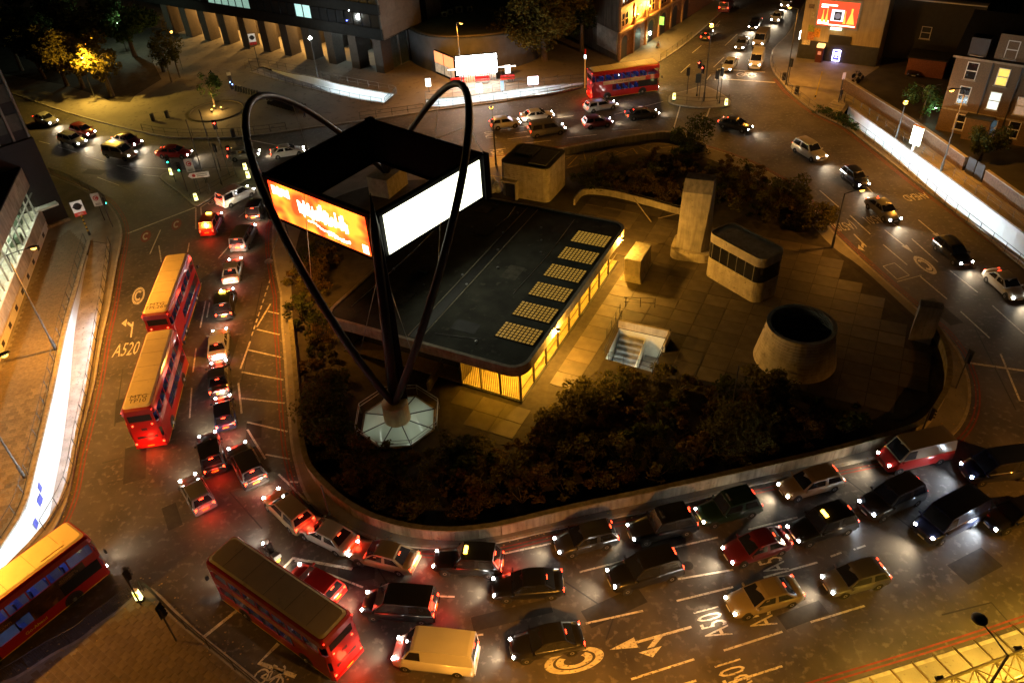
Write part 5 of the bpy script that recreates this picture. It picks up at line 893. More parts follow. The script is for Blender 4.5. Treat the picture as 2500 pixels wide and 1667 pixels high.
# ------------------------------------------------------------------ street lamps, signals, signs, street furniture
E_LAMP = glow('street lamp glass', (1., .48, .07), 7); E_LAMPW = glow('white lamp glass', (.95, 1., .95), 120)
A_LPOLE = mat('lamp post grey', (.07, .068, .065), .5, .3, var=.2)
def street_lamp(label, base, h, head=None, e=2600, col=SODIUM, glassm=None, style='arm', zb=.12, r=.085, omni=False):
    t = thing('street_lamp', label, 'street lamp', (base[0], base[1], zb), group='lamp posts round the junction')
    put('post', MB().tube([(0, 0, 0), (0, 0, 1.3), (0, 0, 1.35), (0, 0, h)], [r*1.5, r*1.5, r, r*.7], 8), A_LPOLE, t)
    hd = Vector((0, 0, h+.05))
    if head is not None:
        hd = Vector((head[0]-base[0], head[1]-base[1], h+.18)); put('arm', MB().tube([(0, 0, h-.05), (hd.x*.5, hd.y*.5, h+.12), tuple(hd)], .04, 6), A_LPOLE, t)
    a = math.atan2(hd.y, hd.x) if head is not None else 0
    if style == 'arm':
        hb = MB()
        for x, w, z in ((-.42, .06, .03), (-.25, .15, .1), (.1, .19, .13), (.38, .14, .08), (.48, .05, .02)): hb.v += [(x, -w, 0), (x, -w*.7, z), (x, w*.7, z), (x, w, 0)]
        for k in range(4): hb.f += [(4*k+j, 4*k+4+j, 4*k+5+j, 4*k+1+j) for j in range(3)]
        hb.f += [(0, 1, 2, 3), (19, 18, 17, 16), (0, 3, 7, 4), (4, 7, 11, 8), (8, 11, 15, 12), (12, 15, 19, 16)]; hb.m = [0]*len(hb.f)
        o = put('lamp_head', hb, A_LPOLE, t, loc=hd, rot=(0, 0, a))
        if e: put('lamp_glass', MB().lathe([(.05, -.26), (.2, -.17), (.26, -.005)], 12).mesh('lamp_glass', True), glassm or E_LAMP, t, loc=hd+Vector((.06*math.cos(a), .06*math.sin(a), 0)))
    elif style == 'globe':
        put('lamp_cap', MB().lathe([(.3, .28), (.22, .38), (.04, .44)], 12), A_LPOLE, t, loc=hd); put('lamp_glass', MB().lathe([(.08, -.05), (.24, .05), (.27, .16), (.22, .28)], 12).mesh('lamp_glass', True), glassm or E_LAMP, t, loc=hd)
    else:                                                            # a wide dish seen from above
        put('lamp_head', MB().lathe([(.36, 0), (.37, .04), (.28, .13), (.05, .18)], 16).mesh('lamp_head', True), mat('grey lamp dish', (.12, .13, .11), .4, var=.2), t, loc=hd)
        if e: put('lamp_glass', MB().lathe([(.05, -.1), (.22, -.06), (.3, -.002)], 14).mesh('lamp_glass', True), glassm or E_LAMP, t, loc=hd)
    if e:
        z_ = .5 if style == 'globe' else -.25
        (light('lamp_light', 'POINT', hd+Vector((0, 0, z_)), e*2.6, col, t, .14) if style == 'globe' or omni else light('lamp_light', 'SPOT', hd+Vector((0, 0, z_)), e*4.7, col, t, .16, (0, 0, 0), math.radians(158), .55))
    return t
def gp(x, y): return G2((x, y))
street_lamp('tall lamp post between the showroom windows and the west ramp railing', gp(137, 856), 10.2, G2((79, 604), 10.5), 4800)
street_lamp('lamp post on the west pavement near the blue ramp posters', gp(62, 1168), 10.0, (-35.6, 44.2), 1300)
street_lamp('tall lamp post before the brick flats with a glaring amber head', gp(2295.5, 421), 9.8, G2((2325, 219), 10.1), 1900)
street_lamp('short post top lamp on the east pavement beside the lit ramp', gp(2187, 341), 4.4, None, 700, style='globe')
street_lamp('tall lamp post on the northern traffic island with an amber top', gp(1717.7, 250), 10.1, None, 3600, style='globe')
street_lamp('lamp post at the edge of the island shrubs by the lane arrows', gp(2030.6, 608), 6.1, G2((2103, 465), 6.3), 420)
street_lamp('lamp post behind the plant room at the north kerb of the island', gp(1211, 404), 6.2, G2((1199, 264), 6.4), 800)
street_lamp('tall amber lamp before the round building and the white hoarding', gp(1129, 221), 9.8, G2((1125, 56), 10.1), 3000)
street_lamp('slim post with a small white lamp between the plaza ramp and the pillars', gp(777, 192), 6.0, None, 500, (.9, 1., .95), E_LAMPW, 'globe')
street_lamp('lamp post standing inside the golden lit tree at the plaza edge', gp(231, 238), 7.2, G2((200, 140), 7.4), 5200, (1., .6, .09), omni=True)
_t = G(2461, 1599, 9.0); _h = G(2391, 1511, 9.2); street_lamp('dark lamp post rising through the yellow lattice canopy', (_t.x, _t.y), 8.9, (_h.x, _h.y), 0, style='dish')
street_lamp('tall post beside the stop line below the cream building', gp(1918, 209), 10.5, (41.2, 112.5), 2000)
street_lamp('lamp reaching from the island over the hatched lane below the red hoarding', (-21.3, 68.2), 6.6, G2((657, 641), 6.8), 900, style='dish')
street_lamp('lamp post on the south side of the road below the near lanes', (4., 13.5), 9.5, (4., 15.5), 4200, style='dish')
street_lamp('lamp post on the corner pavement south of the near bus', (-26., 12.), 9.5, (-25., 14.), 500, style='dish')
street_lamp('lamp post on the west pavement reaching over the near bus', (-41., 32.), 9.5, (-34.6, 30.4), 1150, style='dish')
street_lamp('lamp post beyond the east edge of the south pavement', (47., 25.), 9.5, (46.4, 27.5), 3500, style='dish')
t = thing('plaza_lamp', 'small amber lamp among the dark trees near the first pillar', 'street lamp', G(446, 170, .12)); put('post', MB().tube([(0, 0, 0), (0, 0, 6.)], .06, 6), A_LPOLE, t); put('lamp_glass', MB().lathe([(.05, 5.95), (.2, 6.05), (.2, 6.25), (.05, 6.35)], 10), E_LAMP, t); light('lamp_light', 'POINT', (0, 0, 6.6), 500, SODIUM, t)
# uplit sapling in a round bed
bc = G(529, 273); t = thing('tree_uplight', 'blazing amber uplight at the foot of the small plaza tree', 'lamp', (bc.x, bc.y, .2)); 
for k in range(3): put('lamp_unit', MB().lathe([(.14, 0), (.16, .35), (.12, .4)], 8), A_DARK, t, loc=(.8*math.cos(k*2.1), .8*math.sin(k*2.1), 0)); put('lamp_glass', MB().lathe([(.12, .4), (.1, .46), (.02, .48)], 8), glow('uplight glass', (1., .5, .08), 10), t, loc=(.8*math.cos(k*2.1), .8*math.sin(k*2.1), 0))
light('lamp_light', 'POINT', (0, -.9, 1.0), 900, (1., .55, .13), t, .15)
lone('tree_bed', MB().lathe([(4.1, .1), (4.1, .24), (3.85, .26), (3.8, .16)], 40, (bc.x, bc.y, 0)), mat('dark bed kerb', (.07, .06, .045), .85), 'round kerbed bed holding the brightly uplit small tree', 'planter')
# ---- signals
LENS = {'red': glow('red signal lens', (1., .03, .015), 40), 'green': glow('green signal lens', (.02, 1., .45), 30), 'off': mat('unlit lens', (.02, .02, .02), .2, var=.1)}
def signal(label, base, h, ang, on='off', heads=1, zb=.12, pole_h=None):
    t = thing('traffic_signal', label, 'traffic light', (base[0], base[1], zb), ang, group='traffic signals of the junction')
    put('pole', MB().tube([(0, 0, 0), (0, 0, pole_h or h)], .055, 8), mat('signal pole grey', (.06, .06, .058), .5, var=.2), t)
    for k in range(heads):
        y = .0 if heads == 1 else (-.34 if k == 0 else .34); zz = h-.3-(.5 if k else 0)
        hb = put('signal_head', MB().box((.2, y, zz), (.2, .28, .95)), A_DARK, t); put('backing_board', MB().box((.09, y, zz), (.02, .5, 1.2)), A_DARK, t)
        for j, c in enumerate(('red', 'amber', 'green')):
            lit = LENS[on] if c == on else LENS['off']; put('lens', MB().lathe([(.095, 0), (.09, .02), (.03, .035)], 12, (.3, y, zz+.3-.3*j), 0, 'x'), lit, hb); put('lens_hood', MB().obox((.3, y-.11, zz+.40-.3*j), (.16, 0, -.02), (0, .22, 0), (0, 0, .012)), A_DARK, hb)
    return t
SW_A = math.radians(-100)
for a in (('signal showing green at the west end of the signed traffic island', gp(430, 446), 3.4, -1.9, 'green', 1), ('signal with a green light beside the charging zone sign', gp(459, 470), 3.6, -1.9, 'green', 1), ('signal with a red light on the north side of the signed traffic island', gp(561, 430), 7.0, -1.3, 'red', 1), ('dark backed signal nearer the junction by the red one', gp(540, 420), 3.4, 1.2, 'off', 1), ('second red signal low on the signed traffic island', gp(575, 428), 3.6, -1.4, 'red', 1),
          ('dark signal on the western tip of the northern traffic island', gp(1677, 232), 3.5, 2.0, 'off', 1), ('signal showing red beside the tall lamp post on the northern island', gp(1706, 246), 5.2, -2.6, 'red', 2), ('signal with two dark heads on the eastern part of the northern island', gp(1749, 245), 4.2, .9, 'off', 2), ('signal on the kerb below the cream wall', gp(1922, 212), 3.6, 1.0, 'off', 1),
          ('signal on the island kerb above the dark bushes', gp(1716, 356), 3.6, 2.6, 'off', 1), ('lone dark signal at the eastern kerb of the island', gp(2333, 950), 3.5, .3, 'off', 1), ('dark signal at the point of the corner pavement', gp(346, 1478), 3.4, .6, 'off', 1), ('dark signal leaning over the rail on the corner pavement', gp(432, 1566), 3.5, -.3, 'off', 1), ('signal showing green on the west pavement by the charging sign', gp(276, 556), 3.6, .2, 'green', 1), ('dark signal at the bottom bend of the parapet', gp(2240, 1082), 3.2, -.6, 'off', 1)):
    signal(*a)
for px, h, lb in (((502, 446), 8.2, 'tall bare steel pole on the signed traffic island'), ((541, 450), 9.6, 'tallest bare steel pole on the signed traffic island'), ((1756, 253), 3.6, 'short bare pole at the east end of the northern island'), ((1701, 235), 3.4, 'pole carrying a blank blue sign on the northern island'), ((804, 1255), 3.0, 'thin dark post on the island pavement by the parapet bend'), ((1784, 1012), 5., 'thin bent pole standing among the southern shrubs')):
    t = thing('steel_pole', lb, 'pole', G(*px, .12)); put('shaft', MB().tube([(0, 0, 0), (0, 0, h)], .06, 8), A_LPOLE, t); put('base_collar', MB().lathe([(.12, 0), (.12, .3), (.07, .34)], 8), A_LPOLE, t)
    if 'blue' in lb: put('sign_plate', MB().box((0, -.06, 2.6), (.8, .03, 1.3)), mat('blue grey sign', (.06, .08, .1), .5), t)
# ---- signs
A_BLUE = mat('sign blue', (.01, .02, .25), .4, var=.1); A_SRED = mat('sign red', (.55, .02, .02), .4, var=.1)
A_POSTY = mat('yellow black banded post', (.5, .36, .03), .5, var=.2)
def plate_sign(label, base, zc, w, h, ang, kind):
    t = thing('road_sign', label, 'sign', (base[0], base[1], .12), ang); put('post', MB().tube([(0, 0, 0), (0, 0, zc+h/2)], .045, 8), A_DARK, t); pl = put('plate', MB().box((0, -.07, zc), (w, .03, h)), A_WHITE, t)
    if kind == 'c':
        put('disc', MB().lathe([(.3*w/.9, 0), (.3*w/.9, .006)], 20, (0, -.095, zc+h*.12), 0, 'y'), A_SRED, pl)
        q = MB()
        for k in range(17):
            b = math.radians(45+270*k/16); q.v += [(r_*w/.9*math.cos(b), -.099, zc+h*.12+r_*w/.9*math.sin(b)) for r_ in (.12, .2)]
            if k: q.f.append((2*k-2, 2*k-1, 2*k+1, 2*k)); q.m.append(0)
        put('letter', q, A_WHITE, pl)
        for k in range(2): put('text_line', MB().box((0, -.088, zc-h*.3-k*h*.09), (w*.6, .006, h*.035)), A_DARK, pl)
    return t
plate_sign('white charging zone sign with red C on the west pavement', gp(257, 540), 2.7, .9, 1.6, .3, 'c'); plate_sign('white charging zone sign with red C on the signed traffic island', gp(483, 468), 3.4, .95, 1.7, .15, 'c')
t = thing('station_sign', 'white station sign with ringed bar and red rail panel on a banded post', 'sign', G(219, 574, .12), math.radians(30)); put('post', MB().tube([(0, 0, 0), (0, 0, 2.6)], .09, 8), A_POSTY, t); put('post_base', MB().tube([(0, 0, 0), (0, 0, .5)], .13, 8), A_DARK, t)
for k in range(4): put('post_band', MB().tube([(0, 0, .75+k*.45), (0, 0, .93+k*.45)], .093, 8), A_DARK, t)
pl = put('plate', MB().box((0, 0, 3.6), (1.2, .12, 1.3)), mat('sign white lit', (.7, .7, .68), .4, emit=(1., .9, .75), es=.25), t); put('ring', MB().lathe([(.28, -.075), (.42, -.075), (.42, -.065), (.28, -.065), (.28, -.075)], 24, (0, 0, 3.65), 0, 'y'), A_DARK, pl); put('ring_bar', MB().box((0, -.075, 3.65), (1.0, .02, .17)), A_DARK, pl); put('rail_panel', MB().box((0, 0, 2.72), (1.2, .12, .44)), mat('rail red', (.5, .04, .03), .4, emit=(1., .1, .05), es=.1), t)
rp_ = MB()
for z in (2.67, 2.77): rp_.box((0, -.07, z), (.6, .012, .035))
rp_.add([(-.2, -.072, 2.6), (-.13, -.072, 2.6), (.13, -.072, 2.84), (.06, -.072, 2.84)], [(0, 1, 2, 3)]); put('rail_symbol', rp_, A_WHITE, t)
t = thing('station_sign', 'white station sign with ringed bar standing among the dark pillars', 'sign', G(633, 166, .12), math.radians(12)); put('post', MB().tube([(0, 0, 0), (0, 0, 4.2)], .06, 8), A_DARK, t); pl = put('plate', MB().box((0, 0, 4.9), (1.1, .1, 1.3)), mat('sign white lit', (.7, .7, .68), .4), t); put('ring', MB().lathe([(.24, -.065), (.36, -.065), (.36, -.055), (.24, -.055), (.24, -.065)], 20, (0, 0, 4.95), 0, 'y'), A_DARK, pl); put('ring_bar', MB().box((0, -.065, 4.95), (.9, .02, .15)), A_DARK, pl); put('rail_panel', MB().box((0, 0, 4.0), (1.1, .1, .45)), A_SRED, t)
t = thing('direction_sign', 'white arrow shaped direction sign with a red C on two posts', 'sign', G(500, 472, .12), math.radians(8))
for x in (-.5, .7): put('post', MB().tube([(x, 0, 0), (x, 0, 2.9)], .045, 8), A_DARK, t)
pl = put('plate', MB().add([(-1.3, -.06, 2.45), (-.95, -.06, 2.1), (1.2, -.06, 2.1), (1.2, -.06, 2.8), (-.95, -.06, 2.8), (-1.3, -.03, 2.45), (-.95, -.03, 2.1), (1.2, -.03, 2.1), (1.2, -.03, 2.8), (-.95, -.03, 2.8)], [(0, 1, 2, 3, 4), (9, 8, 7, 6, 5), (0, 5, 6, 1), (1, 6, 7, 2), (2, 7, 8, 3), (3, 8, 9, 4), (4, 9, 5, 0)]), A_WHITE, t); put('disc', MB().lathe([(.2, 0), (.2, .006)], 16, (-.6, -.075, 2.45), 0, 'y'), A_SRED, pl)
for k in range(2): put('text_line', MB().box((.35, -.063, 2.55-k*.22), (1.2, .006, .07)), A_DARK, pl)
# lit keep-left bollards
E_BOL = mat('lit bollard shell', (.6, .6, .4), .4, var=.1, emit=(1., .95, .35), es=3.2); E_BOLD = glow('bollard arrow panel', (1., .8, .04), 2.6)
for px, lb in (((421, 430), 'lit white and yellow bollard at the west tip of the signed island'), ((481, 492), 'lit bollard at the south point of the signed island'), ((601, 418), 'lit bollard at the east end of the signed island by the minivan'), ((608, 438), 'second lit bollard just behind the minivan roof'), ((1645, 246), 'lit bollard on the west tip of the northern island near the red bus'), ((1772, 260), 'lit bollard on the east tip of the northern island'), ((343, 1465), 'lit bollard behind the rail at the point of the corner pavement')):
    t = thing('lit_bollard', lb, 'bollard', G(*px, .12), R.uniform(-.4, .4), group='lit keep left bollards'); put('shell', MB().prism([(-.2, -.14), (.2, -.14), (.2, .14), (-.2, .14)], .18, 1.1, 0, [(-.16, -.11), (.16, -.11), (.16, .11), (-.16, .11)]), E_BOL, t); put('foot', MB().box((0, 0, .1), (.44, .32, .2)), A_DARK, t); put('arrow_panel', MB().box((0, -.14, .75), (.26, .03, .34)), E_BOLD, t); put('cap', MB().box((0, 0, 1.12), (.34, .24, .05)), A_WHITE, t)
# ad totem, bins, posts, cycle stands, seats, steps
t = thing('advert_totem', 'glowing white advertising panel on a pillar beside the east ramp', 'sign', G(2228, 368, .12), math.radians(-62)); put('pillar', MB().box((0, 0, .4), (.3, .3, .8)), A_WHITE, t); put('lit_panel', MB().box((0, 0, 1.9), (1.3, .2, 2.2)), glow('totem panel', (.92, 1., .78), 7), t); put('cap', MB().box((0, 0, 3.06), (1.4, .3, .12)), mat('orange cap', (.45, .2, .03), .5), t)
for px, lb in (((1913, 196), 'black litter bin at the kerb corner by the signal'), ((1944, 229), 'black litter bin against the guard rail below the cream wall'), ((400, 176), 'dark litter bin near the pair of plaza trees'), ((375, 295), 'short dark bin in the plaza near the bent road'), ((410, 288), 'larger dark bin in the plaza beside the tree bed'), ((571, 334), 'dark bin by the guard rail east of the tree bed')):
    t = thing('litter_bin', lb, 'bin', G(*px, .12), group='litter bins'); put('bin_body', MB().lathe([(.26, 0), (.3, .1), (.3, .95), (.26, 1.)], 12), A_DARK, t); put('bin_lid', MB().lathe([(.32, .98), (.3, 1.08), (.05, 1.14)], 12), A_DARK, t)
t = thing('cycle_hire_terminal', 'dark cycle hire terminal with two blue lights at the end of the docks', 'kiosk', G(568, 218, .12), .3); put('body', MB().box((0, 0, 1.1), (.55, .4, 2.2)), mat('navy terminal', (.02, .025, .06), .4), t); put('header', MB().box((0, 0, 2.4), (.6, .45, .35)), A_WHITE, t)
for x, z in ((-.1, 1.2), (.15, .8)): put('blue_light', MB().box((x, -.22, z), (.12, .04, .12)), glow('terminal blue', (.15, .3, 1.), 22), t)
bk_m = {}
def bicycle(label, loc, rz, col, group=None):
    t = thing('bicycle', label, 'bicycle', loc, rz, group=group)
    if not bk_m:
        bk_m['wheel'] = MB().lathe([(.30, -.015), (.34, -.015), (.34, .015), (.30, .015), (.30, -.015)], 18, (0, 0, 0), 0, 'y').mesh('wheel'); f = MB()
        for a, b in (((-.5, 0, .34), (-.15, 0, .85)), ((-.15, 0, .85), (.38, 0, .85)), ((.38, 0, .85), (-.05, 0, .32)), ((-.05, 0, .32), (-.15, 0, .9)), ((-.5, 0, .34), (-.05, 0, .32)), ((.53, 0, .34), (.36, 0, 1.0))): f.tube([a, b], .022, 5)
        bk_m['frame'] = f.mesh('frame'); bk_m['bar'] = MB().tube([(.3, -.27, 1.05), (.38, 0, 1.02), (.3, .27, 1.05)], .018, 5).mesh('handlebar'); bk_m['saddle'] = MB().prism([(-.28, -.08), (-.02, -.03), (-.02, .03), (-.28, .08)], .92, .98).mesh('saddle')
    for x in (-.5, .53): put('wheel', bk_m['wheel'], A_DARK, t, loc=(x, 0, .34))
    put('frame', bk_m['frame'], col, t); put('handlebar', bk_m['bar'], A_STEEL, t); put('saddle', bk_m['saddle'], A_DARK, t)
dk0, dk1 = G(577, 222, .12), G(745, 268, .12); ND = 26
dock = MB().prism([(-.12, -.3), (.12, -.3), (.12, .3), (-.12, .3)], 0, .85, 0, [(-.08, -.1), (.08, -.1), (.08, .25), (-.08, .25)]).mesh('dock'); A_NAVY = mat('navy bicycle paint', (.02, .03, .09), .35, var=.1)
da = math.atan2(dk1.y-dk0.y, dk1.x-dk0.x)
for k in range(ND):
    p = dk0.lerp(dk1, k/(ND-1)); ordn = 'cycle hire docking post, dark, in the row beside the plaza ramp'
    if k < 15: tag(put('docking_post', dock, A_DARK, None, loc=p, rot=(0, 0, da)), 'dark empty docking post in the row running from the blue lit terminal', 'docking post', 'empty docking posts')
    else:
        tag(put('docking_post', dock, A_DARK, None, loc=p, rot=(0, 0, da)), 'dark docking post holding a hire bicycle behind the left arch', 'docking post', 'occupied docking posts')
        bicycle('dark blue hire bicycle in the docks behind the left arch', p+Vector((math.sin(da)*.9, -math.cos(da)*.9, 0)), da+math.pi/2, A_NAVY, 'hire bicycles in the docks')
for k, (px, a) in enumerate((((2090, 190), .3), ((2098, 198), .5), ((2087, 205), .2), ((2060, 252), 1.2))): bicycle(('black bicycle parked at the end of the boundary wall, furthest back', 'black bicycle parked at the end of the boundary wall, middle one', 'black bicycle parked at the end of the boundary wall, nearest the pavement', 'bicycle leaning at the head of the east ramp steps')[k], G(*px, .12), a, A_DARK)
# red seats with light strips over them
for k, (px, lb) in enumerate((((1118, 207), 'row of red seats under a light strip, west of the white screen sign'), ((1178, 203), 'row of red seats under a light strip below the dazzling hoarding'), ((1240, 200), 'row of red seats under a light strip furthest east'))):
    c = G(*px, .12); t = thing('red_seats', lb, 'bench', c, .05); put('seat', MB().box((0, 0, .45), (2.2, .45, .06)), A_SRED, t); put('backrest', MB().box((0, .25, .8), (2.2, .05, .4)), A_SRED, t)
    for x in (-.9, .9): put('leg', MB().box((x, 0, .22), (.06, .4, .44)), A_STEEL, t); put('roof_post', MB().tube([(x, .35, 0), (x, .35, 2.3)], .035, 6), A_DARK, t)
    put('light_strip', MB().box((0, .1, 2.3), (2.6, .12, .09)), glow('seat strip lamp', (1., .82, .65), 14), t)
for px, w, h, z, lb, c in (((1171, 231), .9, 1.3, .3, 'white lit screen sign on the railing of the bright ramp', (.85, .97, 1.)), ((1227, 226), .5, 1.4, .3, 'narrow blue grey screen beside the red seats', (.35, .55, .8)), ((1241, 198), .8, 1.2, 1.2, 'white lit square sign on a pole above the red seats', (1., .93, .85)), ((1302, 215), 1.6, 1.2, .5, 'pink white lit panel standing along the ramp railing', (1., .75, .85)), ((1048, 226), .8, 1.2, .9, 'white lit sign at the west end of the bright ramp', (1., .9, .75))):
    p = G(*px, .12); t = thing('lit_sign', lb, 'sign', p, .08); put('post', MB().box((0, .05, z/2), (.1, .1, max(.1, z))), A_DARK, t); put('lit_panel', MB().box((0, 0, z+h/2), (w, .1, h)), glow('lit sign %d' % px[0], c, 1.2 if c[0] < .5 else 4.5), t)
t = thing('entrance_steps', 'short flight of pale steps at the head of the east ramp', 'steps', (46.0, 102.9, .12)); e0, e1 = G(2000, 276), G(2046, 287); f0, f1 = G(2036, 250), G(2064, 258)
for k in range(6):
    a = e0.lerp(f0, k/6); b = e1.lerp(f1, k/6); a2 = e0.lerp(f0, (k+.9)/6); b2 = e1.lerp(f1, (k+.9)/6); piece('step', MB().prism([(a.x, a.y), (b.x, b.y), (b2.x, b2.y), (a2.x, a2.y)], .1, .14+k*.06), A_KERB, t)
for px, lb in (((1989, 243), 'tilted yellow striped pole on the east pavement by the rail'),):
    p = G(*px, .12); t = thing('yellow_pole', lb, 'pole', p); put('shaft', MB().tube([(0, 0, 0), (.25, -.1, 3.9)], .06, 6), A_POSTY, t); put('collar', MB().tube([(.01, 0, .3), (.03, 0, .6)], .1, 6), A_DARK, t)
p = G(2046, 255, .12); t = thing('station_totem', 'slim station pole with a lit white cap beside the bicycles', 'pole', p); put('shaft', MB().tube([(0, 0, 0), (0, 0, 3.6)], .07, 6), A_DARK, t); put('banner', MB().box((0, 0, 3.9), (.4, .1, .9)), mat('station banner', (.45, .3, .28), .5, emit=(1., .6, .5), es=.3), t)
p = G(1428, 215, .12); t = thing('station_totem', 'orange banded station pole with a lit top behind the red bus', 'pole', p); put('shaft', MB().tube([(0, 0, 0), (0, 0, 4.2)], .09, 6), mat('orange band pole', (.55, .28, .04), .5, emit=(1., .45, .08), es=.25), t); put('lamp', MB().box((0, 0, 4.6), (.25, .12, .5)), glow('totem lamp', (.85, 1., 1.), 9), t); put('banner', MB().box((0, 0, 5.3), (.25, .1, .8)), A_SRED, t)
# blue posters on the west ramp wall
_pm = mat('blue poster', (.04, .05, .32), .5, var=.5, scale=5)
for k, (px, z) in enumerate((((108, 1195), -.9), ((120, 1200), -1.3), ((100, 1225), -1.2), ((112, 1238), -1.6))):
    i = min(range(len(RA_L)), key=lambda j: (scr((RA_L[j][0], RA_L[j][1], z))[1]-px[1])**2); i = max(1, min(i, len(RA_L)-2)); a, b = Vector(RA_L[i]), Vector(RA_L[i+1]); dv = (b-a).normalized(); inn = Vector((-dv.y, dv.x)); inn = inn if inside(a+inn*.2, HOLES[0]) else -inn
    lone('ramp_poster', MB().obox((*(a+dv*(.8*(k % 2))+inn*.02), z-.35), (*(dv*.6), 0), (*(inn*.03), 0), (0, 0, .62)), _pm, 'blue poster on the white wall of the long west ramp, %s' % ('upper left', 'upper right', 'lower left', 'lower right')[k], 'poster')
# rubbish sacks by the plant room
for k in range(7):
    p = G(1207+R.uniform(-8, 12), 472-k*4.5, .2); o = lone('rubbish_sack', MB().lathe([(.1, 0), (.38, .12), (.42, .35), (.28, .6), (.08, .72), (.1, .78)], 10).mesh and MB().lathe([(.1, 0), (.38, .12), (.42, .35), (.28, .6), (.08, .72), (.1, .78)], 10), mat('pale sack', (.45, .45, .46), .4, var=.2), 'pale tied rubbish sack in the heap between the hoarding and the plant room', 'sack', 'heap of rubbish sacks', sm=True); o.location = p+Vector((0, 0, .35 if k in (2, 4) else 0)); o.scale = [R.uniform(.85, 1.2)]*3; o.rotation_euler = (R.uniform(-.3, .3), R.uniform(-.3, .3), R.uniform(0, 6))
# ------------------------------------------------------------------ vehicles
E_HEAD = glow('headlamp', (1., .97, .86), 90); E_HEADB = glow('xenon headlamp', (.72, .85, 1.), 90); E_TAIL = glow('tail lamp', (1., .02, .008), 9); E_BRAKE = glow('brake lamp', (1., .035, .010), 17); E_IND = glow('amber lamp', (1., .5, .04), 18)
A_TYRE = mat('tyre rubber', (.015, .015, .015), .85, var=.2); A_RIM = mat('alloy rim', (.45, .45, .46), .3, .8, var=.1); A_PLATE = mat('yellow number plate', (.65, .48, .04), .5, var=.1); A_PLATEW = mat('white number plate', (.7, .7, .68), .5, var=.1); A_CHROME = mat('chrome trim', (.6, .6, .6), .15, 1., var=.05); A_VGL = mat('dark vehicle glass', (.012, .013, .015), .05, var=.1, coat=.5)
def paint(name, c, rough=.28): return mat('paint '+name, c, rough, .15, var=.06, scale=.6, coat=.9)
P = {k: paint(k, c) for k, c in dict(black=(.012, .012, .013), navy=(.012, .016, .05), silver=(.42, .42, .41), grey=(.13, .13, .135), white=(.7, .69, .66), red=(.35, .018, .015), maroon=(.12, .015, .02), beige=(.34, .27, .17), darkgreen=(.012, .03, .02), charcoal=(.035, .035, .037), tan=(.24, .2, .13)).items()}
SPEC = {  # length, width, height, belt, bonnet line, [rear glass foot, roof rear, roof front, screen foot] along the car, tail height
 'saloon': (4.5, 1.78, 1.43, .92, .80, (-1.75, -1.05, .30, 1.05), .94), 'hatch': (4.0, 1.72, 1.46, .92, .84, (-1.92, -1.55, .25, 1.0), .92), 'estate': (4.6, 1.78, 1.48, .93, .82, (-2.2, -1.85, .35, 1.1), .93), 'mpv': (4.8, 1.88, 1.86, 1.08, 1.0, (-2.32, -2.15, .75, 1.55), 1.08), 'suv': (4.7, 1.92, 1.78, 1.08, 1.02, (-2.25, -1.95, .35, 1.05), 1.08), 'cab': (4.55, 1.78, 1.80, 1.05, .95, (-2.12, -1.75, .30, .80), 1.0), 'van': (5.1, 1.98, 2.15, 1.2, 1.08, (-2.52, -2.45, 1.2, 1.85), 1.2)}
VM = {}
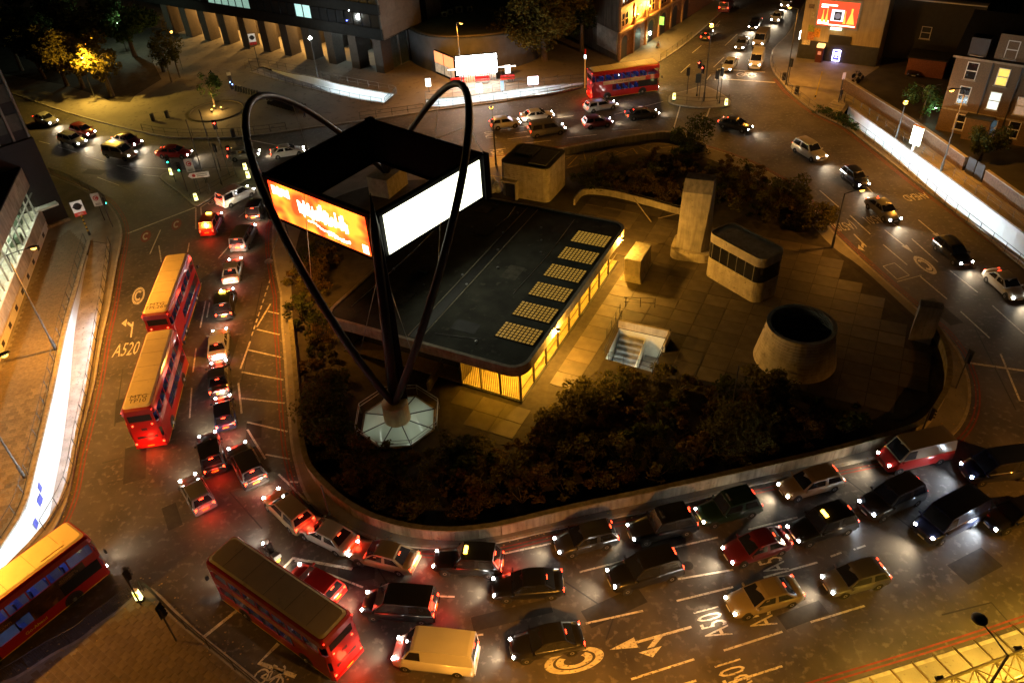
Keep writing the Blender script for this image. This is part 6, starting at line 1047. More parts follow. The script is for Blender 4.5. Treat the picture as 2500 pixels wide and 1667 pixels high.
def car_meshes(kind):
    if kind in VM: return VM[kind]
    L, W, H, belt, bon, cab, tail = SPEC[kind]; h = L/2; w = W/2; m = {}
    st = [(-h, .80, .38, tail-.16), (-h+.06, .92, .27, tail-.02), (-h+.35, .985, .2, tail), (cab[0]+.05, 1., .2, max(tail, belt)), (-.2, 1., .2, belt), (cab[3]-.1, 1., .2, belt-.03), (cab[3]+.12, .99, .2, bon+.05), (h-.5, .95, .22, bon-.06), (h-.12, .87, .26, bon-.17), (h, .74, .36, bon-.30)]
    b = MB(); K = 12
    for x, ww, zb, zt in st:
        y = w*ww; half = [(0, zb), (y*.86, zb), (y*.98, zb+.12), (y, .48), (y*.985, zt-.14), (y*.90, zt-.02), (y*.5, zt+.02)]
        ring = half+[(0, zt+.03)]+[(-a, z) for a, z in half[:0:-1]]; K = len(ring); b.v += [(x, a, z) for a, z in ring]
    for i in range(len(st)-1): b.f += [(i*K+k, (i+1)*K+k, (i+1)*K+(k+1) % K, i*K+(k+1) % K) for k in range(K)]
    b.f += [tuple(range(K)), tuple(range(len(st)*K-1, (len(st)-1)*K-1, -1))]; b.m = [0]*len(b.f)
    m['body'] = b.mesh('body', True)
    wt = w*(.74 if kind not in ('van', 'mpv', 'cab') else .84); wb = w*.93; zb = belt-.02; r = MB()  # the cabin shell
    xs = [cab[0], cab[1], cab[1]+.35, (cab[1]+cab[2])/2, cab[2]-.3, cab[2], cab[3]]; prof = [(0, 0), (.94, 0), (1., .5), (1.03, 1.), (1., .55), (.94, 0), (0, 0)]
    low = [(xs[0], -wb, zb), (xs[0], wb, zb), (xs[6], wb*.97, zb), (xs[6], -wb*.97, zb)]
    up = [(xs[1], wt, H-.06), (xs[1]+.25, wt*.98, H-.01), ((xs[1]+xs[5])/2, wt, H), (xs[5]-.2, wt*.98, H-.02), (xs[5], wt*.97, H-.07)]; n = len(up)
    r.v = [(xs[0], wb, zb), ((xs[1]+xs[5])/2, wb, zb), (xs[6], wb*.97, zb)]+[(x, -y, z) for x, y, z in ((xs[0], wb, zb), ((xs[1]+xs[5])/2, wb, zb), (xs[6], wb*.97, zb))]+up+[(x, -y, z) for x, y, z in up]+[(x, 0, z+.03) for x, y, z in up]
    o = 6; q = 6+n; c = 6+2*n
    for i in range(n-1): r.f += [(o+i, c+i, c+i+1, o+i+1), (c+i, q+i, q+i+1, c+i+1)]
    r.f += [(0, 1, o+2, o+1, o), (1, 2, o+4, o+3, o+2), (3, q, q+1, q+2, 4), (4, q+2, q+3, q+4, 5), (0, o, c, q, 3), (2, 5, q+4, c+4, o+4)]; r.m = [0]*len(r.f); m['cabin'] = r.mesh('cabin')
    def lerp(a, b_, t): return tuple(a[i]+(b_[i]-a[i])*t for i in range(3))
    def pane(nm, A, B, C, D, mg=(.08, .1, .10, .1), out=(0, 0, 0)):   # inset quad A-B bottom, C-D top
        q_ = [lerp(lerp(A, D, v), lerp(B, C, v), u) for u, v in ((mg[0], mg[1]), (1-mg[0], mg[1]), (1-mg[2], 1-mg[3]), (mg[2], 1-mg[3]))]
        nn = (Vector(q_[1])-Vector(q_[0])).cross(Vector(q_[3])-Vector(q_[0])).normalized()
        if nn.dot(Vector(out)) < 0: nn = -nn
        m[nm] = MB().add([Vector(p)+nn*.012 for p in q_], [(0, 1, 2, 3)]).mesh(nm)
    pane('windscreen', (xs[6], wb*.97, zb+.03), (xs[6], -wb*.97, zb+.03), (xs[5], -wt*.97, H-.07), (xs[5], wt*.97, H-.07), (.05, .06, .04, .06), (1, 0, .3))
    pane('rear_window', (xs[0], wb, zb+.03), (xs[0], -wb, zb+.03), (xs[1], -wt, H-.06), (xs[1], wt, H-.06), (.08, .12, .1, .12), (-1, 0, .3))
    mid = (xs[1]+xs[5])/2
    for sgn, nm in ((1, 'l'), (-1, 'r')):
        if kind != 'van': pane('side_'+nm+'0', (xs[0]+.12, sgn*wb, zb), (mid-.04, sgn*wb, zb), (mid-.04, sgn*wt, H), (xs[1]+.1, sgn*wt, H-.04), (.06, .1, .08, .16), (0, sgn, .3))
        pane('side_'+nm+'1', (mid+.04 if kind != 'van' else cab[2]-.6, sgn*wb, zb), (xs[6]-.08, sgn*wb*.97, zb), (xs[5]-.02, sgn*wt*.97, H-.05), (mid+.04 if kind != 'van' else cab[2]-.6, sgn*wt, H-.02), (.06, .1, .06, .16), (0, sgn, .3))
    m['wheel'] = MB().lathe([(.2, -.1), (.30, -.1), (.325, -.07), (.325, .07), (.30, .1), (.2, .1)], 18, (0, 0, 0), 0, 'y').mesh('wheel', False); m['rim'] = MB().lathe([(.2, -.09), (.2, .09), (.1, .105), (.03, .09)], 10, (0, 0, 0), 0, 'y').mesh('rim')
    m['arch'] = MB().lathe([(.39, -.03), (.39, .03)], 18, (0, 0, 0), 0, 'y').mesh('wheel_arch')
    m['head'] = MB().lathe([(.03, .07), (.09, .05), (.115, 0), (.1, -.05)], 12, (0, 0, 0), 0, 'x').mesh('headlight', True); m['tail'] = MB().box((0, 0, 0), (.09, .17 if kind != 'cab' else .13, .24)).mesh('tail_light')
    m['plate'] = MB().box((0, 0, 0), (.02, .5, .11)).mesh('number_plate'); m['mirror'] = MB().box((0, 0, 0), (.1, .2, .13)).mesh('mirror'); m['bumper'] = MB().obox((-.06, -w*.9, 0), (.1, 0, 0), (0, w*1.8, 0), (0, 0, .2)).mesh('bumper'); m['grille'] = MB().box((0, 0, 0), (.04, .75, .18)).mesh('grille')
    VM[kind] = m; return m
def wheels(t, m, xs_, y, z=.325, arch=True):
    for x in xs_:
        for s in (1, -1):
            wo = put('wheel', m['wheel'], A_TYRE, t, loc=(x, s*y, z)); ro = put('rim', m['rim'], A_RIM, wo)
            if s < 0: wo.rotation_euler = (0, 0, math.pi)
            if arch: put('wheel_arch', m['arch'], A_DARK, t, loc=(x, s*(y+.045), z+.01))
def vehicle(kind, col, label, px, ahead, lights='both', roof=None, head=None, brake=True, name=None, e=1., glowr=0):
    z = .75; c = G(px[0], px[1], z); a = G(ahead[0], ahead[1], z); ang = math.atan2(a.y-c.y, a.x-c.x); m = car_meshes(kind); L, W, H, belt, bon, cab, tail = SPEC[kind]; h = L/2; w = W/2
    cat = {'van': 'van', 'cab': 'taxi', 'mpv': 'minivan'}.get(kind, 'car'); t = thing(name or {'van': 'van', 'cab': 'taxi_cab', 'mpv': 'minivan'}.get(kind, 'car'), label, cat, (c.x, c.y, .002), ang, group='traffic on the roundabout')
    t.scale = (R.uniform(.96, 1.04), R.uniform(.97, 1.02), R.uniform(.97, 1.05))
    put('body', m['body'], P[col], t); put('cabin', m['cabin'], roof or P[col], t); put('windscreen', m['windscreen'], A_VGL, t); put('rear_window', m['rear_window'], A_VGL, t)
    for k in ('side_l0', 'side_l1', 'side_r0', 'side_r1'):
        if k in m: put('side_window', m[k], A_VGL, t)
    wheels(t, m, (-h+.85 if kind != 'van' else -h+1.05, h-.85), w-.1)
    on = lights in ('both', 'front')
    for s in (1, -1):
        put('headlight', m['head'], (head or E_HEAD) if on else A_CHROME, t, loc=(h-.10, s*w*.68, bon-.22)); put('tail_light', m['tail'], (E_BRAKE if brake else E_TAIL) if lights != 'off' else A_SRED, t, loc=(-h+.06, s*w*.76, tail-.16)); put('mirror', m['mirror'], P[col], t, loc=(cab[3]-.15, s*(w+.05), belt+.04))
    put('number_plate', m['plate'], A_PLATE, t, loc=(-h-.01, 0, tail-.32)); put('number_plate', m['plate'], A_PLATEW, t, loc=(h+.02, 0, .42)); put('bumper', m['bumper'], P[col], t, loc=(-h+.02, 0, .36)); put('grille', m['grille'], A_DARK, t, loc=(h-.02, 0, bon-.36))
    if lights != 'off': put('brake_light', MB().box((0, 0, 0), (.04, .3, .04)), E_BRAKE if brake else E_TAIL, t, loc=(cab[0]+(cab[1]-cab[0])*.8-.03, 0, H-.16))
    if kind == 'cab': put('taxi_sign', MB().prism([(-.12, -.3), (.12, -.3), (.12, .3), (-.12, .3)], 0, .14, 0, [(-.05, -.26), (.05, -.26), (.05, .26), (-.05, .26)]), E_IND if R.random() < .35 else A_DARK, t, loc=(cab[2]-.25, 0, H+.01))
    if glowr: light('brake_glow', 'POINT', (-h-.35, 0, tail-.1), glowr, (1., .03, .01), t, .3)
    if on:
        cl = (.75, .87, 1.) if head is E_HEADB else (1., .80, .53); light('headlight_beam', 'SPOT', (h+.1, 0, bon-.2), 620*e, cl, t, .25, (math.radians(78), 0, -math.pi/2), math.radians(105), .9)
    return t
# --- double-decker bus
def bus_mesh():
    if 'bus' in VM: return VM['bus']
    m = {}; L, W = 10.3, 2.5; h, w = L/2, W/2
    def outline(ins=0, r=.28): return rrect(-h+ins, h-ins, -w+ins, w-ins, r, 3, lambda x, y: (x, y))
    def shell(z0, z1, i0=0, i1=0): return MB().prism(outline(i0), z0, z1, 0, outline(i1))
    def ring(z0, z1, ins=0, th=.06, i1=None):
        o = MB(); A = ccw(outline(ins)); B = ccw(outline(ins+th)); n = len(A); i1 = ins if i1 is None else i1; A2 = ccw(outline(i1)); B2 = ccw(outline(i1+th))
        o.v = [(*p, z0) for p in A]+[(*p, z0) for p in B]+[(*p, z1) for p in A2]+[(*p, z1) for p in B2]
        for i in range(n):
            j = (i+1) % n; o.f += [(i, j, 2*n+j, 2*n+i), (n+j, n+i, 3*n+i, 3*n+j), (2*n+i, 2*n+j, 3*n+j, 3*n+i), (j, i, n+i, n+j)]
        o.m = [0]*len(o.f); return o
    m['skirt'] = ring(.28, 1.22).mesh('skirt'); m['mid_band'] = ring(2.12, 2.78).mesh('mid_band'); m['top_band'] = ring(3.62, 4.0, 0, .06, .05).mesh('top_band')
    m['roof_edge'] = shell(4.0, 4.18, .05, .16).mesh('roof_edge'); m['roof'] = shell(4.18, 4.28, .2, .34).mesh('roof'); m['floor'] = shell(.3, .42, .1, .1).mesh('floor'); m['deck'] = shell(2.25, 2.33, .08, .08).mesh('deck'); m['strip'] = MB().box((0, 0, 0), (1.5, .16, .05)).mesh('ceiling_strip')
    m['pillar'] = MB().box((0, 0, 0), (.10, .05, .9)).mesh('pillar'); m['pillar_u'] = MB().box((0, 0, 0), (.09, .05, .86)).mesh('pillar')
    m['pane'] = MB().box((0, 0, 0), (1.2, .02, .88)).mesh('window'); m['pane_u'] = MB().box((0, 0, 0), (1.2, .02, .84)).mesh('window'); m['solid'] = MB().box((0, 0, 0), (2.9, .05, .9)).mesh('engine_panel')
    m['seat'] = MB().box((0, 0, .22), (.42, .82, .12)).box((-.2, 0, .55), (.1, .82, .65)).mesh('seat'); m['pole'] = MB().tube([(0, 0, 0), (0, 0, 1.75)], .02, 5).mesh('pole')
    m['wheel'] = MB().lathe([(.3, -.14), (.46, -.14), (.48, -.1), (.48, .1), (.46, .14), (.3, .14)], 20, (0, 0, 0), 0, 'y').mesh('wheel'); m['rim'] = MB().lathe([(.3, .02), (.3, .12), (.14, .14), (.12, .2), (.02, .2)], 12, (0, 0, 0), 0, 'y').mesh('rim'); m['arch'] = MB().lathe([(.6, -.02), (.6, .02)], 20, (0, 0, 0), 0, 'y').mesh('wheel_arch')
    m['front_l'] = MB().box((0, 0, 0), (.03, 2.2, 1.0)).mesh('windscreen'); m['front_u'] = MB().box((0, 0, 0), (.03, 2.2, .82)).mesh('windscreen'); m['rear_u'] = MB().box((0, 0, 0), (.03, 1.7, .6)).mesh('rear_window')
    VM['bus'] = m; return m
A_BRED = mat('bus red', (.36, .012, .012), .3, .1, var=.06, scale=.5, coat=.7); A_BROOF = mat('bus roof cream', (.78, .68, .44), .55, var=.1, scale=.8, spots=(1.5, .62, (.58, .5, .32)))
A_BSEAT = mat('bus seat blue', (.03, .05, .22), .8, var=.3, scale=6); A_BYEL = mat('bus pole yellow', (.7, .65, .05), .4, var=.05); A_BFLOOR = mat('bus floor', (.12, .12, .13), .8)
A_BGL = glass_mat('bus window glass', (.86, .9, .92)); A_BGLD = mat('bus dark glass', (.02, .02, .022), .07, var=.1)
def bus(label, c, ang, roof_text=None, lamp=((.9, 1., .85), 7.), moving=True, ad=None, head=True, red_strip=None):
    m = bus_mesh(); L, W = 10.3, 2.5; h, w = L/2, W/2; t = thing('double_decker_bus', label, 'bus', (c[0], c[1], .002), ang, group='red double decker buses')
    put('skirt', m['skirt'], A_BRED, t); put('mid_band', m['mid_band'], A_BRED, t); put('top_band', m['top_band'], A_BRED, t); put('roof_edge', m['roof_edge'], A_BRED, t); rf = put('roof', m['roof'], A_BROOF, t); put('floor', m['floor'], A_BFLOOR, t); put('upper_deck', m['deck'], A_BFLOOR, t)
    for k in range(5): sub('roof_seam', MB().box((-3.6+k*1.8, 0, 4.284), (.02, 1.8, .008)), mat('roof seam grey', (.3, .25, .15), .7), rf)
    E = glow('bus ceiling lamp %.2f %.2f' % (lamp[0][0], lamp[1]), lamp[0], lamp[1])
    for k in range(4):
        for z in (2.2, 3.92):
            if z < 3 and k == 0: continue
            for y in (-.6, .6): put('ceiling_strip', m['strip'], E, t, loc=(-3.6+k*2.4, y, z))
    for k in range(7):
        x = -h+.85+k*1.31
        for s in (1, -1):
            put('window', m['pane_u'], A_BGL, t, loc=(x+.33, s*(w-.04), 3.2)); put('pillar', m['pillar_u'], A_BRED, t, loc=(x-.33, s*(w-.03), 3.2))
            if k > 1: put('window', m['pane'], A_BGL, t, loc=(x+.33, s*(w-.04), 1.67)); put('pillar', m['pillar'], A_DARK, t, loc=(x-.33, s*(w-.03), 1.67))
    for s in (1, -1):
        put('engine_panel', m['solid'], A_BRED, t, loc=(-h+1.62, s*(w-.03), 1.67)); put('pillar', m['pillar_u'], A_BRED, t, loc=(h-.30, s*(w-.03), 3.2)); put('pillar', m['pillar'], A_BRED, t, loc=(h-.3, s*(w-.03), 1.67)); put('skirt_line', MB().box((0, 0, 0), (L-.6, .012, .04)), A_BYEL, t, loc=(0, s*(w+.004), .34))
    for k in range(8):
        for s in (.62, -.62):
            put('seat', m['seat'], A_BSEAT, t, loc=(-4.2+k*1.05, s, 2.33))
            if k > 3: put('seat', m['seat'], A_BSEAT, t, loc=(-4.2+k*.95, s, .42))
    for k in range(4):
        put('pole', m['pole'], A_BYEL, t, loc=(-2.2+k*1.6, .25, .42)); put('pole', m['pole'], A_BYEL, t, loc=(-2.8+k*1.9, -.3, 2.33)).scale = (1, 1, .85)
    put('windscreen', m['front_l'], A_BGL, t, loc=(h-.02, 0, 1.67)); put('windscreen', m['front_u'], A_BGL, t, loc=(h-.02, 0, 3.2)); put('destination_blind', MB().box((h+.005, 0, 2.45), (.02, 1.9, .42)), A_DARK, t)
    put('rear_panel', MB().box((-h+.03, 0, 1.67), (.06, 2.1, .92)), A_BRED, t); put('rear_panel', MB().box((-h+.03, 0, 3.2), (.06, 2.1, .86)), A_BRED, t); put('rear_window', m['rear_u'], A_BGLD, t, loc=(-h-.005, 0, 3.28)); put('engine_grille', MB().box((-h-.005, 0, 1.35), (.02, 1.5, .22)), A_DARK, t); put('route_number', MB().box((-h-.008, 0, 2.15), (.02, .42, .22)), A_DARK, t); put('rear_bumper', MB().box((-h-.02, 0, .42), (.08, 2.3, .24)), A_BRED, t); put('number_plate', VM['van']['plate'] if 'van' in VM else MB().box((0, 0, 0), (.02, .5, .11)), A_PLATE, t, loc=(-h-.07, 0, .5))
    for s in (1, -1):
        put('tail_light', MB().lathe([(.09, 0), (.07, .02)], 10, (0, 0, 0), 0, 'x'), E_BRAKE, t, loc=(-h-.03, s*1.02, .75)); put('tail_light', MB().lathe([(.07, 0), (.06, .02)], 10, (0, 0, 0), 0, 'x'), E_BRAKE, t, loc=(-h-.03, s*.72, 2.62)); put('marker_light', MB().box((-h+.02, s*1.1, 4.02), (.06, .06, .05)), E_TAIL, t)
        if head: put('headlight', MB().lathe([(.12, 0), (.1, .03), (.03, .05)], 12, (0, 0, 0), 0, 'x'), E_HEAD, t, loc=(h+.0, s*.9, .72))
        put('mirror', MB().box((h+.25, s*1.35, 2.3), (.1, .2, .35)), A_DARK, t)
    mm = {'wheel': m['wheel'], 'rim': m['rim'], 'arch': m['arch']}
    for x in (h-2.6, -h+2.3):
        for s in (1, -1):
            wo = put('wheel', m['wheel'], A_TYRE, t, loc=(x, s*(w-.13), .48), rot=(0, 0, 0 if s > 0 else math.pi)); put('rim', m['rim'], A_RIM, wo); put('wheel_arch', m['arch'], A_DARK, t, loc=(x, s*(w-.012), .5))
    if roof_text:
        o = put('roof_lettering', text_mesh(roof_text, .62), mat('roof lettering', (.1, .075, .04), .8, var=.1), t, loc=(-h+1.15, 0, 4.292), rot=(0, 0, -math.pi/2)); o.scale = (1.0, 1.0, 1)
    light('brake_glow', 'POINT', (-h-.5, 0, .9), 170, (1., .03, .01), t, .3)
    if head: light('headlight_beam', 'SPOT', (h+.1, 0, .8), 450, (1., .80, .53), t, .25, (math.radians(78), 0, -math.pi/2), math.radians(100), .9)
    return t
car_meshes('van'); w2 = 1.25
b = bus('red double decker in the queue behind another, roof lettered TP10', (-28.52+5.15*math.cos(1.70), 44.47+5.15*math.sin(1.70)), 1.70, 'MTG\nTP10', ((.8, .95, .85), 6.), head=False)
for k in range(3): put('advert_panel', MB().box((-3.4+k*3.1, -w2-.008, 2.45), (2.2, .012, .5)), mat('pale advert', (.45, .25, .22), .6, var=.3, scale=2), b)
b = bus('red double decker at the head of the bus queue, roof lettered TPL269', (-31.14+5.15*math.cos(1.67), 56.98+5.15*math.sin(1.67)), 1.67, 'MTG\nTPL269', ((.85, 1., .75), 6.), head=False); put('blue_stripe', MB().box((0, -w2-.008, .75), (9.2, .012, .3)), mat('blue side stripe', (.04, .08, .4), .4), b)
b = bus('red double decker with blue lit windows entering at the corner pavement', (-34.62+5.15*math.cos(.93), 25.31+5.15*math.sin(.93)), .93, None, ((.42, .54, 1.), 10.), head=True)
put('advert_panel', MB().box((.2, -w2-.008, 2.42), (7.6, .012, .62)), mat('dark film advert', (.05, .02, .008), .5, var=.9, scale=1.3, spots=(1.1, .56, (.22, .1, .02))), b); put('advert_panel', MB().box((1.2, -w2-.03, 1.68), (2.0, .012, .95)), mat('dark film advert', (.05, .02, .008), .5), b); put('dark_side_panel', MB().box((3.5, -w2-.03, 1.68), (2.6, .012, .92)), A_BGLD, b)
o = put('advert_lettering', text_mesh('breaking dawn', .38), mat('gold lettering', (.35, .2, .05), .5), b, loc=(-1.9, -w2-.02, 2.4), rot=(math.pi/2, 0, 0)); o = put('operator_lettering', text_mesh('Go-Ahead', .34), A_BYEL, b, loc=(.1, -w2-.01, .75), rot=(math.pi/2, 0, 0))
o = put('advert_lettering', text_mesh('IN CINEMAS\nNOVEMBER 18', .2), mat('gold lettering', (.35, .2, .05), .5), b, loc=(2.9, -w2-.02, 2.42), rot=(math.pi/2, 0, 0))
put('roof_vent', MB().box((3.0, -.55, 4.3), (1.5, .3, .05)), A_BROOF, b)
b = bus('red double decker with blue lit windows passing the pub on the north side', (13.38+5.15*math.cos(.21), 111.35+5.15*math.sin(.21)), .21, None, ((.42, .5, 1.), 9.), head=True); put('advert_panel', MB().box((-.3, -w2-.008, 2.45), (6.4, .012, .52)), mat('tan advert', (.45, .33, .18), .6, var=.2), b); o = put('advert_lettering', text_mesh('TOWER HEIST', .4), A_DARK, b, loc=(-.6, -w2-.02, 2.44), rot=(math.pi/2, 0, 0)); put('dark_side_panel', MB().box((3.3, -w2-.03, 1.68), (3.0, .012, .92)), A_BGLD, b)
c_, a_ = G(690, 1475, 2.2), G(640, 1440, 2.2); b = bus('red double decker turning through the near lanes in front of the corner pavement', (c_.x, c_.y), math.atan2(a_.y-c_.y, a_.x-c_.x), None, ((.9, .9, .8), 5.), head=True)
put('advert_panel', MB().box((-.3, w2+.008, 2.45), (6.4, .012, .52)), mat('pink advert', (.5, .25, .25), .6, var=.3), b)
def dv(kind, col, label, x, y, hx, hy, **k): return vehicle(kind, col, label, (x*1.06293, y*1.06293), (hx*1.06293, hy*1.06293), **k)
DR = {}
ROOFY = None
dv('mpv', 'white', 'white minivan with glowing brake lights beside the signed traffic island', 541, 448, 590, 424, e=.8, glowr=110)
dv('cab', 'black', 'black taxi half hidden by the left arch, next to the white minivan', 592, 476, 604, 452, e=.5, glowr=110)
uj = dv('cab', 'red', 'red and blue flag painted taxi at the stop line in front of the buses', 486, 512, 503, 478, e=.8, glowr=110)
for x, wd_, m_ in ((0, .16, A_SRED), (0, .30, A_WHITE)): put('flag_stripe', MB().box((-.6, 0, 1.805 if m_ is A_SRED else 1.80), (1.9, wd_*1.6, .012)), m_, uj)
for s in (1, -1): put('flag_side', MB().box((-.4, s*.905, .72), (2.6, .012, .34)), A_BLUE, uj); put('flag_stripe', MB().box((-.4, s*.915, .72), (2.6, .008, .1)), A_WHITE, uj)
dv('mpv', 'grey', 'dark grey people carrier behind the black taxi, lit white by the car following', 560, 542, 576, 512, glowr=110)
dv('saloon', 'silver', 'silver saloon with a sunroof braking in the middle queue', 534, 616, 542, 578, glowr=110)
dv('cab', 'black', 'black taxi in the queue between the two silver cars', 518, 694, 523, 655, glowr=110)
dv('saloon', 'silver', 'second silver saloon in the queue, ahead of the dark car', 501, 784, 504, 742, glowr=110)
dv('saloon', 'charcoal', 'charcoal car close behind the second silver saloon', 502, 862, 501, 822, glowr=110)
dv('hatch', 'navy', 'dark blue car with red lamps beside the end of the hatching', 514, 942, 510, 902, glowr=110)
dv('cab', 'black', 'black taxi alongside the rear of the TP10 bus', 484, 1036, 474, 990, glowr=110)
dv('suv', 'charcoal', 'dark four wheel drive with a white rear bumper passing the hatching', 566, 1064, 545, 1024, glowr=110)
dv('hatch', 'grey', 'grey hatchback leaving the bend behind the TP10 bus', 450, 1128, 424, 1084, e=.6, glowr=110)
dv('estate', 'beige', 'beige estate car rounding the bend beside the parapet', 660, 1166, 622, 1130, glowr=110)
dv('saloon', 'silver', 'silver saloon following the beige estate round the bend', 750, 1222, 705, 1200, glowr=110)
dv('saloon', 'tan', 'tan saloon on the inside lane below the parapet', 880, 1272, 832, 1260, glowr=110)
dv('cab', 'black', 'black taxi on the inside lane below the lowest point of the parapet', 1075, 1286, 1025, 1283, glowr=110)
dv('hatch', 'red', 'red hatchback in the near middle lane', 722, 1336, 680, 1312, glowr=110)
dv('mpv', 'black', 'black people carrier in the near lane right of the red hatchback', 918, 1386, 866, 1382, glowr=110)
dv('van', 'white', 'white van behind the turning bus in the outer lane', 1000, 1500, 945, 1494)
dv('saloon', 'black', 'black saloon in the second lane beyond the black people carrier', 1212, 1338, 1155, 1342)
dv('hatch', 'charcoal', 'charcoal hatchback with bright lamps on the inside lane near the lane arrow', 1345, 1234, 1290, 1247)
dv('cab', 'black', 'black taxi on the inside lane behind the charcoal hatchback', 1520, 1204, 1465, 1217)
dv('cab', 'darkgreen', 'dark green taxi on the inside lane close under the parapet', 1672, 1164, 1615, 1180, brake=False)
dv('suv', 'black', 'black four wheel drive in the second lane beside the long dashes', 1480, 1308, 1420, 1325)
dv('saloon', 'maroon', 'dark maroon saloon in the second lane behind the black four wheel drive', 1738, 1250, 1680, 1268)
dv('cab', 'black', 'black taxi in the second lane with its roof sign lit', 1888, 1204, 1832, 1222)
dv('suv', 'charcoal', 'charcoal four wheel drive with star bright lamps at the eastern bend', 2048, 1142, 1990, 1168, head=E_HEADB, e=1.3)
dv('van', 'navy', 'dark navy van with bright lamps nearest the eastern bend', 2180, 1190, 2125, 1220, e=1.3)
dv('saloon', 'black', 'black car cut by the right edge with blue white lamps', 2336, 1176, 2278, 1195, head=E_HEADB, e=1.3)
dv('hatch', 'grey', 'dark grey hatchback alone in the third lane', 1965, 1322, 1905, 1338)
dv('saloon', 'tan', 'tan saloon in the third lane over the road lettering', 1755, 1366, 1690, 1384)
dv('saloon', 'black', 'black saloon in the outer lane left of the roundel marking', 1255, 1470, 1190, 1482)
dv('van', 'red', 'red delivery van with tan roof at the eastern tip of the parapet', 2100, 1040, 2035, 1055, roof=P['tan'], e=1.2)
dv('estate', 'beige', 'beige estate with glaring headlamps close under the parapet', 1862, 1105, 1800, 1122, e=1.4)
dv('mpv', 'navy', 'dark blue people carrier behind the red delivery van', 2290, 1072, 2230, 1080, head=E_HEADB)
dv('estate', 'silver', 'silver estate car below the far red bus', 1380, 240, 1425, 232)
dv('mpv', 'grey', 'grey people carrier in the north road nearest the plant room', 1256, 296, 1305, 289)
dv('hatch', 'maroon', 'maroon hatchback in the north road behind the silver estate', 1372, 278, 1420, 272)
dv('saloon', 'white', 'white saloon in the north road beside the bright ramp', 1234, 262, 1280, 256)
dv('saloon', 'charcoal', 'charcoal saloon in the north road approaching the northern island', 1475, 258, 1525, 252)
dv('hatch', 'silver', 'silver hatchback in the north road just right of the right arch', 1160, 280, 1205, 274)
for i, (k, c, x, y, hx, hy, lb) in enumerate((('saloon', 'silver', 105, 272, 160, 290, 'silver saloon furthest west on the west road by the finned tower'), ('hatch', 'red', 190, 298, 245, 314, 'red hatchback on the west road below the yellow lit paving'), ('estate', 'white', 165, 318, 220, 334, 'white estate car in the near lane of the west road'), ('saloon', 'maroon', 292, 320, 345, 333, 'maroon saloon on the west road before the bent kerb'), ('mpv', 'beige', 275, 349, 330, 358, 'beige people carrier on the west road near the signals'), ('saloon', 'red', 400, 348, 455, 350, 'red saloon passing behind the signed traffic island'), ('hatch', 'silver', 560, 352, 615, 346, 'silver hatchback just left of the left arch on the north road'), ('saloon', 'white', 660, 345, 710, 337, 'white saloon between the left arch and the hoarding'))):
    dv(k, c, lb, x, y, hx, hy, e=1.2)
for k, c, x, y, hx, hy, lb in (('saloon', 'black', 1690, 284, 1740, 296, 'black saloon leading the traffic round the north east curve'), ('suv', 'silver', 1860, 345, 1905, 371, 'silver four wheel drive on the north east curve'), ('hatch', 'navy', 1965, 405, 2008, 440, 'dark blue hatchback beside the east ramp'), ('saloon', 'grey', 2030, 478, 2075, 514, 'grey saloon on the east road above the lane arrows'), ('estate', 'black', 2190, 575, 2235, 612, 'black estate car on the east road past the arrows'), ('saloon', 'white', 2310, 650, 2350, 685, 'white saloon at the right edge of the east road')):
    dv(k, c, lb, x, y, hx, hy, e=1.5)
for k, c, x, y, hx, hy, lb in (('saloon', 'silver', 1676, 146, 1660, 168, 'silver car waiting at the northern stop line'), ('van', 'white', 1738, 140, 1728, 165, 'white van waiting at the northern stop line'), ('van', 'beige', 1748, 92, 1728, 120, 'pale yellow roofed van second in the northern queue'), ('saloon', 'grey', 1704, 98, 1688, 122, 'grey car second in the northern queue beside the pale van'), ('saloon', 'black', 1735, 52, 1718, 76, 'black car third in the northern queue'), ('hatch', 'white', 1785, 38, 1768, 62, 'white hatchback third in the northern queue'), ('estate', 'silver', 1808, 4, 1790, 28, 'silver car at the top edge of the northern queue')):
    dv(k, c, lb, x, y, hx, hy, e=1.5)
dv('van', 'maroon', 'dark red van driving away up the northern road', 1668, 14, 1690, -14, e=.5); dv('hatch', 'charcoal', 'dark car driving away past the pub lettering', 1625, 78, 1650, 44, e=.5)
dv('saloon', 'black', 'black car parked in the dark yard, facing the wall', 2099, 157, 2100, 175, lights='off'); dv('hatch', 'charcoal', 'dark car with one red lamp glowing at the far end of the yard', 2186, 24, 2186, 8, brake=True, e=.1)
# motorcyclist
def skin_body(name, joints, edges, m, parent, root=0, lev=1):
    me = bpy.data.meshes.new(name); me.from_pydata([j[0] for j in joints], edges, []); me.materials.append(m); o = link(bpy.data.objects.new(name, me)); o.parent = parent
    sk = o.modifiers.new('skin', 'SKIN'); sk.use_smooth_shade = True; me.skin_vertices.new() if not me.skin_vertices else None
    for i, j in enumerate(joints): me.skin_vertices[0].data[i].radius = (j[1], j[1]) if not isinstance(j[1], tuple) else j[1]; me.skin_vertices[0].data[i].use_root = (i == root)
    ss = o.modifiers.new('sub', 'SUBSURF'); ss.levels = lev; ss.render_levels = lev; return o
c_, a_ = GD(618, 1262, .8), GD(592, 1236, .8); ang = math.atan2(a_.y-c_.y, a_.x-c_.x)
mc = thing('motorcycle', 'dark motorcycle with red tail lamp in the near middle lane', 'motorcycle', (c_.x, c_.y, .002), ang, group='traffic on the roundabout'); wm = MB().lathe([(.2, -.06), (.3, -.06), (.32, 0), (.3, .06), (.2, .06)], 16, (0, 0, 0), 0, 'y').mesh('wheel')
for x in (-.68, .7): put('wheel', wm, A_TYRE, mc, loc=(x, 0, .32))
